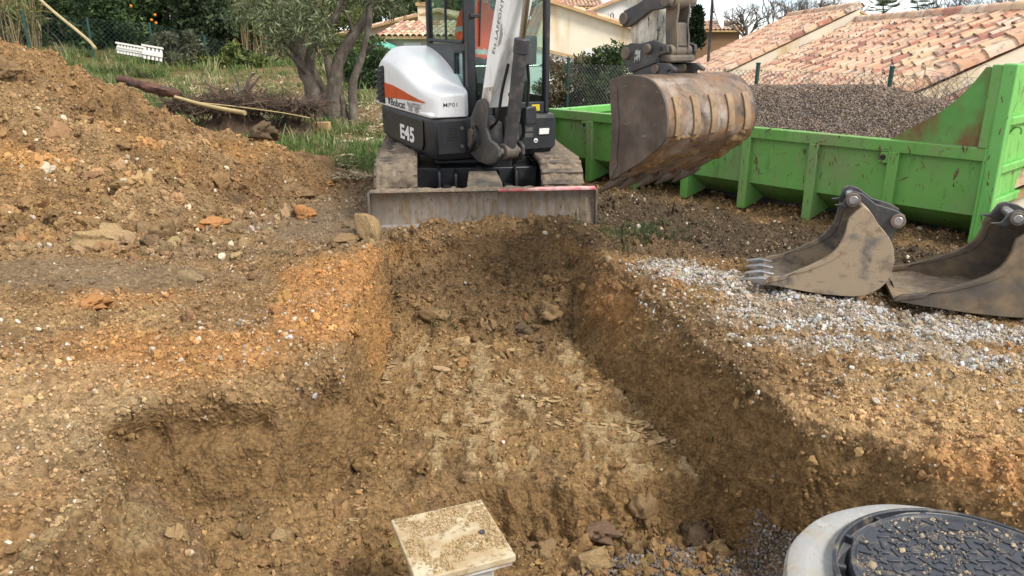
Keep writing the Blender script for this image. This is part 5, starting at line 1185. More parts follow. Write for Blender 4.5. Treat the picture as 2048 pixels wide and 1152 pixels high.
# loose buckets on the ground
def loose_bucket(F, w0, w1, k, teeth, label, mats, ears_w, ka=1.0):
    E = empty('excavator_bucket', F(0, 0, 0), label, 'bucket', 'loose buckets on the ground')
    T = lambda w, a, z: F(w, a, z)
    S = lambda pts: [(a * k * ka, z * k) for a, z in pts]
    outer = S([(-0.03, 0.625), (-0.085, 0.58), (-0.15, 0.49), (-0.215, 0.42), (-0.25, 0.34), (-0.262, 0.24), (-0.235, 0.13), (-0.17, 0.055), (-0.06, 0.012), (0.15, 0.010), (0.32, 0.025), (0.53, 0.05)])
    front = S([(0.53, 0.05), (0.50, 0.095), (0.38, 0.13), (0.18, 0.245), (0.09, 0.34), (0.055, 0.45), (0.045, 0.54), (-0.03, 0.625)])
    sh = bucket(T, outer, front, w0, w1, E, 'shell', mats, teeth=teeth, tooth_len=0.12, tooth_dir=(0.99, 0.10), tooth_w=0.05)
    ear = S([(0.125, 0.59), (0.075, 0.60), (0.05, 0.665), (0.015, 0.69), (-0.04, 0.675), (-0.13, 0.61), (-0.26, 0.575), (-0.315, 0.545), (-0.325, 0.50), (-0.29, 0.455), (-0.262, 0.42), (-0.262, 0.30), (-0.15, 0.47), (-0.06, 0.58), (0.0, 0.61), (0.06, 0.57)])
    c = (w0 + w1) / 2
    for s_ in (-1, 1):
        w = c + s_ * ears_w
        MB().prism(ear, w - 0.013, w + 0.013, lambda p, q, t: T(t, p, q)).build('hanger_plate', 'dark_steel', E, bevel=0.004)
    for a, z, r in ((0.015, 0.635, 0.030), (-0.275, 0.51, 0.030)):
        MB().cyl(T(c - ears_w - 0.05, a * k * ka, z * k), T(c + ears_w + 0.05, a * k * ka, z * k), r * k, 20).build('pin', 'bare_steel', E, bevel=0.004)
        for s_ in (-1, 1):
            MB().cyl(T(c + s_ * (ears_w + 0.014), a * k * ka, z * k), T(c + s_ * (ears_w + 0.045), a * k * ka, z * k), r * k * 1.55, 20).build('pin_collar', 'mud_steel', E, bevel=0.004)
    # soil left in the bowl
    na_, nw_ = 26, 22; V = np.zeros((na_, nw_, 3))
    aa = np.linspace(-0.20, 0.50, na_) * k * ka; ww = np.linspace(w0 + 0.005, w1 - 0.005, nw_)
    for i, a in enumerate(aa):
        zz = k * np.interp(a / k / ka, [-0.20, -0.1, 0.1, 0.3, 0.5], [0.16, 0.09, 0.06, 0.055, 0.065]) + 0.014 * fbm(ww * 14, np.full(nw_, a * 14), None, 4, 460)
        for j in range(nw_): V[i, j] = T(ww[j], a, zz[j])
    id_ = np.arange(na_ * nw_).reshape(na_, nw_)
    link_mesh(array_mesh('soil_residue', V.reshape(-1, 3), np.stack([id_[:-1, :-1], id_[:-1, 1:], id_[1:, 1:], id_[1:, :-1]], -1).reshape(-1, 4), 'dry_mud', smooth=True), 'soil_residue', E)
    return E
B1 = Frame(2.3, 5.1, -106.3, 0.0); B2 = Frame(3.158, 4.671, -107, 0.0)
loose_bucket(B1, -0.36, 0.19, 1.0, 4, 'four-toothed digging bucket coated with pale clay, standing on the white gravel', ('clay_steel', 'clay_steel', 'bare_steel', 'clay_steel'), 0.11)
coat('clay_steel_dark', (0.095, 0.082, 0.070), 0.7, 0.15, vary=0.35, scale=5, layers=[((0.24, 0.175, 0.105), 0.52, 4, None, 0.12), ((0.12, 0.085, 0.055), 0.3, 14, None, 0.12)], bump=0.4)
loose_bucket(B2, -0.50, 0.17, 0.93, 0, 'toothless muddy bucket cut off by the right edge', ('clay_steel_dark', 'clay_steel_dark', 'mud_steel', 'clay_steel_dark'), 0.13, ka=1.37)

# ------------------------------------------------------------------ operator in the cab
def skin_body(name, joints, edges, root):
    me = bpy.data.meshes.new(name); me.from_pydata([j[0] for j in joints], edges, [])
    o = bpy.data.objects.new(name, me); COL.objects.link(o)
    sk = o.modifiers.new('skin', 'SKIN'); sk.use_smooth_shade = True
    for i, j in enumerate(joints):
        r = j[1]; me.skin_vertices[0].data[i].radius = (r, r) if not isinstance(r, tuple) else r
        me.skin_vertices[0].data[i].use_root = (i == root)
    sb = o.modifiers.new('sub', 'SUBSURF'); sb.levels = 2; sb.render_levels = 2
    dg = bpy.context.evaluated_depsgraph_get(); m2 = bpy.data.meshes.new_from_object(o.evaluated_get(dg))
    bpy.data.objects.remove(o); return m2
P = lambda b, a, z: UP(b, a, z)
J = [(P(0.17, -0.06, 1.42), 0.15), (P(0.17, -0.09, 1.60), 0.145), (P(0.17, -0.10, 1.80), 0.165), (P(0.17, -0.09, 1.93), 0.10), (P(0.17, -0.06, 2.02), 0.062), (P(0.17, -0.03, 2.10), 0.092), (P(0.17, -0.02, 2.20), 0.095),
     (P(-0.03, -0.08, 1.88), 0.085), (P(-0.12, 0.00, 1.66), 0.066), (P(-0.09, 0.20, 1.55), 0.050), (P(-0.09, 0.25, 1.62), 0.040),
     (P(0.37, -0.08, 1.88), 0.085), (P(0.47, 0.02, 1.66), 0.066), (P(0.47, 0.22, 1.57), 0.050), (P(0.48, 0.27, 1.63), 0.040),
     (P(0.08, 0.05, 1.40), 0.105), (P(0.05, 0.40, 1.42), 0.080), (P(0.05, 0.46, 1.10), 0.058), (P(0.05, 0.54, 1.03), 0.048),
     (P(0.27, 0.05, 1.40), 0.105), (P(0.29, 0.40, 1.42), 0.080), (P(0.29, 0.46, 1.10), 0.058), (P(0.29, 0.54, 1.03), 0.048)]
Ed = [(0, 1), (1, 2), (2, 3), (3, 4), (4, 5), (5, 6), (2, 7), (7, 8), (8, 9), (9, 10), (2, 11), (11, 12), (12, 13), (13, 14), (0, 15), (15, 16), (16, 17), (17, 18), (0, 19), (19, 20), (20, 21), (21, 22)]
pm = skin_body('person', J, Ed, 0)
for mm in ('hi_vis', 'reflective', 'dark_cloth', 'skin'): pm.materials.append(MATS[mm])
for poly in pm.polygons:
    c = poly.center; d = Vector(c) - Vector(UP(0, 0, 0)); a = d.x * UP.a[0] + d.y * UP.a[1]; b = d.x * UP.b[0] + d.y * UP.b[1]
    k = 0
    if c.z > 2.0: k = 3 if (c.z < 2.16 and a > 0.0) else 0
    elif (c.z < 1.46 and a > -0.3 and not (b < -0.05 or b > 0.40)) or (c.z < 1.40): k = 2
    elif (b < -0.02 or b > 0.36) and a > 0.20: k = 3
    elif abs(c.z - 1.52) < 0.022 or ((b < -0.02 or b > 0.36) and abs(c.z - 1.74) < 0.022): k = 1
    poly.material_index = k; poly.use_smooth = True
per = link_mesh(pm, 'person', label='person in an orange hi-vis jacket seated at the controls in the cab', cat='person')
for b, s_ in ((-0.09, 1), (0.48, -1)):      # fingers closed round the levers
    f = MB()
    for k in range(4):
        z = 1.665 - 0.019 * k
        f.tube([P(b - 0.03, 0.235, z), P(b - 0.032, 0.275, z), P(b, 0.295, z), P(b + 0.028, 0.275, z - 0.002)], [0.0095, 0.009, 0.0085, 0.007], 8)
    f.tube([P(b + 0.02, 0.235, 1.64), P(b + 0.035, 0.26, 1.665), P(b + 0.015, 0.285, 1.69)], [0.011, 0.010, 0.008], 8)
    f.build('fingers', 'skin', per)
MB().loft([[tuple(Vector(P(0.17, -0.035, z)) + Vector((r * math.cos(t), r * math.sin(t), 0))) for t in (2 * math.pi * i / 20 for i in range(20))] for z, r in ((2.19, 0.112), (2.25, 0.112), (2.30, 0.095), (2.325, 0.05))]).build('helmet', 'hi_vis', per)
# ------------------------------------------------------------------ green skip container
cd_, cn_ = (-0.673, 0.739), (0.739, 0.673)
def CT(t, w, z):       # t along the near side from the right end, w across (away from us), z up
    return (3.77 + cd_[0] * t + cn_[0] * w, 6.08 + cd_[1] * t + cn_[1] * w, z)
CL, CW, RIM, TOP = 4.95, 2.15, 0.83, 1.465
SK = empty('skip_container', CT(CL / 2, CW / 2, 0), 'long green steel skip container with ribbed sides and a high end wall', 'skip')
MB().box((0.05, 0.05, 0.28), (CL, 0.062, RIM - 0.02), CT).build('side_wall', 'green_paint', SK)
MB().box((0.05, CW - 0.062, 0.28), (CL, CW - 0.05, RIM - 0.02), CT).build('side_wall', 'green_paint', SK)
m = MB().prism([(0.055, 0.285), (0.10, 0.262), (0.36, 0.085), (CW - 0.36, 0.085), (CW - 0.1, 0.262), (CW - 0.055, 0.285), (CW - 0.055, 0.30), (0.055, 0.30)], 0.06, CL, lambda p, q, t: CT(t, p, q)); m.build('floor_pan', 'green_paint', SK, bevel=0.004)
MB().box((0.03, -0.005, RIM - 0.105), (CL + 0.02, 0.085, RIM), CT).build('top_rail', 'green_paint', SK, bevel=0.008)
MB().box((0.03, CW - 0.085, RIM - 0.105), (CL + 0.02, CW + 0.005, RIM), CT).build('top_rail', 'green_paint', SK, bevel=0.008)
MB().box((CL - 0.03, 0.09, 0.30), (CL + 0.01, CW - 0.09, RIM - 0.06), CT).build('far_end_wall', 'green_paint', SK)
MB().box((CL - 0.05, 0.088, RIM - 0.10), (CL + 0.05, CW - 0.088, RIM - 0.012), CT).build('top_rail', 'green_paint_lit', SK, bevel=0.008)
for i, t in enumerate((0.74, 1.46, 2.16, 2.86, 3.56, 4.24, 4.88)):
    rb = MB().prism([(-0.012, 0.02), (0.36, 0.09), (0.10, 0.262), (0.064, 0.285), (0.064, RIM - 0.10), (-0.012, RIM - 0.10)], t - 0.045, t + 0.045, lambda p, q, t_: CT(t_, p, q)).build('side_rib', 'green_paint', SK, bevel=0.006)
    MB().prism([(CW + 0.012, 0.02), (CW - 0.36, 0.09), (CW - 0.10, 0.262), (CW - 0.064, 0.285), (CW - 0.064, RIM - 0.10), (CW + 0.012, RIM - 0.10)], t - 0.045, t + 0.045, lambda p, q, t_: CT(t_, p, q)).build('side_rib', 'green_paint', SK, bevel=0.006)
    if i in (0, 3, 5):
        MB().box((t + 0.046, -0.008, RIM - 0.20), (t + 0.125, 0.05, RIM - 0.107), CT).build('lashing_plate', 'green_paint', rb, bevel=0.004)
        MB().cyl(CT(t + 0.085, -0.010, RIM - 0.153), CT(t + 0.085, 0.0, RIM - 0.153), 0.025, 18).build('lashing_hole', 'hose', rb)
# high end wall with a swept side gusset
m = MB().box((-0.02, -0.01, 0.06), (0.055, CW + 0.01, TOP), CT); m.build('end_wall', 'green_paint_lit', SK, bevel=0.01)
m = MB().box((-0.075, -0.02, 0.0), (0.03, 0.075, TOP + 0.01), CT); m.build('corner_post', 'green_paint_lit', SK, bevel=0.012)
m = MB().box((-0.075, CW - 0.075, 0.0), (0.03, CW + 0.02, TOP + 0.01), CT); m.build('corner_post', 'green_paint_lit', SK, bevel=0.012)
MB().box((0.032, -0.014, RIM), (0.105, 0.07, TOP), CT).build('end_stiffener', 'green_paint', SK, bevel=0.006)
m = MB().prism([(0.04, RIM + 0.003), (0.80, RIM + 0.003)] + smooth_poly([(0.66, 0.93), (0.42, 1.10), (0.26, 1.28), (0.16, TOP - 0.02)], 10) + [(0.04, TOP - 0.02)], 0.03, 0.042, lambda p, q, t: CT(p, t, q)); m.build('gusset', 'green_paint_rusty', SK)
m = MB().prism([(0.04, RIM + 0.003), (0.80, RIM + 0.003)] + smooth_poly([(0.66, 0.93), (0.42, 1.10), (0.26, 1.28), (0.16, TOP - 0.02)], 10) + [(0.04, TOP - 0.02)], CW - 0.042, CW - 0.03, lambda p, q, t: CT(p, t, q)); m.build('gusset', 'green_paint_rusty', SK)
for z in (0.35, 0.62, 1.0):
    MB().box((-0.060, 0.09, z), (-0.02, CW - 0.09, z + 0.07), CT).build('end_rib', 'green_paint_lit', SK, bevel=0.012)
MB().tube(curve_pts([CT(-0.03, 0.20, 0.93), CT(-0.07, 0.20, 0.99), CT(-0.115, 0.20, 0.985), CT(-0.12, 0.20, 0.94)], 10), 0.009, 8).build('tarp_hook', 'green_paint', SK)
for w in (0.55, CW - 0.55):
    MB().box((0.2, w - 0.06, 0.0), (CL - 0.1, w + 0.06, 0.084), CT).build('skid_rail', 'dark_steel', SK, bevel=0.01)

# scrapes and rust: thin irregular flakes of exposed steel on the paint
rg = random.Random(41)
coat('rust', (0.10, 0.05, 0.028), 0.9, vary=0.4, scale=20, layers=[((0.26, 0.12, 0.05), 0.4, 18, None, 0.12)], bump=0.2)
def scar(T, t, z, L, ang, wd):
    n = 7; pts = []
    for i in range(n): pts.append((i / (n - 1) - 0.5, rg.uniform(0.3, 1.0) * wd * math.sin(math.pi * (i + 0.4) / n)))
    loop = [(x, w) for x, w in pts] + [(x, -w * rg.uniform(0.4, 1)) for x, w in reversed(pts)]
    c, s_ = math.cos(ang), math.sin(ang)
    MB().prism([(t + x * L * c - w * s_, z + x * L * s_ + w * c) for x, w in loop], 0.0, 0.0012, T).build('rust_scrape', 'rust', SK, smooth=0)
panelT = lambda p, q, t: CT(p, 0.0498 - t, q); railT = lambda p, q, t: CT(p, -0.0052 - t, q); ribT = lambda p, q, t: CT(p, -0.0122 - t, q); endT = lambda p, q, t: CT(-0.0202 - t, p, q); postT = lambda p, q, t: CT(p, -0.0202 - t, q)
ribs_t = (0.74, 1.46, 2.16, 2.86, 3.56, 4.24, 4.88)
for k in range(58):
    t = rg.uniform(0.15, 4.7)
    if min(abs(t - r) for r in ribs_t) < 0.09: continue
    scar(panelT, t, rg.uniform(0.34, 0.66), rg.uniform(0.02, 0.13) * rg.uniform(0.4, 1), rg.choice((1.4, 1.2, 1.7, 0.1, -0.3, 2.2)) + rg.gauss(0, .2), rg.uniform(0.003, 0.009))
for k in range(26): scar(railT, rg.uniform(0.1, 4.8), rg.uniform(RIM - 0.09, RIM - 0.012), rg.uniform(0.02, 0.10), rg.choice((0, 0, 1.3, -0.6)) + rg.gauss(0, .2), rg.uniform(0.003, 0.010))
for r in ribs_t:
    for k in range(4): scar(ribT, r + rg.uniform(-0.035, 0.035), rg.uniform(0.10, 0.70), rg.uniform(0.02, 0.07), 1.5 + rg.gauss(0, .3), rg.uniform(0.003, 0.007))
for k in range(16): scar(endT, rg.uniform(0.1, 0.7), rg.uniform(0.1, 1.3), rg.uniform(0.03, 0.14), rg.choice((1.5, 1.1, 0.1, 1.9)) + rg.gauss(0, .2), rg.uniform(0.003, 0.009))
for k in range(7): scar(postT, rg.uniform(-0.06, 0.02), rg.uniform(0.15, 1.4), rg.uniform(0.03, 0.09), 1.5 + rg.gauss(0, .25), rg.uniform(0.004, 0.009))

# gravel load
nt, nw = 130, 70; tt = np.linspace(0.12, CL - 0.15, nt); ww = np.linspace(0.064, CW - 0.064, nw)
TT, WW = np.meshgrid(tt, ww, indexing='ij')
def load_level(TT, WW): return RIM - 0.05 + 0.40 * np.exp(-((TT - 1.95) / 1.62) ** 4) * sstep(0, 0.95, np.minimum(WW - 0.02, CW - WW)) * sstep(0.0, 0.7, TT) - 0.30 * sstep(3.3, 4.4, TT) - 0.05 * sstep(0.7, 0.2, TT) + 0.03 * fbm(TT * 2, WW * 2, None, 3, 470)
load_z = load_level(TT, WW)
Vl = np.array([[CT(TT[i, j], WW[i, j], load_z[i, j] + 0.008 * 0) for j in range(nw)] for i in range(nt)]).reshape(-1, 3)
id_ = np.arange(nt * nw).reshape(nt, nw)
coat('gravel_bed', (0.16, 0.14, 0.125), 1.0, vary=0.5, scale=60, bump=1.0, bump_scale=90)
GL = link_mesh(array_mesh('gravel_load', Vl, np.stack([id_[:-1, :-1], id_[:-1, 1:], id_[1:, 1:], id_[1:, :-1]], -1).reshape(-1, 4), 'gravel_bed', smooth=True), 'gravel_load', label='heaped load of fine grey-brown gravel filling the green skip', cat='gravel')
n = 62000; ti = rs.uniform(0.14, CL - 0.2, n); wi = rs.uniform(0.075, CW - 0.075, n)
ii = np.clip(((ti - tt[0]) / (tt[1] - tt[0])).round().astype(int), 0, nt - 1); jj = np.clip(((wi - ww[0]) / (ww[1] - ww[0])).round().astype(int), 0, nw - 1)
zi = load_level(ti, wi); s = 0.0088 * np.exp(rs.normal(0, 0.22, n))
pts = np.stack([3.77 + cd_[0] * ti + cn_[0] * wi, 6.08 + cd_[1] * ti + cn_[1] * wi, zi + s * 0.5], 1)
gcol = np.array([(0.22, 0.165, 0.125), (0.145, 0.108, 0.082), (0.31, 0.245, 0.195), (0.095, 0.072, 0.058)])[rs.integers(0, 4, n)]
GS = scatter('gravel_grains', pts, rnd_rot(n), s, tint(gcol, n, 0.25), STONES, None, None, parent=GL)

# ------------------------------------------------------------------ manhole
mx, my, mz = MANHOLE
MH = empty('manhole', (mx, my, mz - 0.9), 'round black manhole cover on a pale concrete ring, lower right corner', 'manhole')
def lathe(prof, cx, cy, n=72, wob=0.0, seed=0):
    secs = []
    for k in range(n):
        t = 2 * math.pi * k / n; rr = 1 + wob * float(vnoise(math.cos(t) * 3, math.sin(t) * 3, None, seed))
        secs.append([(cx + r * rr * math.cos(t), cy + r * rr * math.sin(t), z) for r, z in prof])
    secs.append(secs[0])
    return MB().loft(secs, caps=False)
lathe([(0.50, mz - 0.95), (0.575, mz - 0.95), (0.575, mz - 0.03), (0.565, mz - 0.008), (0.545, mz), (0.505, mz - 0.004), (0.485, mz - 0.022), (0.455, mz - 0.028), (0.41, mz - 0.03), (0.40, mz - 0.08), (0.40, mz - 0.95)], mx, my, 160, 0.010, 5).build('concrete_ring', 'concrete', MH)
lx, ly = mx + 0.075, my + 0.06
lathe([(0.458, mz - 0.035), (0.463, mz + 0.005), (0.452, mz + 0.010), (0.446, mz + 0.006), (0.444, mz - 0.03), (0.420, mz - 0.03), (0.420, mz - 0.06)], lx, ly, 96).build('frame', 'cast_iron', MH)
lid = lathe([(0.002, mz + 0.006), (0.39, mz + 0.006), (0.396, mz + 0.014), (0.408, mz + 0.014), (0.412, mz + 0.006), (0.412, mz - 0.05), (0.002, mz - 0.05)], lx + 0.008, ly + 0.006, 96).build('lid', 'cast_iron', MH)
for k in range(14):
    t = 2 * math.pi * (k + 0.35) / 14
    MB().obox((lx + 0.432 * math.cos(t), ly + 0.432 * math.sin(t), mz - 0.012), (0.013 * math.cos(t), 0.013 * math.sin(t), 0), (-0.008 * math.sin(t), 0.008 * math.cos(t), 0), (0, 0, 0.012)).build('frame_lug', 'cast_iron', MH)
rgen = random.Random(12)
bar = MB().prism([(-0.021, -0.0055), (0.021, -0.0055), (0.024, 0), (0.021, 0.0055), (-0.021, 0.0055), (-0.024, 0)], 0, 0.006, lambda p, q, t: (p, q, t))
tri = MB()
for k in range(3):
    a = k * 2 * math.pi / 3; tri.obox((0.013 * math.cos(a), 0.013 * math.sin(a), 0.003), (0.015 * math.cos(a), 0.015 * math.sin(a), 0), (-0.0052 * math.sin(a), 0.0052 * math.cos(a), 0), (0, 0, 0.003))
bo = bar.build('tread_bar', 'cast_iron', lid, bevel=0.0015); to = tri.build('tread_star', 'cast_iron', lid, bevel=0.0015); first = {0: bo, 1: to}
cnt = 0
for i in range(-8, 9):
    for j in range(-9, 10):
        x = (i + (0.5 if j % 2 else 0)) * 0.052; y = j * 0.045
        if math.hypot(x, y) > 0.372 or (abs(x - 0.16) < 0.03 and abs(y - 0.22) < 0.03): continue
        k = (i + j) % 2; src = first[k]
        if src not in (None,) and src.get('_placed') is None: o = src; o['_placed'] = 1
        else:
            o = src.copy(); COL.objects.link(o)
        o.matrix_basis = Matrix.Translation((lx + 0.008 + x, ly + 0.006 + y, mz + 0.0055)) @ Matrix.Rotation((i * 1.05 + j * 0.7) if k == 0 else (j * 0.5), 4, 'Z')
        cnt += 1
for o in (bo, to): del o['_placed']
for o in bpy.data.objects:
    if o.get('_placed') is not None: del o['_placed']
MB().cyl((lx + 0.16, ly + 0.22, mz + 0.0062), (lx + 0.16, ly + 0.22, mz + 0.0085), 0.022, 20).build('key_hole', 'hose', lid)
for (dx, dy, s_, k, lb) in ((-0.50, -0.10, 0.055, 1, 'flat tan clod lying on the left of the concrete ring'), (-0.415, 0.02, 0.038, 2, 'small tan clod wedged against the manhole frame')):
    me = BIGCLOD[k].copy(); me.materials.clear(); me.materials.append(MATS['clod_tan']); o = bpy.data.objects.new('soil_clod', me); COL.objects.link(o)
    o.location = (mx + dx, my + dy, mz + s_ * 0.25 - 0.01); o.scale = (s_, s_ * 1.2, s_ * 0.5); o.rotation_euler = (0, 0, k); set_props(o, lb, 'clod')
n = 2600; t = rs.uniform(0, 6.283, n); r = 0.40 * np.sqrt(rs.uniform(0.0, 1, n)); s = 0.0028 * np.exp(rs.normal(0, 0.55, n))
w_ = (fbm(r * np.cos(t) * 9, r * np.sin(t) * 9, None, 3, 480) > -0.15); t, r, s = t[w_], r[w_], s[w_]
scatter('lid_grit', np.stack([lx + r * np.cos(t), ly + r * np.sin(t), np.full(len(t), mz + 0.008)], 1), rnd_rot(len(t)), s, tint(np.array((0.36, 0.295, 0.205)) * np.ones((len(t), 1)), len(t), 0.3), STONES, 'grit scattered on the black manhole lid', 'grit')

# ------------------------------------------------------------------ inspection chamber with square cover
pc = [gz(770, 1050, -0.20), gz(955, 1003, -0.20), gz(1040, 1105, -0.20), gz(845, 1149, -0.20)]
pcen = sum((Vector(p) for p in pc), Vector()) / 4
ex = (Vector(pc[2]) + Vector(pc[1]) - Vector(pc[0]) - Vector(pc[3])).normalized(); ey = Vector((-ex.y, ex.x, 0))
IC = empty('inspection_chamber', (pcen.x, pcen.y, -0.85), 'square beige chamber cover on a round riser standing in the pit', 'chamber')
tlt = lambda x, y: -0.20 + 0.02 * y
def PT(x, y, z): p = pcen + ex * x + ey * y; return (p.x, p.y, tlt(x, y) + z)
cov = MB().box((-0.195, -0.195, -0.030), (0.195, 0.195, 0.0), PT).build('cover', 'plate_face', IC, bevel=0.005)
MB().box((-0.185, -0.185, -0.052), (0.185, 0.185, -0.0305), PT).build('cover_frame', 'plaster_pipe', IC, bevel=0.004)
MB().tube([PT(0, 0, -0.7), PT(0, 0, -0.3), PT(0, 0, -0.053)], [0.168, 0.165, 0.165], 40).build('riser', 'plaster_pipe', IC)
MB().cyl(PT(0.12, -0.02, 0.0), PT(0.12, -0.02, 0.008), 0.012, 10).build('lift_stud', 'dark_steel', cov)
n = 5200; x = rs.uniform(-0.185, 0.185, n); y = rs.uniform(-0.185, 0.185, n); k = (fbm(x * 12, y * 12, None, 3, 490) + 0.9 * y / 0.19 * 0.35 - 0.4 * x > -0.25); x, y = x[k], y[k]; s = 0.0026 * np.exp(rs.normal(0, 0.45, len(x)))
scatter('cover_soil', np.stack([pcen.x + ex.x * x + ey.x * y, pcen.y + ex.y * x + ey.y * y, -0.20 + 0.02 * y + s * 0.3], 1), rnd_rot(len(x)), s, tint(np.array((0.40, 0.29, 0.155)) * np.ones((len(x), 1)), len(x), 0.35), CRUMBS, 'crumbs of soil lying on the square chamber cover', 'soil')

# ------------------------------------------------------------------ houses
def tile_mesh(w, l, name):
    n = 7; v = []; f = []
    for k, (yy, sc, zz) in enumerate(((0, 1.06, 0.016), (l * 1.12, 0.88, 0.0))):
        for i in range(n):
            t = math.pi * i / (n - 1); v.append((-math.cos(t) * w * 0.5 * sc, yy, math.sin(t) * w * 0.50 * sc + zz))
    for i in range(n):
        t = math.pi * i / (n - 1); v.append((-math.cos(t) * w * 0.42, 0, math.sin(t) * w * 0.41 + 0.016))
    for i in range(n - 1): f += [(i, i + 1, n + i + 1, n + i), (2 * n + i, 2 * n + i + 1, i + 1, i)]
    me = bpy.data.meshes.new(name); me.from_pydata(v, [], f); me.materials.append(MATS['roof_tile']); me.polygons.foreach_set('use_smooth', [True] * len(f)); me.set_sharp_from_angle(angle=R(60))
    return me
hd = R(8); rdir = (math.sin(hd), math.cos(hd)); sdir = (-math.cos(hd), math.sin(hd))
def row_house(name, label, Pf, L, k, run, wall, tw, tl, verge_wall=0.0, back_run=3.6, base=-1.8, limit=300):
    """terraced house: ridge from Pf back towards us by L, slope facing left"""
    H_ = empty(name, (Pf[0], Pf[1], base), label, 'house')
    def T(s, r, z): return (Pf[0] - rdir[0] * r + sdir[0] * s, Pf[1] - rdir[1] * r + sdir[1] * s, z)
    zr = Pf[2]; ze = zr - k * run
    m = MB().prism([(run - 0.30, base), (run - 0.30, ze + 0.30 * k - 0.10), (0.0, zr - 0.10), (-back_run + 0.3, zr - 0.10 - k * (back_run - 0.3)), (-back_run + 0.3, base)], 0.04, L - 0.04, lambda p, q, t: T(p, t, q)); m.build('wall', wall, H_)
    roof = MB().prism([(run, ze - 0.085), (run, ze - 0.035), (0.0, zr - 0.035), (-back_run, zr - 0.035 - k * back_run), (-back_run, zr - 0.085 - k * back_run), (0, zr - 0.085)], 0.0, L, lambda p, q, t: T(p, t, q)).build('roof', 'terracotta', H_)
    me = tile_mesh(tw * 0.74, tl, 'tile'); sl = math.hypot(1, k); u = Vector((*sdir, -k)).normalized(); r_ = Vector((-rdir[0], -rdir[1], 0)); nn = Vector((sdir[0] * k, sdir[1] * k, 1)).normalized()
    ncol = int(L / tw); ncrs = int(run * sl / tl); spots = []
    for i in range(ncol):
        for j in range(ncrs):
            d = (j + 1) * tl
            p = Vector(T(0, (i + 0.5) * L / ncol, zr)) + u * d
            spots.append((p.length, i, j, p))
    spots.sort(key=lambda s: s[0])
    rg = random.Random(len(name) * 7 + int(L * 10)); rest_v = []; rest_f = []; rest_c = []
    for q, (dist_, i, j, p) in enumerate(spots):
        mt = Matrix((r_, -u, nn)).transposed().to_4x4(); mt.translation = p + nn * rg.uniform(-0.004, 0.004) + u * (rg.gauss(0, 0.018) + 0.06 * (i % 2))
        mt = mt @ Matrix.Rotation(rg.gauss(0, 0.018), 4, 'Z')
        if q < limit:
            o = bpy.data.objects.new('tile', me); COL.objects.link(o); o.parent = roof; o.matrix_parent_inverse = Matrix.Identity(4); o.matrix_basis = mt
        else:
            b = len(rest_v); c = rg.random()
            for v in me.vertices: rest_v.append(tuple(mt @ v.co)); rest_c.append(c)
            for f in me.polygons: rest_f.append(tuple(i_ + b for i_ in f.vertices))
    if rest_v:
        m2 = bpy.data.meshes.new('far_tiles'); m2.from_pydata(rest_v, [], rest_f); m2.materials.append(MATS['roof_tile'])
        a = m2.attributes.new('tilecol', 'FLOAT', 'POINT'); a.data.foreach_set('value', rest_c); m2.polygons.foreach_set('use_smooth', [True] * len(rest_f)); m2.set_sharp_from_angle(angle=R(60))
        link_mesh(m2, 'far_tiles', roof, kind='stuff')
    # ridge caps and verge tiles
    rt = tile_mesh(0.26, 0.44, 'ridge_tile'); n_ = int(L / 0.44)
    for i in range(n_):
        mt = Matrix((Vector((*sdir, 0)), r_, Vector((0, 0, 1)))).transposed().to_4x4(); mt.translation = Vector(T(0, i * L / n_, zr + 0.02))
        o = bpy.data.objects.new('ridge_tile', rt); COL.objects.link(o); o.parent = roof; o.matrix_basis = mt
    return H_, T, zr, ze, u, r_, nn, roof
PA = at(1715, 45, 21.0); PB = at(1719, 16, 21.15)
HA, TA, *_a = row_house('terraced_house', 'terraced house with the large roof of mottled canal tiles behind the skip', PA, 10.9, 0.50, 3.0, 'cream_wall', 0.24, 0.30)
PBr = (PB[0], PB[1] + 0.0, PB[2])
LB = 9.0
PBf = (PB[0] + rdir[0] * LB, PB[1] + rdir[1] * LB, PB[2])
HB, TB, *_b = row_house('terraced_house', 'higher terraced house whose cream gable rises above the neighbouring tile roof', PBf, LB, 0.50, 3.9, 'cream_wall', 0.24, 0.30)
PCf = (PA[0] - rdir[0] * 11.0, PA[1] - rdir[1] * 11.0, PA[2] - 0.34)
HC, TC, *_c = row_house('terraced_house', 'lowest terraced roof showing a corner of tiles beside the skip end wall', PCf, 4.0, 0.50, 3.0, 'cream_wall', 0.30, 0.36, limit=140)
def verge(H_, T, zr, k, run, r0, mat_wall, hgt, roof):
    """near gable: verge tiles over a cream upstand with zinc flashing at its foot"""
    MB().prism([(0.0, zr - 0.03), (run, zr - k * run - 0.03), (run, zr - k * run - hgt), (0.0, zr - hgt)], r0, r0 + 0.12, lambda p, q, t: T(p, t, q)).build('gable_upstand', mat_wall, H_)
    MB().prism([(0.0, zr - hgt + 0.02), (run, zr - k * run - hgt + 0.02), (run, zr - k * run - hgt - 0.06), (0.0, zr - hgt - 0.06)], r0 + 0.121, r0 + 0.32, lambda p, q, t: T(p, t, q)).build('flashing', 'zinc', H_)
    vt = tile_mesh(0.24, 0.36, 'verge_tile'); u = Vector((*sdir, -k)).normalized(); nn = Vector((sdir[0] * k, sdir[1] * k, 1)).normalized(); r_ = Vector((-rdir[0], -rdir[1], 0)); n_ = int(run * math.hypot(1, k) / 0.36)
    for i in range(n_):
        mt = Matrix((r_, -u, nn)).transposed().to_4x4(); mt.translation = Vector(T(0, r0 + 0.05, zr + 0.01)) + u * (i + 1) * 0.36
        o = bpy.data.objects.new('verge_tile', vt); COL.objects.link(o); o.parent = roof; o.matrix_basis = mt
verge(HB, TB, PBf[2], 0.5, 3.9, LB - 0.02, 'cream_wall', 0.33, _b[-1])
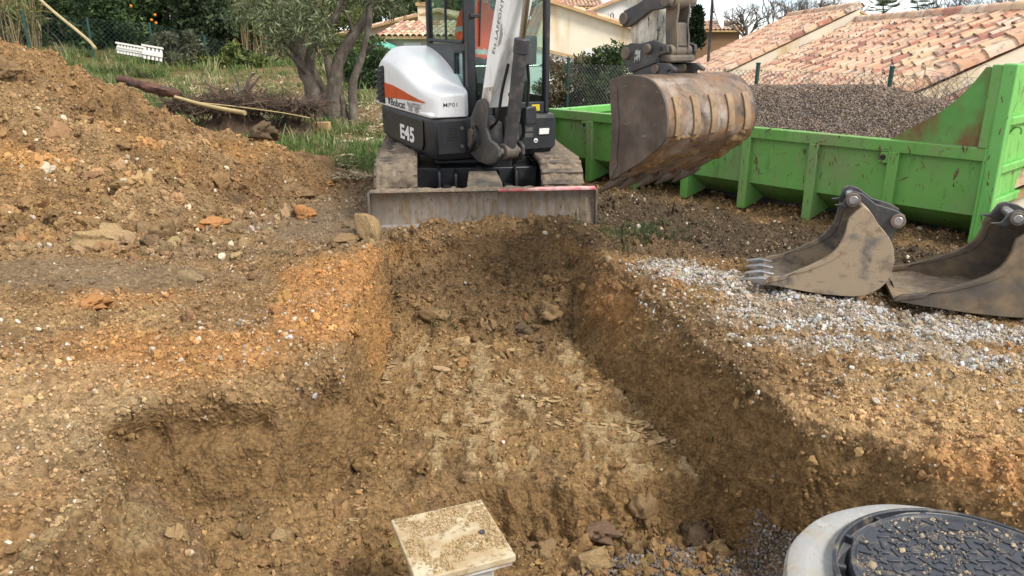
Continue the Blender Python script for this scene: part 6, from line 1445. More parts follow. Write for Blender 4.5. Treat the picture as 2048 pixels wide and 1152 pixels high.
verge(HA, TA, PA[2], 0.5, 3.0, 10.9 - 0.02, 'cream_wall', 0.25, _a[-1])

def simple_house(name, label, p0, ux, w, d, z0, zt, rise, wall, windows=(), ridge_along=True, tiles=True, overhang=0.3, roofmat='roof_tile', gable_front=False):
    """block with a two-slope tiled roof; p0 = left front corner, ux = direction of the front"""
    H_ = empty(name, (p0[0], p0[1], z0), label, 'house'); ux = Vector((*ux, 0)).normalized(); uy = Vector((-ux.y, ux.x, 0))
    def T(x, y, z): q = Vector((p0[0], p0[1], 0)) + ux * x + uy * y; return (q.x, q.y, z)
    rg = random.Random(len(label))
    if gable_front:
        mid = w * (gable_front if isinstance(gable_front, float) else 0.5)
        MB().prism([(0, z0), (w, z0), (w, zt), (mid, zt + rise), (0, zt if mid > 0.01 else zt + rise)], 0, d, lambda p, q, t: T(p, t, q)).build('wall', wall, H_)
        sl = [((mid, zt + rise), (w + overhang, zt - rise * overhang / max(w - mid, 0.1)))]
        if mid > 0.3: sl.append(((mid, zt + rise), (-overhang, zt - rise * overhang / mid)))
        rf = MB()
        for (a, b) in sl: rf.prism([a, b, (b[0], b[1] + 0.10), (a[0], a[1] + 0.10)], -overhang, d + overhang, lambda p, q, t: T(p, t, q))
        roof = rf.build('roof', 'terracotta', H_)
        edges = [(a, b, -overhang, d + overhang, 'y') for a, b in sl]
    else:
        MB().box((0, 0, z0), (w, d, zt), T).build('wall', wall, H_)
        rf = MB(); rf.prism([(-overhang, zt), (d / 2, zt + rise), (d + overhang, zt), (d + overhang, zt + 0.1), (d / 2, zt + rise + 0.1), (-overhang, zt + 0.1)], -overhang, w + overhang, lambda p, q, t: T(t, p, q))
        rf.prism([(0.02, zt), (d - 0.02, zt), (d / 2, zt + rise - 0.02)], 0.0, w, lambda p, q, t: T(t, p, q)); roof = rf.build('roof', ['terracotta'], H_)
        edges = [((d / 2, zt + rise), (-overhang, zt), -overhang, w + overhang, 'x')]
    # rolls of tile down each visible slope
    V = []; Fc = []; Cc = []
    for (a, b, t0, t1, ax) in edges:
        L = math.hypot(b[0] - a[0], b[1] - a[1]); nr = max(2, int(abs(t1 - t0) / 0.24)); ncs = max(2, int(L / 0.4)); n = 5
        for i in range(nr):
            t = t0 + (t1 - t0) * (i + 0.5) / nr
            for j in range(ncs):
                b0 = len(V); c = rg.random()
                for e, sc in ((j / ncs, 0.85), ((j + 1.1) / ncs, 1.05)):
                    pa = a[0] + (b[0] - a[0]) * e; pz = a[1] + (b[1] - a[1]) * e + 0.10
                    for q in range(n):
                        th = math.pi * q / (n - 1); off = -math.cos(th) * 0.11 * sc; h = math.sin(th) * 0.09 * sc
                        V.append(T(pa, t + off, pz + h) if ax == 'y' else T(t + off, pa, pz + h)); Cc.append(c)
                for q in range(n - 1): Fc.append((b0 + q, b0 + q + 1, b0 + n + q + 1, b0 + n + q))
    m2 = bpy.data.meshes.new('roof_tiles'); m2.from_pydata(V, [], Fc); m2.materials.append(MATS['roof_tile']); a_ = m2.attributes.new('tilecol', 'FLOAT', 'POINT'); a_.data.foreach_set('value', Cc)
    m2.polygons.foreach_set('use_smooth', [True] * len(Fc)); link_mesh(m2, 'roof_tiles', roof, kind='stuff')
    for (x, z, ww_, hh, kind) in windows:
        wd = MB().box((x, -0.02, z), (x + ww_, 0.06, z + hh), T).build('window', 'window_dark' if kind != 'shut' else 'shutter_white', H_)
        MB().box((x - 0.12, -0.06, z - 0.12), (x + ww_ + 0.12, -0.021, z - 0.01), T).build('sill', 'white_wall', wd)
        if kind != 'shut':
            fm = MB()
            for (xa, xb, za, zb) in ((x, x + 0.07, z, z + hh), (x + ww_ - 0.07, x + ww_, z, z + hh), (x + ww_ / 2 - 0.04, x + ww_ / 2 + 0.04, z, z + hh), (x + 0.07, x + ww_ - 0.07, z + hh - 0.07, z + hh)): fm.box((xa, -0.045, za), (xb, -0.021, zb), T)
            fm.build('frame', 'shutter_white', wd)
        if kind == 'shutters':
            for s_ in (x - ww_ * 0.55, x + ww_ + 0.03):
                MB().box((s_, -0.07, z), (s_ + ww_ * 0.52, -0.03, z + hh), T).build('shutter', 'shutter_white', wd)
    return H_, T
# cream gable right of the cab
g0 = at(1085, 130, 29); g1 = at(1300, 135, 30)
ztp = at(1111, 2, 29)[2]; zlow = at(1250, 60, 29.6)[2]; wD = math.dist(g0[:2], at(1262, 135, 30)[:2])
HD, TD = simple_house('gabled_house', 'cream rendered house with rust-stained gable wall right of the cab', (g0[0] - 0.2, g0[1]), (1, 0.03), wD + 0.4, 8, -1.8, zlow - 0.15, ztp - zlow + 0.1, 'cream_wall', windows=((1.7, at(1170, 118, 29)[2], 1.4, 0.35, 'shut'),), gable_front=0.10, overhang=0.25)
lw = at(1110, 108, 26); lw2 = at(1182, 126, 26)
WL = empty('garden_wall', (lw[0], lw[1], -1.8), 'low white garden wall with a sloping tiled coping before the cream house', 'wall')
MB().prism([(lw[0] - 1.4, -1.8), (lw2[0], -1.8), (lw2[0], lw2[2]), (lw[0], lw[2]), (lw[0] - 1.4, lw[2] + 0.35)], 26.0, 26.25, lambda p, q, t: (p, t, q)).build('wall_face', 'white_wall', WL)
MB().prism([(lw2[0] + 0.1, lw2[2] + 0.01), (lw[0], lw[2] + 0.01), (lw[0] - 1.4, lw[2] + 0.36), (lw[0] - 1.4, lw[2] + 0.44), (lw[0], lw[2] + 0.09), (lw2[0] + 0.1, lw2[2] + 0.09)], 25.92, 26.33, lambda p, q, t: (p, t, q)).build('coping', 'terracotta', WL)
# far house above it
f0 = at(1178, 55, 46)
simple_house('far_house', 'distant white house with brown upper storey behind the cream gable', (f0[0], 46), (1, 0.0), 4.2, 6, -1.5, at(1178, 24, 46)[2], 0.75, 'white_wall', windows=((1.1, at(1178, 44, 46)[2], 0.35, 0.5, 'dark'), (3.1, at(1178, 50, 46)[2], 0.5, 0.8, 'dark')), gable_front=True)
f1 = at(1120, 20, 52)
simple_house('far_house', 'tiled roof far behind the cab, left of the brown-storeyed house', (f1[0] - 1.5, 52), (1, 0.0), 4.0, 6, -1.0, at(1120, 17, 52)[2], 0.7, 'cream_wall')
f2 = at(1440, 52, 42)
simple_house('far_house', 'distant low tiled roof at the left of the satellite dish', (at(1392, 60, 48)[0], 48), (1, 0.0), 2.6, 5, -1.5, at(1400, 64, 48)[2], 0.55, 'brown_wall')
# left houses seen between the olive and the cab
h0 = at(690, 95, 38); HF0, TF = simple_house('pink_house', 'pale pink house with red tiled roof behind the olive tree', (at(668, 95, 38)[0], 38), (1, -0.12), 8.2, 7, -2.0, at(760, 72, 38)[2] - 0.1, 1.15, 'pink_wall', windows=((1.2, at(700, 100, 38)[2], 0.9, 0.7, 'dark'),), gable_front=0.62)
HG0, TG = simple_house('beige_house', 'small beige house with a white shutter beside the excavator hood', (at(772, 110, 31)[0], 31), (1, -0.25), 3.8, 4.5, -2.0, at(800, 78, 31)[2], 0.55, 'beige_wall', windows=((0.75, at(800, 108, 31)[2], 0.7, 0.42, 'shut'),))
CH = empty('chimney', at(848, 30, 37.5), 'rendered chimney stack above the pink house roof', 'chimney')
ch = at(850, 30, 37.5); MB().box((ch[0] - 0.3, 37.2, 0.5), (ch[0] + 0.3, 37.8, at(850, 12, 37.5)[2])).build('stack', 'cream_wall', CH); MB().box((ch[0] - 0.38, 37.12, at(850, 12, 37.5)[2] + 0.002), (ch[0] + 0.38, 37.88, at(850, 5, 37.5)[2])).build('cap', 'terracotta', CH)
tp = at(757, 92, 29); TPz = tp[2]
MB().prism([(tp[0] - 0.75, -1.9), (tp[0] + 0.55, -1.9), (tp[0] + 0.5, TPz - 0.05), (tp[0], TPz + 0.15), (tp[0] - 0.6, TPz - 0.02)], 29.0, 31.0, lambda p, q, t: (p, t, q)).build('tarpaulin', 'teal_tarp', label='teal tarpaulin shelter below the pink house', cat='tarpaulin', bevel=0.1)
# mast with satellite dish on the roof line
dp = at(1422, 52, 27.0); AN = empty('satellite_dish', dp, 'satellite dish on a thin mast beside the high roof', 'antenna')
MB().cyl((dp[0], 27.0, dp[2] - 2.5), (at(1427, -25, 27)[0], 27.0, at(1427, -25, 27)[2]), 0.05, 10).build('mast', 'dark_steel', AN)
dc = Vector(at(1436, 22, 26.85)); secs = []
dn = Vector((0.86, -0.42, 0.28)).normalized(); du_ = dn.orthogonal().normalized(); dv_ = dn.cross(du_)
for r_, h_ in ((0.02, -0.10), (0.25, -0.08), (0.45, -0.03), (0.58, 0.02), (0.58, 0.03), (0.45, -0.015), (0.2, -0.065), (0.02, -0.085)):
    secs.append([tuple(dc + dn * h_ + (du_ * math.cos(t) + dv_ * math.sin(t) * 0.95) * r_) for t in (2 * math.pi * i / 28 for i in range(28))])
MB().loft(secs).build('dish', 'dish_grey', AN)
MB().cyl(tuple(dc - dn * 0.1), (dp[0], 27.0, dc.z), 0.03, 8).build('bracket', 'dark_steel', AN)

# ------------------------------------------------------------------ fences
def chain_link(name, P0, P1, z0f, z1f, cell, mat, parent, wire=0.0016):
    """diamond mesh woven from straight wires between two points"""
    P0, P1 = Vector(P0), Vector(P1); L = (P1 - P0).length; V = []; F = []
    h = z1f - z0f; nseg = int((L + h) / cell)
    d = (P1 - P0).normalized(); nrm = Vector((-d.y, d.x, 0))
    def wirebar(a, b):
        e = (b - a).normalized(); s1 = nrm * wire; s2 = e.cross(nrm).normalized() * wire; b0 = len(V)
        for q in (a, b): V.extend([tuple(q + s1 + s2), tuple(q - s1 + s2), tuple(q - s1 - s2), tuple(q + s1 - s2)])
        for i in range(4): F.append((b0 + i, b0 + (i + 1) % 4, b0 + 4 + (i + 1) % 4, b0 + 4 + i))
    for s in (1, -1):
        for i in range(-int(h / cell) - 1, nseg + 1):
            x0 = i * cell; pts = []
            xa, xb = (x0, x0 + h) if s > 0 else (x0 + h, x0)
            # clip to 0..L
            t0, t1 = 0.0, 1.0
            for (lo_hi, val) in ((0, 0.0), (1, L)):
                a, b = xa + (xb - xa) * 0, xb
                if xb == xa: continue
                tc = (val - xa) / (xb - xa)
                if xb > xa:
                    if lo_hi == 0: t0 = max(t0, tc)
                    else: t1 = min(t1, tc)
                else:
                    if lo_hi == 0: t1 = min(t1, tc)
                    else: t0 = max(t0, tc)
            if t1 - t0 < 0.02: continue
            q0 = P0 + d * (xa + (xb - xa) * t0); q1 = P0 + d * (xa + (xb - xa) * t1)
            za = P0.z + (P1.z - P0.z) * ((xa + (xb - xa) * t0) / L); zb = P0.z + (P1.z - P0.z) * ((xa + (xb - xa) * t1) / L)
            wirebar(Vector((q0.x, q0.y, za + z0f + h * t0)), Vector((q1.x, q1.y, zb + z0f + h * t1)))
    for zz in (z0f, z1f):
        wirebar(Vector((P0.x, P0.y, P0.z + zz)), Vector((P1.x, P1.y, P1.z + zz)))
    m2 = bpy.data.meshes.new(name); m2.from_pydata(V, [], F); m2.materials.append(MATS[mat]); return link_mesh(m2, name, parent)
FR = empty('chain_link_fence', (4.4, 9.3, 0), 'chain-link fence on green posts between the skip and the tile roofs', 'fence')
fpts = [(5.75, 7.75), (4.38, 9.28), (3.22, 10.57), (2.05, 11.88), (0.9, 13.2)]
for i, (x, y) in enumerate(fpts):
    po = MB().cyl((x, y, -0.6), (x + 0.03, y, 1.33), 0.026, 12).build('post', 'fence_green', FR); MB().cyl((x + 0.03, y, 1.33), (x + 0.03, y, 1.35), 0.031, 12).build('cap', 'fence_green', po)
    if i: chain_link('wire_mesh', (*fpts[i - 1], 0), (x, y, 0), 0.0, 1.25, 0.068, 'wire_grey', FR, 0.0017)
FL = empty('chain_link_fence', at(310, 100, 24.5), 'green chain-link fence along the bank before the dark shrubs', 'fence')
lp = [(52, 20, 78, 23.0), (181, 35, 95, 23.4), (304, 45, 104, 24.2), (412, 70, 126, 25.5), (490, 90, 150, 27.0)]
pts_ = [(at(-70, 60, 22.8), 1.1)]
for (u, vt, vb, y) in lp:
    t_ = at(u, vt, y); b_ = at(u + 4, vb, y); pts_.append((b_, t_[2] - b_[2]))
for i, (p, h) in enumerate(pts_):
    zg = gzf(p[0], p[1]); MB().cyl((p[0], p[1], zg - 0.3), (p[0] - 0.03, p[1], p[2] + h), 0.035, 10).build('post', 'fence_green', FL)
    if i:
        q, hq_ = pts_[i - 1]; hh = min(h, hq_) - 0.03; chain_link('wire_mesh', (q[0], q[1], q[2] - 0.15), (p[0], p[1], p[2] - 0.15), 0.0, hh + 0.15, 0.14, 'wire_green', FL, 0.0032)
# ------------------------------------------------------------------ foliage
def leaf_mesh(name, centres, spread, n, size, cols, seed, aspect=0.4, droop=0.0, fold=0.25, up=0.0, inner=0.35):
    """n folded leaves round the clump centres; size = leaf length"""
    g = np.random.default_rng(seed); centres = np.asarray(centres, float); sp = np.asarray(spread, float)
    if sp.ndim == 0: sp = np.full(len(centres), sp)
    k = g.integers(0, len(centres), n)
    d = g.normal(0, 1, (n, 3)); d /= np.linalg.norm(d, axis=1, keepdims=True)
    r = sp[k] * (inner + (1 - inner) * g.uniform(0, 1, n) ** 0.6)
    pos = centres[k] + d * r[:, None] * np.array((1, 1, 0.85))
    ax = d * 0.5 + g.normal(0, 0.7, (n, 3)); ax[:, 2] += up - droop; ax /= np.linalg.norm(ax, axis=1, keepdims=True)
    nr = np.cross(ax, g.normal(0, 1, (n, 3))); nr[:, 2] = np.abs(nr[:, 2]) + 0.2; nr -= ax * (nr * ax).sum(1, keepdims=True); nr /= np.maximum(np.linalg.norm(nr, axis=1, keepdims=True), 1e-6)
    sd = np.cross(ax, nr); L = size * np.exp(g.normal(0, 0.28, n))[:, None]; W = L * aspect * 0.5
    v = np.stack([pos, pos + ax * L * 0.5 + sd * W + nr * W * fold, pos + ax * L, pos + ax * L * 0.5 - sd * W + nr * W * fold], 1).reshape(-1, 3)
    cols = np.asarray(cols, float); c = cols[g.integers(0, len(cols), n)] * np.exp(g.normal(0, 0.22, (n, 1))); ck = np.exp(np.random.default_rng(seed + 1).normal(0, 0.16, len(centres)))
    c = c * ck[k][:, None]
    return array_mesh(name, v, np.arange(n * 4).reshape(n, 4), 'leaf', np.repeat(c, 4, 0))
def clumps(c, rad, n, seed, flat_bottom=False, shell=0.55):
    g = np.random.default_rng(seed); d = g.normal(0, 1, (n, 3)); d /= np.linalg.norm(d, axis=1, keepdims=True)
    r = shell + (1 - shell) * g.uniform(0, 1, n) ** 0.5; r *= 1 + 0.15 * g.normal(0, 1, n)
    p = np.array(c) + d * r[:, None] * np.array(rad)
    return p
DARK = [(0.030, 0.055, 0.020), (0.045, 0.075, 0.026), (0.022, 0.040, 0.016)]
MIDG = [(0.065, 0.105, 0.032), (0.085, 0.125, 0.040), (0.045, 0.075, 0.024)]
OLIVE = [(0.115, 0.140, 0.062), (0.065, 0.085, 0.034), (0.200, 0.228, 0.125), (0.046, 0.060, 0.024)]
YELG = [(0.17, 0.20, 0.045), (0.22, 0.23, 0.070), (0.11, 0.15, 0.035)]
def shrub(name, label, c, rad, ncl, nl, leaf, cols, seed, cat='shrub', stems=6, group=None, aspect=0.42, spread=None, bark='bark'):
    zg = gzf(c[0], c[1]); E_ = empty(name, (c[0], c[1], zg), label, cat, group)
    cl = clumps(c, rad, ncl, seed); cl[:, 2] = np.maximum(cl[:, 2], zg + 0.15)
    link_mesh(leaf_mesh('crown', cl, spread or min(rad) * 0.34, nl, leaf, cols, seed, aspect), 'crown', E_)
    rg = random.Random(seed)
    for k in range(stems):
        t = cl[rg.randrange(ncl)]; b = (c[0] + rg.uniform(-.2, .2) * rad[0], c[1] + rg.uniform(-.2, .2) * rad[1], zg - 0.1)
        mid = ((b[0] * 2 + t[0]) / 3 + rg.uniform(-.1, .1), (b[1] * 2 + t[1]) / 3, (b[2] + t[2]) / 2)
        MB().tube(curve_pts([b, mid, tuple(t)], 8), [0.05 * (1 - 0.09 * i) * max(0.5, min(rad)) for i in range(9)], 7).build('stem', bark, E_)
    return E_
# --- dark backdrop along the left boundary
def pixc(u, v, y): return at(u, v, y)
shrub('evergreen_shrub', 'dark evergreen shrub behind the fence at the left edge', pixc(40, 20, 28), (3.4, 2.0, 2.6), 60, 9000, 0.20, DARK + MIDG[:1], 601)
ot = shrub('orange_tree', 'orange tree with a few fruits behind the white picket panel', pixc(215, 22, 27.5), (2.3, 1.6, 2.4), 55, 11000, 0.17, MIDG + DARK[:1], 602, cat='tree')
for (u, v) in ((247, 28), (310, 30), (303, 40), (312, 46), (262, 12), (196, 8)):
    p = at(u, v, 26.2); bm = bmesh.new(); bmesh.ops.create_icosphere(bm, subdivisions=2, radius=0.045, matrix=Matrix.Translation(p)); me = bpy.data.meshes.new('fruit'); bm.to_mesh(me); bm.free(); me.materials.append(MATS['orange_fruit']); link_mesh(me, 'fruit', ot)
shrub('evergreen_shrub', 'tall dark shrub between the orange tree and the ivy-covered tree', pixc(330, 5, 29), (2.0, 1.4, 3.0), 45, 7000, 0.18, DARK, 603)
for i, (u, v, y, lb) in enumerate(((-75, -30, 32, 'big dark tree at the left edge of the view behind the reeds'), (-230, -30, 30, 'dark tree farthest left along the bank'), (60, -40, 36, 'big dark tree towering behind the left end of the fence'), (200, -45, 37, 'big dark tree towering behind the orange tree'), (310, -40, 38, 'big dark tree behind the tall dark shrub'), (450, -35, 39, 'big dark tree behind the ivy-covered tree'), (545, -40, 42, 'big dark tree behind the left part of the olive crown'))):
    shrub('background_tree', lb, pixc(u, v, y), (3.2, 2.2, 3.6), 70, 9000, 0.30, DARK + MIDG[:1], 630 + i, cat='tree', group='trees beyond the site')
# ivy tree
iv = pixc(405, 40, 26.8); ivz = gzf(iv[0], iv[1]); IV = empty('ivy_covered_tree', (iv[0], iv[1], ivz), 'ivy-covered tree trunk standing like a dark column by the fence', 'tree')
MB().tube([(iv[0], iv[1], ivz - 0.2), (iv[0] + 0.05, iv[1], ivz + 2), (iv[0] - 0.1, iv[1], ivz + 5)], [0.35, 0.28, 0.2], 12, rough=0.2).build('trunk', 'bark', IV)
cl = np.concatenate([clumps((iv[0] + dx, iv[1], iv[2] + dz), (0.95, 0.8, 1.3), 34, 610 + k, shell=0.75) for k, (dx, dz) in enumerate(((0.05, -0.4), (0.0, 1.2), (-0.15, 2.8)))])
link_mesh(leaf_mesh('crown', cl, 0.34, 15000, 0.12, [(0.045, 0.070, 0.030), (0.070, 0.095, 0.045), (0.026, 0.042, 0.018)], 611, 0.8), 'crown', IV)
shrub('evergreen_shrub', 'dark shrub filling the gap right of the ivy-covered tree', pixc(480, 0, 30), (1.8, 1.4, 2.4), 40, 6000, 0.16, DARK, 604)
shrub('evergreen_shrub', 'dark leafy shrub above the cut branches behind the fence', pixc(120, 55, 25.6), (2.6, 0.9, 1.1), 36, 6500, 0.15, DARK + MIDG[:1], 605)
shrub('grey_shrub', 'low grey-green shrub behind the right end of the white picket panel', pixc(345, 98, 23.6), (0.7, 0.5, 0.55), 22, 2600, 0.10, [(0.13, 0.14, 0.09), (0.08, 0.09, 0.05)], 606, stems=4)
shrub('green_shrub', 'bright green weeds at the foot of the ivy-covered tree', pixc(470, 128, 24.0), (1.0, 0.6, 0.45), 20, 3000, 0.12, YELG + MIDG, 607, stems=3)
shrub('yellow_shrub', 'yellow-green tree behind the olive trunks', pixc(668, 66, 30), (1.1, 1.0, 1.5), 34, 5500, 0.15, YELG, 608, cat='tree', aspect=0.25)
shrub('evergreen_shrub', 'dark shrub low behind the right olive trunk', pixc(738, 150, 19), (0.75, 0.6, 0.62), 28, 5000, 0.10, DARK + MIDG[:1], 609)
shrub('evergreen_shrub', 'bushy shrub between the olive trunks and the excavator tail', pixc(720, 118, 21.5), (0.8, 0.6, 0.6), 26, 4200, 0.10, MIDG + YELG[:1], 612)
for i, (u, v, y, rx, rz, lb) in enumerate(((640, -5, 52, 4.5, 3.0, 'round dark tree above the yellow-green tree'), (760, 0, 55, 4.0, 2.2, 'dark tree rising behind the pink house'), (830, 2, 60, 3.5, 1.8, 'dark tree beside the chimney of the pink house'), (905, 22, 48, 3.0, 2.2, 'green tree seen through the cab window'), (560, -25, 46, 4.5, 3.5, 'large dark tree far behind the reed hedge'), (985, 30, 44, 2.2, 2.2, 'green tree seen behind the windscreen'))):
    shrub('background_tree', lb, pixc(u, v, y), (rx, rx * 0.8, rz), 50, 6500, 0.32, DARK + MIDG, 620 + i, cat='tree', group='trees beyond the site')
# reed hedge
def reeds(name, label, u0, u1, vb, y, top, n, seed, mats='cane_dry'):
    p0, p1 = at(u0, vb, y), at(u1, vb, y); E_ = empty(name, ((p0[0] + p1[0]) / 2, y, gzf((p0[0] + p1[0]) / 2, y)), label, 'reeds'); rg = random.Random(seed); m = MB(); tips = []
    for k in range(n):
        x = rg.uniform(p0[0], p1[0]); yy = y + rg.uniform(-0.4, 0.4); z = gzf(x, yy) - 0.05; h = top * rg.uniform(0.55, 1.1); lx_ = rg.gauss(0, 0.18); ly_ = rg.gauss(0, 0.12)
        m.tube([(x, yy, z), (x + lx_ * 0.35, yy + ly_ * 0.3, z + h * 0.5), (x + lx_, yy + ly_, z + h)], [0.016, 0.013, 0.005], 4); tips.append((x + lx_ * rg.uniform(.5, 1), yy + ly_, z + h * rg.uniform(0.55, 1)))
    m.build('canes', mats, E_, kind='stuff', smooth=0)
    link_mesh(leaf_mesh('reed_leaves', tips, 0.22, n * 14, 0.30, [(0.20, 0.21, 0.07), (0.26, 0.22, 0.11), (0.13, 0.15, 0.05)], seed, 0.10, droop=0.3), 'reed_leaves', E_, kind='stuff')
reeds('reed_hedge', 'hedge of dry brown reeds behind the olive tree', 478, 645, 118, 28.5, 2.6, 230, 640)
reeds('reed_clump', 'clump of dry reeds at the left end of the bank', -60, 75, 78, 24.5, 1.7, 110, 641)

# --- olive tree
oy = 14.0; OT = empty('olive_tree', at(668, 222, oy), 'multi-stemmed olive tree with dark trunks on the grass left of the excavator', 'tree')
def trunk(pts, rad, seed, dy=0.0):
    p = [at(u, v, oy + d) for u, v, d in pts]; p[0] = (p[0][0], p[0][1], gzf(p[0][0], p[0][1]) - 0.08)
    c = curve_pts(p, 22); r = np.interp(np.linspace(0, 1, 23), np.linspace(0, 1, len(rad)), rad)
    m = MB().tube(c, [float(x) * 0.80 for x in r], 12, rough=0.30, seed=seed); o = m.build('trunk', 'bark', OT, smooth=60); return c
trunk([(634, 218, 0), (626, 185, 0), (612, 150, 0.1), (594, 108, 0.15), (580, 60, 0.2), (560, 10, 0.1), (548, -40, 0)], [0.205, 0.165, 0.145, 0.115, 0.09, 0.07, 0.04], 1)
trunk([(655, 220, 0.35), (640, 175, 0.35), (622, 135, 0.4), (606, 100, 0.5), (600, 50, 0.6), (612, -10, 0.6)], [0.12, 0.10, 0.09, 0.08, 0.06, 0.04], 2)
trunk([(671, 222, -0.1), (670, 180, -0.1), (671, 148, -0.1), (682, 112, -0.05), (706, 72, 0), (735, 30, 0.05), (752, -20, 0.1)], [0.24, 0.17, 0.15, 0.125, 0.115, 0.10, 0.05], 3)
trunk([(668, 150, -0.1), (654, 118, -0.15), (642, 86, -0.2), (634, 60, -0.2)], [0.09, 0.07, 0.055, 0.03], 4)
trunk([(706, 228, -0.25), (705, 190, -0.25), (708, 158, -0.25), (722, 120, -0.2), (730, 85, -0.2), (738, 45, -0.2), (742, 0, -0.2)], [0.115, 0.095, 0.085, 0.072, 0.066, 0.075, 0.05], 5)
trunk([(612, 120, 0.12), (622, 100, 0.1), (645, 70, 0.05), (668, 38, 0), (682, 5, 0), (696, -40, 0)], [0.10, 0.10, 0.095, 0.085, 0.07, 0.04], 6)
trunk([(690, 222, -0.2), (686, 205, -0.2), (683, 188, -0.22)], [0.10, 0.06, 0.015], 7)
for k, (u0, v0, u1, v1) in enumerate(((594, 108, 545, 70), (580, 60, 530, 20), (735, 30, 790, -10), (722, 120, 748, 90), (600, 60, 640, 10), (706, 72, 690, 20), (610, 145, 560, 95))):
    p = [at(u0, v0, oy), at((u0 + u1) / 2, (v0 + v1) / 2 - 4, oy - 0.2), at(u1, v1, oy - 0.3)]
    MB().tube(curve_pts(p, 8), [0.045 - 0.004 * i for i in range(9)], 7, rough=0.2, seed=k).build('branch', 'bark', OT, smooth=60)
g = np.random.default_rng(77); cl = []
for (u, v, du, dv, n_, dd) in ((530, 20, 55, 28, 26, 0.0), (600, 35, 45, 30, 26, -0.5), (570, 60, 35, 22, 14, -0.6), (635, 55, 25, 25, 12, -0.7), (700, -5, 60, 16, 16, 0.3), (775, 8, 35, 18, 9, 0.2), (545, 85, 16, 14, 5, -0.6), (650, 90, 12, 12, 4, -0.7), (600, -60, 130, 40, 40, 0.3), (740, -60, 80, 30, 18, 0.3)):
    for k in range(n_):
        cl.append(at(u + g.normal(0, du * 0.6), v + g.normal(0, dv * 0.6), oy + dd + g.normal(0, 0.45)))
link_mesh(leaf_mesh('crown', cl, 0.25, 7600, 0.112, OLIVE, 78, 0.19, droop=0.15, inner=0.1), 'crown', OT)

# --- things lying on the bank
def lie(path, rad, name, mat, label, cat, n=18, rough=0.1, seed=0):
    return MB().tube(curve_pts(path, n), rad, 10, rough=rough, seed=seed).build(name, mat, label=label, cat=cat, smooth=60)
def on_ground(u, v, y, h=0.0):
    p = at(u, v, y); return (p[0], p[1], p[2] + h)
lie([at(75, -6, 17.0), at(108, 24, 16.0), at(150, 58, 15.2), at(178, 82, 14.8), at(191, 97, 14.6)], [0.028] * 19, 'cane_pole', 'cane', 'long bent yellow cane leaning down to the grass at upper left', 'cane')
lie([on_ground(350, 194, 11.8), on_ground(400, 208, 11.6), on_ground(445, 218, 11.4), on_ground(490, 226, 11.2)], [0.024 + 0.0006 * i for i in range(19)], 'cut_branch', 'cane', 'peeled yellow branch lying below the red log', 'branch')
lie([on_ground(236, 160, 12.4, 0.02), on_ground(280, 172, 12.3, 0.02), on_ground(325, 182, 12.1), on_ground(362, 188, 12.0)], [0.050, 0.060, 0.064, 0.066, 0.060, 0.058, 0.062, 0.07, 0.072, 0.066, 0.064, 0.07, 0.074, 0.07, 0.066, 0.07, 0.075, 0.06, 0.025], 'fallen_log', 'bark_red', 'reddish-brown fallen log with torn end on the grass', 'log', rough=0.7)
lie([on_ground(395, 205, 11.8), on_ground(470, 213, 11.9), on_ground(560, 225, 11.9), on_ground(620, 236, 11.8)], [0.009] * 19, 'cut_branch', 'cane', 'thin pale stick lying before the root pile', 'branch')
# root pile with upright dead branches
BP = empty('root_pile', on_ground(500, 215, 12.6), 'heap of brown uprooted roots and twigs beside the olive tree', 'brushwood')
rg = random.Random(5); m = MB()
for k in range(950):
    u = 335 + 300 * rg.random(); w = math.exp(-((u - 480) / 95) ** 2); v = 222 - 10 * rg.random() - 34 * w * rg.random() ** 1.4 * (0.6 + 0.4 * math.sin(u * 0.13)); y = 12.5 + rg.uniform(-0.5, 0.5); c = Vector(at(u, v, y)); d = Vector((rg.gauss(0, 1), rg.gauss(0, .6), rg.gauss(0, 0.45))).normalized() * rg.uniform(0.12, 0.38)
    m.tube([c - d, c + Vector((rg.gauss(0, .03), 0, rg.gauss(0.03, .03))), c + d], [rg.uniform(0.004, 0.012), 0.007, 0.003], 4)
m.build('twigs', 'twig_brown', BP, kind='stuff', smooth=0)
for (path) in (((475, 215), (480, 190), (476, 165), (468, 150)), ((482, 200), (492, 175), (503, 150), (512, 146)), ((480, 190), (470, 178), (462, 165)), ((440, 200), (425, 178), (408, 158)), ((495, 180), (510, 165), (520, 152)), ((478, 212), (486, 208), (500, 196))):
    MB().tube(curve_pts([at(u, v, 12.3) for u, v in path], 10), [0.035 - 0.0026 * i for i in range(11)], 7, rough=0.25).build('dead_branch', 'bark', BP)
bm_ = MB()
md = np.linspace(0, 2 * math.pi, 40)
nb_, nr_ = 60, 22; V = np.zeros((nb_, nr_, 3)); us = np.linspace(392, 622, nb_)
for i, u in enumerate(us):
    for j in range(nr_):
        t = j / (nr_ - 1); p = at(u, 222 - 2, 12.0 + 1.3 * t); zg = gzf(p[0], p[1])
        h = 0.42 * math.exp(-((u - 470) / 80) ** 2) + 0.20 * math.exp(-((u - 590) / 40) ** 2); V[i, j] = (p[0], p[1], zg - 0.05 + max(0, h) * math.sin(math.pi * t) ** 0.6 * (1 + 0.35 * float(fbm(u * 0.06, t * 5.0, None, 4, 650))))
id_ = np.arange(nb_ * nr_).reshape(nb_, nr_)
coat('root_earth', (0.105, 0.065, 0.042), 1.0, vary=0.5, scale=9, bump=1.0, bump_scale=30)
link_mesh(array_mesh('root_mass', V.reshape(-1, 3), np.stack([id_[:-1, :-1], id_[:-1, 1:], id_[1:, 1:], id_[1:, :-1]], -1).reshape(-1, 4), 'root_earth', smooth=True), 'root_mass', BP)
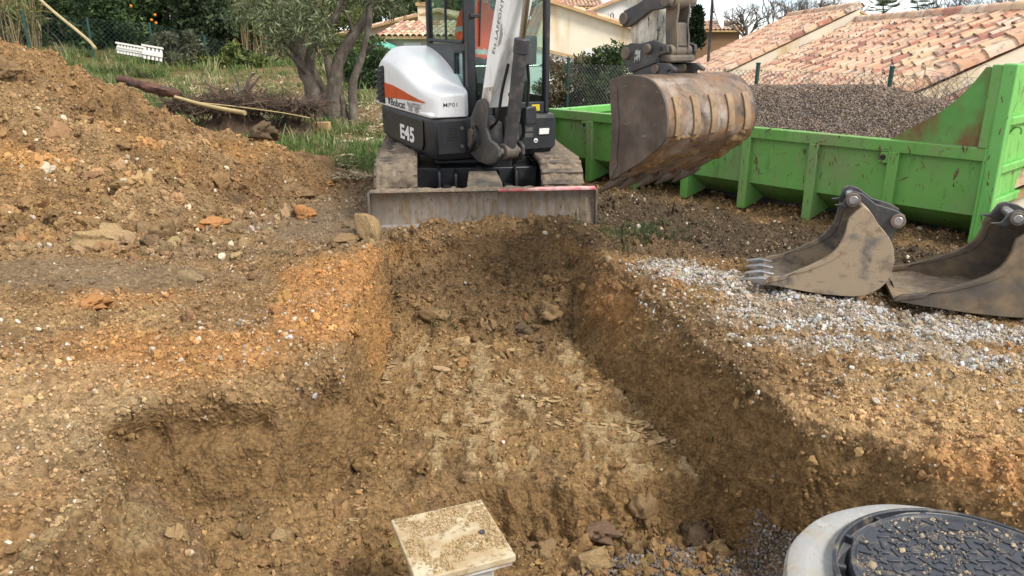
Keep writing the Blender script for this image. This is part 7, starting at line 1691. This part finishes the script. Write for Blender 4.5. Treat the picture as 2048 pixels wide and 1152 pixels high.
# terracotta hollow block
tb = at(641, 222, 12.6); TB_ = empty('terracotta_block', (tb[0], tb[1], gzf(tb[0], tb[1])), 'tan ribbed terracotta block standing in front of the olive trunk', 'block')
zb = gzf(tb[0], tb[1]); MB().box((tb[0] - 0.125, tb[1], zb - 0.02), (tb[0] + 0.125, tb[1] + 0.12, zb + 0.17)).build('core', 'terracotta', TB_, bevel=0.006)
for k in range(9): MB().box((tb[0] - 0.118 + 0.0268 * k, tb[1] - 0.010, zb - 0.01), (tb[0] - 0.102 + 0.0268 * k, tb[1] - 0.0005, zb + 0.165)).build('rib', 'terracotta', TB_)
# white picket panels lying against the bank
def picket(u0, v0, u1, v1, y, h, label, n):
    p0, p1 = Vector(at(u0, v0, y)), Vector(at(u1, v1, y)); E_ = empty('picket_panel', p0, label, 'fence panel', 'white picket panels'); d = (p1 - p0); L = d.length; d.normalize(); up = Vector((0, 0.35, 0.94)); nr = d.cross(up)
    def T(x, z, w): return tuple(p0 + d * x + up * z + nr * w)
    for k in range(n):
        x = L * (k + 0.5) / n
        MB().prism([(x - 0.032, 0), (x + 0.032, 0), (x + 0.032, h - 0.05), (x, h), (x - 0.032, h - 0.05)], 0, 0.018, T).build('picket', 'white_plastic', E_)
    for z in (0.10, h - 0.16): MB().prism([(0, z), (L, z), (L, z + 0.06), (0, z + 0.06)], 0.019, 0.045, T).build('rail', 'white_plastic', E_)
    MB().prism([(-0.03, h - 0.01), (L, h - 0.01), (L, h + 0.035), (-0.03, h + 0.035)], -0.02, 0.04, T).build('top_rail', 'white_plastic', E_)
picket(234, 106, 291, 116, 20.5, 0.24, 'left white picket panel lying slanted on the grass bank', 9)
picket(286, 117, 326, 124, 20.2, 0.32, 'right white picket panel leaning at the foot of the bank', 5)
# white garden chair by the ivy tree
gc = at(487, 140, 25.5); zc_ = gc[2] - 0.18; GC = empty('garden_chair', (gc[0], gc[1], zc_), 'white slatted metal garden chair right of the ivy-covered tree', 'chair')
for k in range(7): MB().box((gc[0] - 0.24 + 0.075 * k, gc[1], zc_ + 0.28), (gc[0] - 0.22 + 0.075 * k, gc[1] + 0.02, zc_ + 0.62)).build('slat', 'white_plastic', GC)
MB().box((gc[0] - 0.26, gc[1] - 0.003, zc_ + 0.60), (gc[0] + 0.26, gc[1] + 0.023, zc_ + 0.64)).build('back_rail', 'white_plastic', GC)
MB().box((gc[0] - 0.25, gc[1] - 0.40, zc_ + 0.25), (gc[0] + 0.25, gc[1] + 0.02, zc_ + 0.28)).build('seat', 'white_plastic', GC)
for sx in (-0.23, 0.23):
    for sy in (-0.38, 0.0): MB().cyl((gc[0] + sx, gc[1] + sy, zc_ - 0.25), (gc[0] + sx, gc[1] + sy, zc_ + 0.26), 0.014, 8).build('leg', 'white_plastic', GC)

# --- right side: hedge behind the skip, brambles, skyline trees
shrub('hedge_shrub', 'thin brownish hedge shrub between the cab and the green hedge', pixc(1130, 172, 13.6), (0.55, 0.45, 0.62), 44, 5200, 0.060, [(0.13, 0.11, 0.06), (0.07, 0.08, 0.035), (0.17, 0.12, 0.07)], 660, stems=14)
shrub('hedge_shrub', 'dark hedge shrub right of the thin brownish one', pixc(1172, 178, 13.8), (0.45, 0.45, 0.52), 40, 5200, 0.060, [(0.09, 0.10, 0.05), (0.05, 0.06, 0.025)], 661, stems=10)
shrub('hedge_shrub', 'full green hedge shrub directly left of the hanging bucket', pixc(1228, 165, 13.4), (0.52, 0.5, 0.60), 46, 8000, 0.062, MIDG + DARK, 662, stems=8)
BR = empty('bramble', (4.9, 8.75, 0.6), 'tangle of bare bramble twigs on the fence beside the skip end wall', 'bramble'); m = MB(); rg = random.Random(9)
for k in range(70):
    c = Vector((4.75 + rg.gauss(0, .35), 0, 0)); c.y = 9.05 - (c.x - 4.75) * 1.1 + rg.gauss(0, .12); c.z = 1.0 + rg.gauss(0, .14); a = rg.uniform(0, 6.28); r = rg.uniform(0.12, 0.32)
    m.tube(curve_pts([c + Vector((math.cos(a) * r, math.sin(a) * r * 0.5, -0.12)), c + Vector((math.cos(a) * r * 0.2, 0, rg.uniform(0.05, 0.2))), c + Vector((-math.cos(a) * r, -math.sin(a) * r * 0.5, rg.uniform(-0.15, 0.05)))], 7), 0.0028, 4)
m.build('twigs', 'bark_bare', BR, kind='stuff', smooth=0)
for k in range(4): MB().tube(curve_pts([(4.6 + 0.12 * k, 9.2 - 0.13 * k, -0.3), (4.65 + 0.12 * k, 9.15 - 0.13 * k, 0.5), (4.7 + 0.1 * k, 9.1 - 0.12 * k, 1.05)], 6), 0.008, 5).build('stem', 'bark_bare', BR)
def cypress(u, vt, vb, y, w, label, seed):
    t, b = at(u, vt, y), at(u, vb, y); h = t[2] - b[2]; z0 = -1.5; E_ = empty('cypress', (t[0], y, z0), label, 'tree', 'cypresses on the skyline'); g = np.random.default_rng(seed); n = 90; q = g.uniform(0, 1, n)
    zz = b[2] - 1.0 + (h + 1.0) * q; rr = w * (1 - q) ** 0.55 * 0.8; a = g.uniform(0, 6.28, n)
    link_mesh(leaf_mesh('crown', np.stack([t[0] + rr * np.cos(a), y + rr * np.sin(a), zz], 1), w * 0.3, 7000, 0.20, [(0.018, 0.035, 0.016), (0.030, 0.050, 0.022)], seed, 0.4, up=0.8), 'crown', E_)
    MB().tube([(t[0], y, z0), (t[0], y, t[2] - 0.6)], [0.2, 0.05], 8).build('trunk', 'bark', E_)
cypress(1362, -30, 72, 44, 0.42, 'tall cypress close behind the excavator arm', 670)
cypress(1394, 20, 55, 46, 0.50, 'short cypress left of the satellite dish', 671)
def bare_tree(u, v, y, h, label, seed, spread=0.5, lean=0.0):
    b = at(u, v, y); z0 = b[2] - h * 0.5; E_ = empty('bare_tree', (b[0], y, -1.6), label, 'tree', 'bare trees on the skyline'); rg = random.Random(seed); m = MB(); MB().tube([(b[0], y, -1.6), (b[0] + lean * 0.2, y, z0)], [0.16, 0.11], 8).build('trunk', 'bark_bare', E_)
    def grow(p, d, L, r, lev):
        q = p + d * L * 0.5 + Vector((rg.gauss(0, .06), rg.gauss(0, .06), 0)) * L; e = p + d * L
        m.tube([p, q, e], [r, r * 0.85, r * 0.65], 5 if lev < 3 else 3, caps=False)
        if lev >= 5 or r < 0.004: return
        for k in range(rg.choice((2, 3, 3)) if lev < 4 else 2):
            nd = (d + Vector((rg.gauss(lean, spread), rg.gauss(0, spread * 0.8), rg.gauss(0.05, spread * 0.5)))).normalized(); grow(p + d * L * rg.uniform(0.55, 1.0), nd, L * rg.uniform(0.62, 0.85), r * 0.62, lev + 1)
    for k in range(5): grow(Vector((b[0], y, z0)), Vector((rg.gauss(lean, .5), rg.gauss(0, .4), 0.9)).normalized(), h * 0.26, 0.07, 0)
    m.build('branches', 'bark_bare', E_, smooth=0)
for i, (u, v, y, h, lb) in enumerate(((1500, 12, 42, 3.4, 'bare tree behind the ridge of the higher roof, left'), (1560, 10, 40, 3.6, 'bare tree behind the ridge of the higher roof, middle'), (1630, 8, 41, 3.6, 'bare tree behind the ridge of the higher roof, right'), (1690, 8, 43, 3.0, 'small bare tree above the cream gable tip'), (1915, 6, 38, 3.6, 'bare tree above the large roof, left of three'), (1985, 4, 37, 3.8, 'bare tree above the large roof, middle of three'), (2050, 2, 36, 3.8, 'bare tree above the large roof at the right edge'))):
    bare_tree(u, v, y, h, lb, 680 + i)
def palm(u, v, y, label, seed):
    c = Vector(at(u, v, y)); E_ = empty('palm', (c.x, y, -1.6), label, 'palm', 'palms on the skyline'); MB().tube([(c.x, y, -1.6), (c.x, y, c.z)], [0.16, 0.13], 8, rough=0.2).build('trunk', 'bark', E_); rg = random.Random(seed)
    g = []
    for k in range(26):
        a = rg.uniform(0, 6.28); el = rg.uniform(-0.25, 1.2); d = Vector((math.cos(a) * math.cos(el), math.sin(a) * math.cos(el), math.sin(el))); L = rg.uniform(0.45, 0.65); hub = c + d * L
        side = d.cross(Vector((0, 0, 1))).normalized(); upv = side.cross(d)
        m = MB(); m.tube([c, hub], [0.012, 0.008], 4)
        for j in range(11):
            t = -1.25 + 2.5 * j / 10; e = hub + (d * math.cos(t) + side * math.sin(t)) * 0.38 - Vector((0, 0, 0.05)); n_ = upv * 0.01; w_ = (side * math.cos(t) - d * math.sin(t)) * 0.022
            m.add([hub, (hub + e) / 2 + w_ + n_, e, (hub + e) / 2 - w_ + n_], [(0, 1, 2, 3)])
        m.build('frond', 'palm_leaf', E_, smooth=0)
coat('palm_leaf', (0.05, 0.075, 0.022), 0.6, vary=0.3, bump=0)
palm(1768, 26, 36, 'left fan palm above the large tile roof', 690); palm(1838, 24, 37, 'right fan palm above the large tile roof', 691)

# ------------------------------------------------------------------ grass, weeds, leaf litter
def tuft(name, n, h, w, seed):
    g = random.Random(seed); v = []; f = []
    for k in range(n):
        a = g.uniform(0, 6.28); l = g.uniform(0.15, 0.75); L = h * g.uniform(0.5, 1.1); bx, by = g.gauss(0, .25) * h, g.gauss(0, .25) * h; px, py = -math.sin(a) * w, math.cos(a) * w; b = len(v)
        for t in (0, 0.5, 1.0):
            r = l * L * t ** 1.8; x, y, z = bx + math.cos(a) * r, by + math.sin(a) * r, L * t * (1 - 0.3 * l * t); k_ = 1 - t * 0.9
            v += [(x + px * k_, y + py * k_, z), (x - px * k_, y - py * k_, z)]
        f += [(b, b + 1, b + 3, b + 2), (b + 2, b + 3, b + 5, b + 4)]
    me = bpy.data.meshes.new(name); me.from_pydata(v, [], f); me.materials.append(MATS['blade_leaf']); return me
TUFTS = proto_collection('grass_tuft', [tuft('grass_tuft_%d' % i, 12, 1.0, 0.045, 700 + i) for i in range(5)])
def leafp(name, seed):
    g = random.Random(seed); me = bpy.data.meshes.new(name); me.from_pydata([(0, -0.5, 0), (0.14, 0, g.uniform(.02, .1)), (0, 0.5, g.uniform(0, .12)), (-0.14, 0, g.uniform(.02, .1))], [], [(0, 1, 2, 3)]); me.materials.append(MATS['blade_leaf']); return me
LEAVES = proto_collection('dead_leaf', [leafp('dead_leaf_%d' % i, 720 + i) for i in range(4)])
n = 90000; y = 9.0 + 18 * rs.beta(0.85, 1.8, n); x = -14 + 15.5 * rs.uniform(0, 1, n)
bare = np.clip(blob(x, y, -6.6, 21, 2.6, 5.0, 14, 0, 0.5) + blob(x, y, -2.2, 15, 1.0, 3.0, 15, 0, 0.7), 0, 1)
dens = sstep(-0.40, 0.45, fbm(x * 0.9, y * 0.9, None, 4, 730)) * (1 - 0.85 * bare) * sstep(9.3, 10.0, y + 0.35 * fbm(x * 2, y * 2, None, 3, 731) + 0.35 * (x > -2.0)) * sstep(0.9, 0.0, x + 0.06 * (y - 10)) * (heap_z(x, y) < ground_z(x, y) + 0.03)
k = rs.uniform(0, 1, n) < dens; x, y = x[k], y[k]; z = ground_z(x, y); s = 0.085 * np.exp(rs.normal(0, 0.45, len(x))) * (0.75 + 0.06 * (y - 8))
gcol = np.array([(0.11, 0.175, 0.045), (0.16, 0.22, 0.07), (0.075, 0.125, 0.03), (0.36, 0.32, 0.17)])[rs.choice(4, len(x), p=[.32, .30, .12, .26])]
rot = np.stack([rs.normal(0, .15, len(x)), rs.normal(0, .15, len(x)), rs.uniform(0, 6.28, len(x))], 1)
scatter('grass', np.stack([x, y, z - 0.01], 1), rot, s, tint(gcol, len(x), 0.25), TUFTS, 'green grass covering the bank behind the spoil heap', 'grass')
n = 30000; y = 9.2 + 15 * rs.beta(0.8, 2.2, n); x = -9 + 10.0 * rs.uniform(0, 1, n); k = (heap_z(x, y) < ground_z(x, y) + 0.03) & (rs.uniform(0, 1, n) < sstep(-0.5, 0.5, fbm(x * 1.3, y * 1.3, None, 3, 740)) * sstep(1.0, 0.2, x)); x, y = x[k], y[k]; z = ground_z(x, y)
s = 0.085 * np.exp(rs.normal(0, 0.35, len(x))); lc = np.array([(0.50, 0.42, 0.26), (0.36, 0.26, 0.14), (0.60, 0.54, 0.38), (0.24, 0.16, 0.09)])[rs.integers(0, 4, len(x))]
rot = np.stack([rs.normal(0, .35, len(x)), rs.normal(0, .35, len(x)), rs.uniform(0, 6.28, len(x))], 1)
scatter('leaf_litter', np.stack([x, y, z + 0.03 + 0.05 * rs.uniform(0, 1, len(x))], 1), rot, s, tint(lc, len(x), 0.2), LEAVES, 'dry fallen leaves strewn over the grass', 'leaves')
# roots and twigs hanging in the soil at the trench end
m = MB(); rg = random.Random(31)
for k in range(46):
    x = rg.uniform(-1.0, 0.7); y = rg.uniform(5.9, 6.65); z = gzf(x, y) + 0.03; a = rg.uniform(0, 6.28); L = rg.uniform(0.06, 0.22)
    m.tube(curve_pts([(x, y, z), (x + math.cos(a) * L * .5, y + math.sin(a) * L * .3 - 0.02, z + rg.uniform(0, .04)), (x + math.cos(a) * L, y + math.sin(a) * L * .6 - 0.03, z - rg.uniform(0, .06))], 5), 0.003, 4)
m.build('root_fibres', 'bark', label='thin broken roots sticking out of the soil at the trench end', cat='roots', kind='stuff', smooth=0)
n = 90; x = np.concatenate([rs.normal(1.05, 0.28, n), rs.normal(-0.55, 0.06, 14)]); y = np.concatenate([rs.normal(6.75, 0.22, n), rs.normal(5.62, 0.05, 14)]); z = ground_z(x, y); rot = np.stack([rs.normal(0, .3, len(x)), rs.normal(0, .3, len(x)), rs.uniform(0, 6.28, len(x))], 1)
scatter('weeds', np.stack([x, y, z], 1), rot, 0.07 * np.exp(rs.normal(0, .3, len(x))), tint(np.array((0.07, 0.10, 0.035)) * np.ones((len(x), 1)), len(x), 0.4), TUFTS, 'torn weeds beside the right end of the blade', 'weeds')
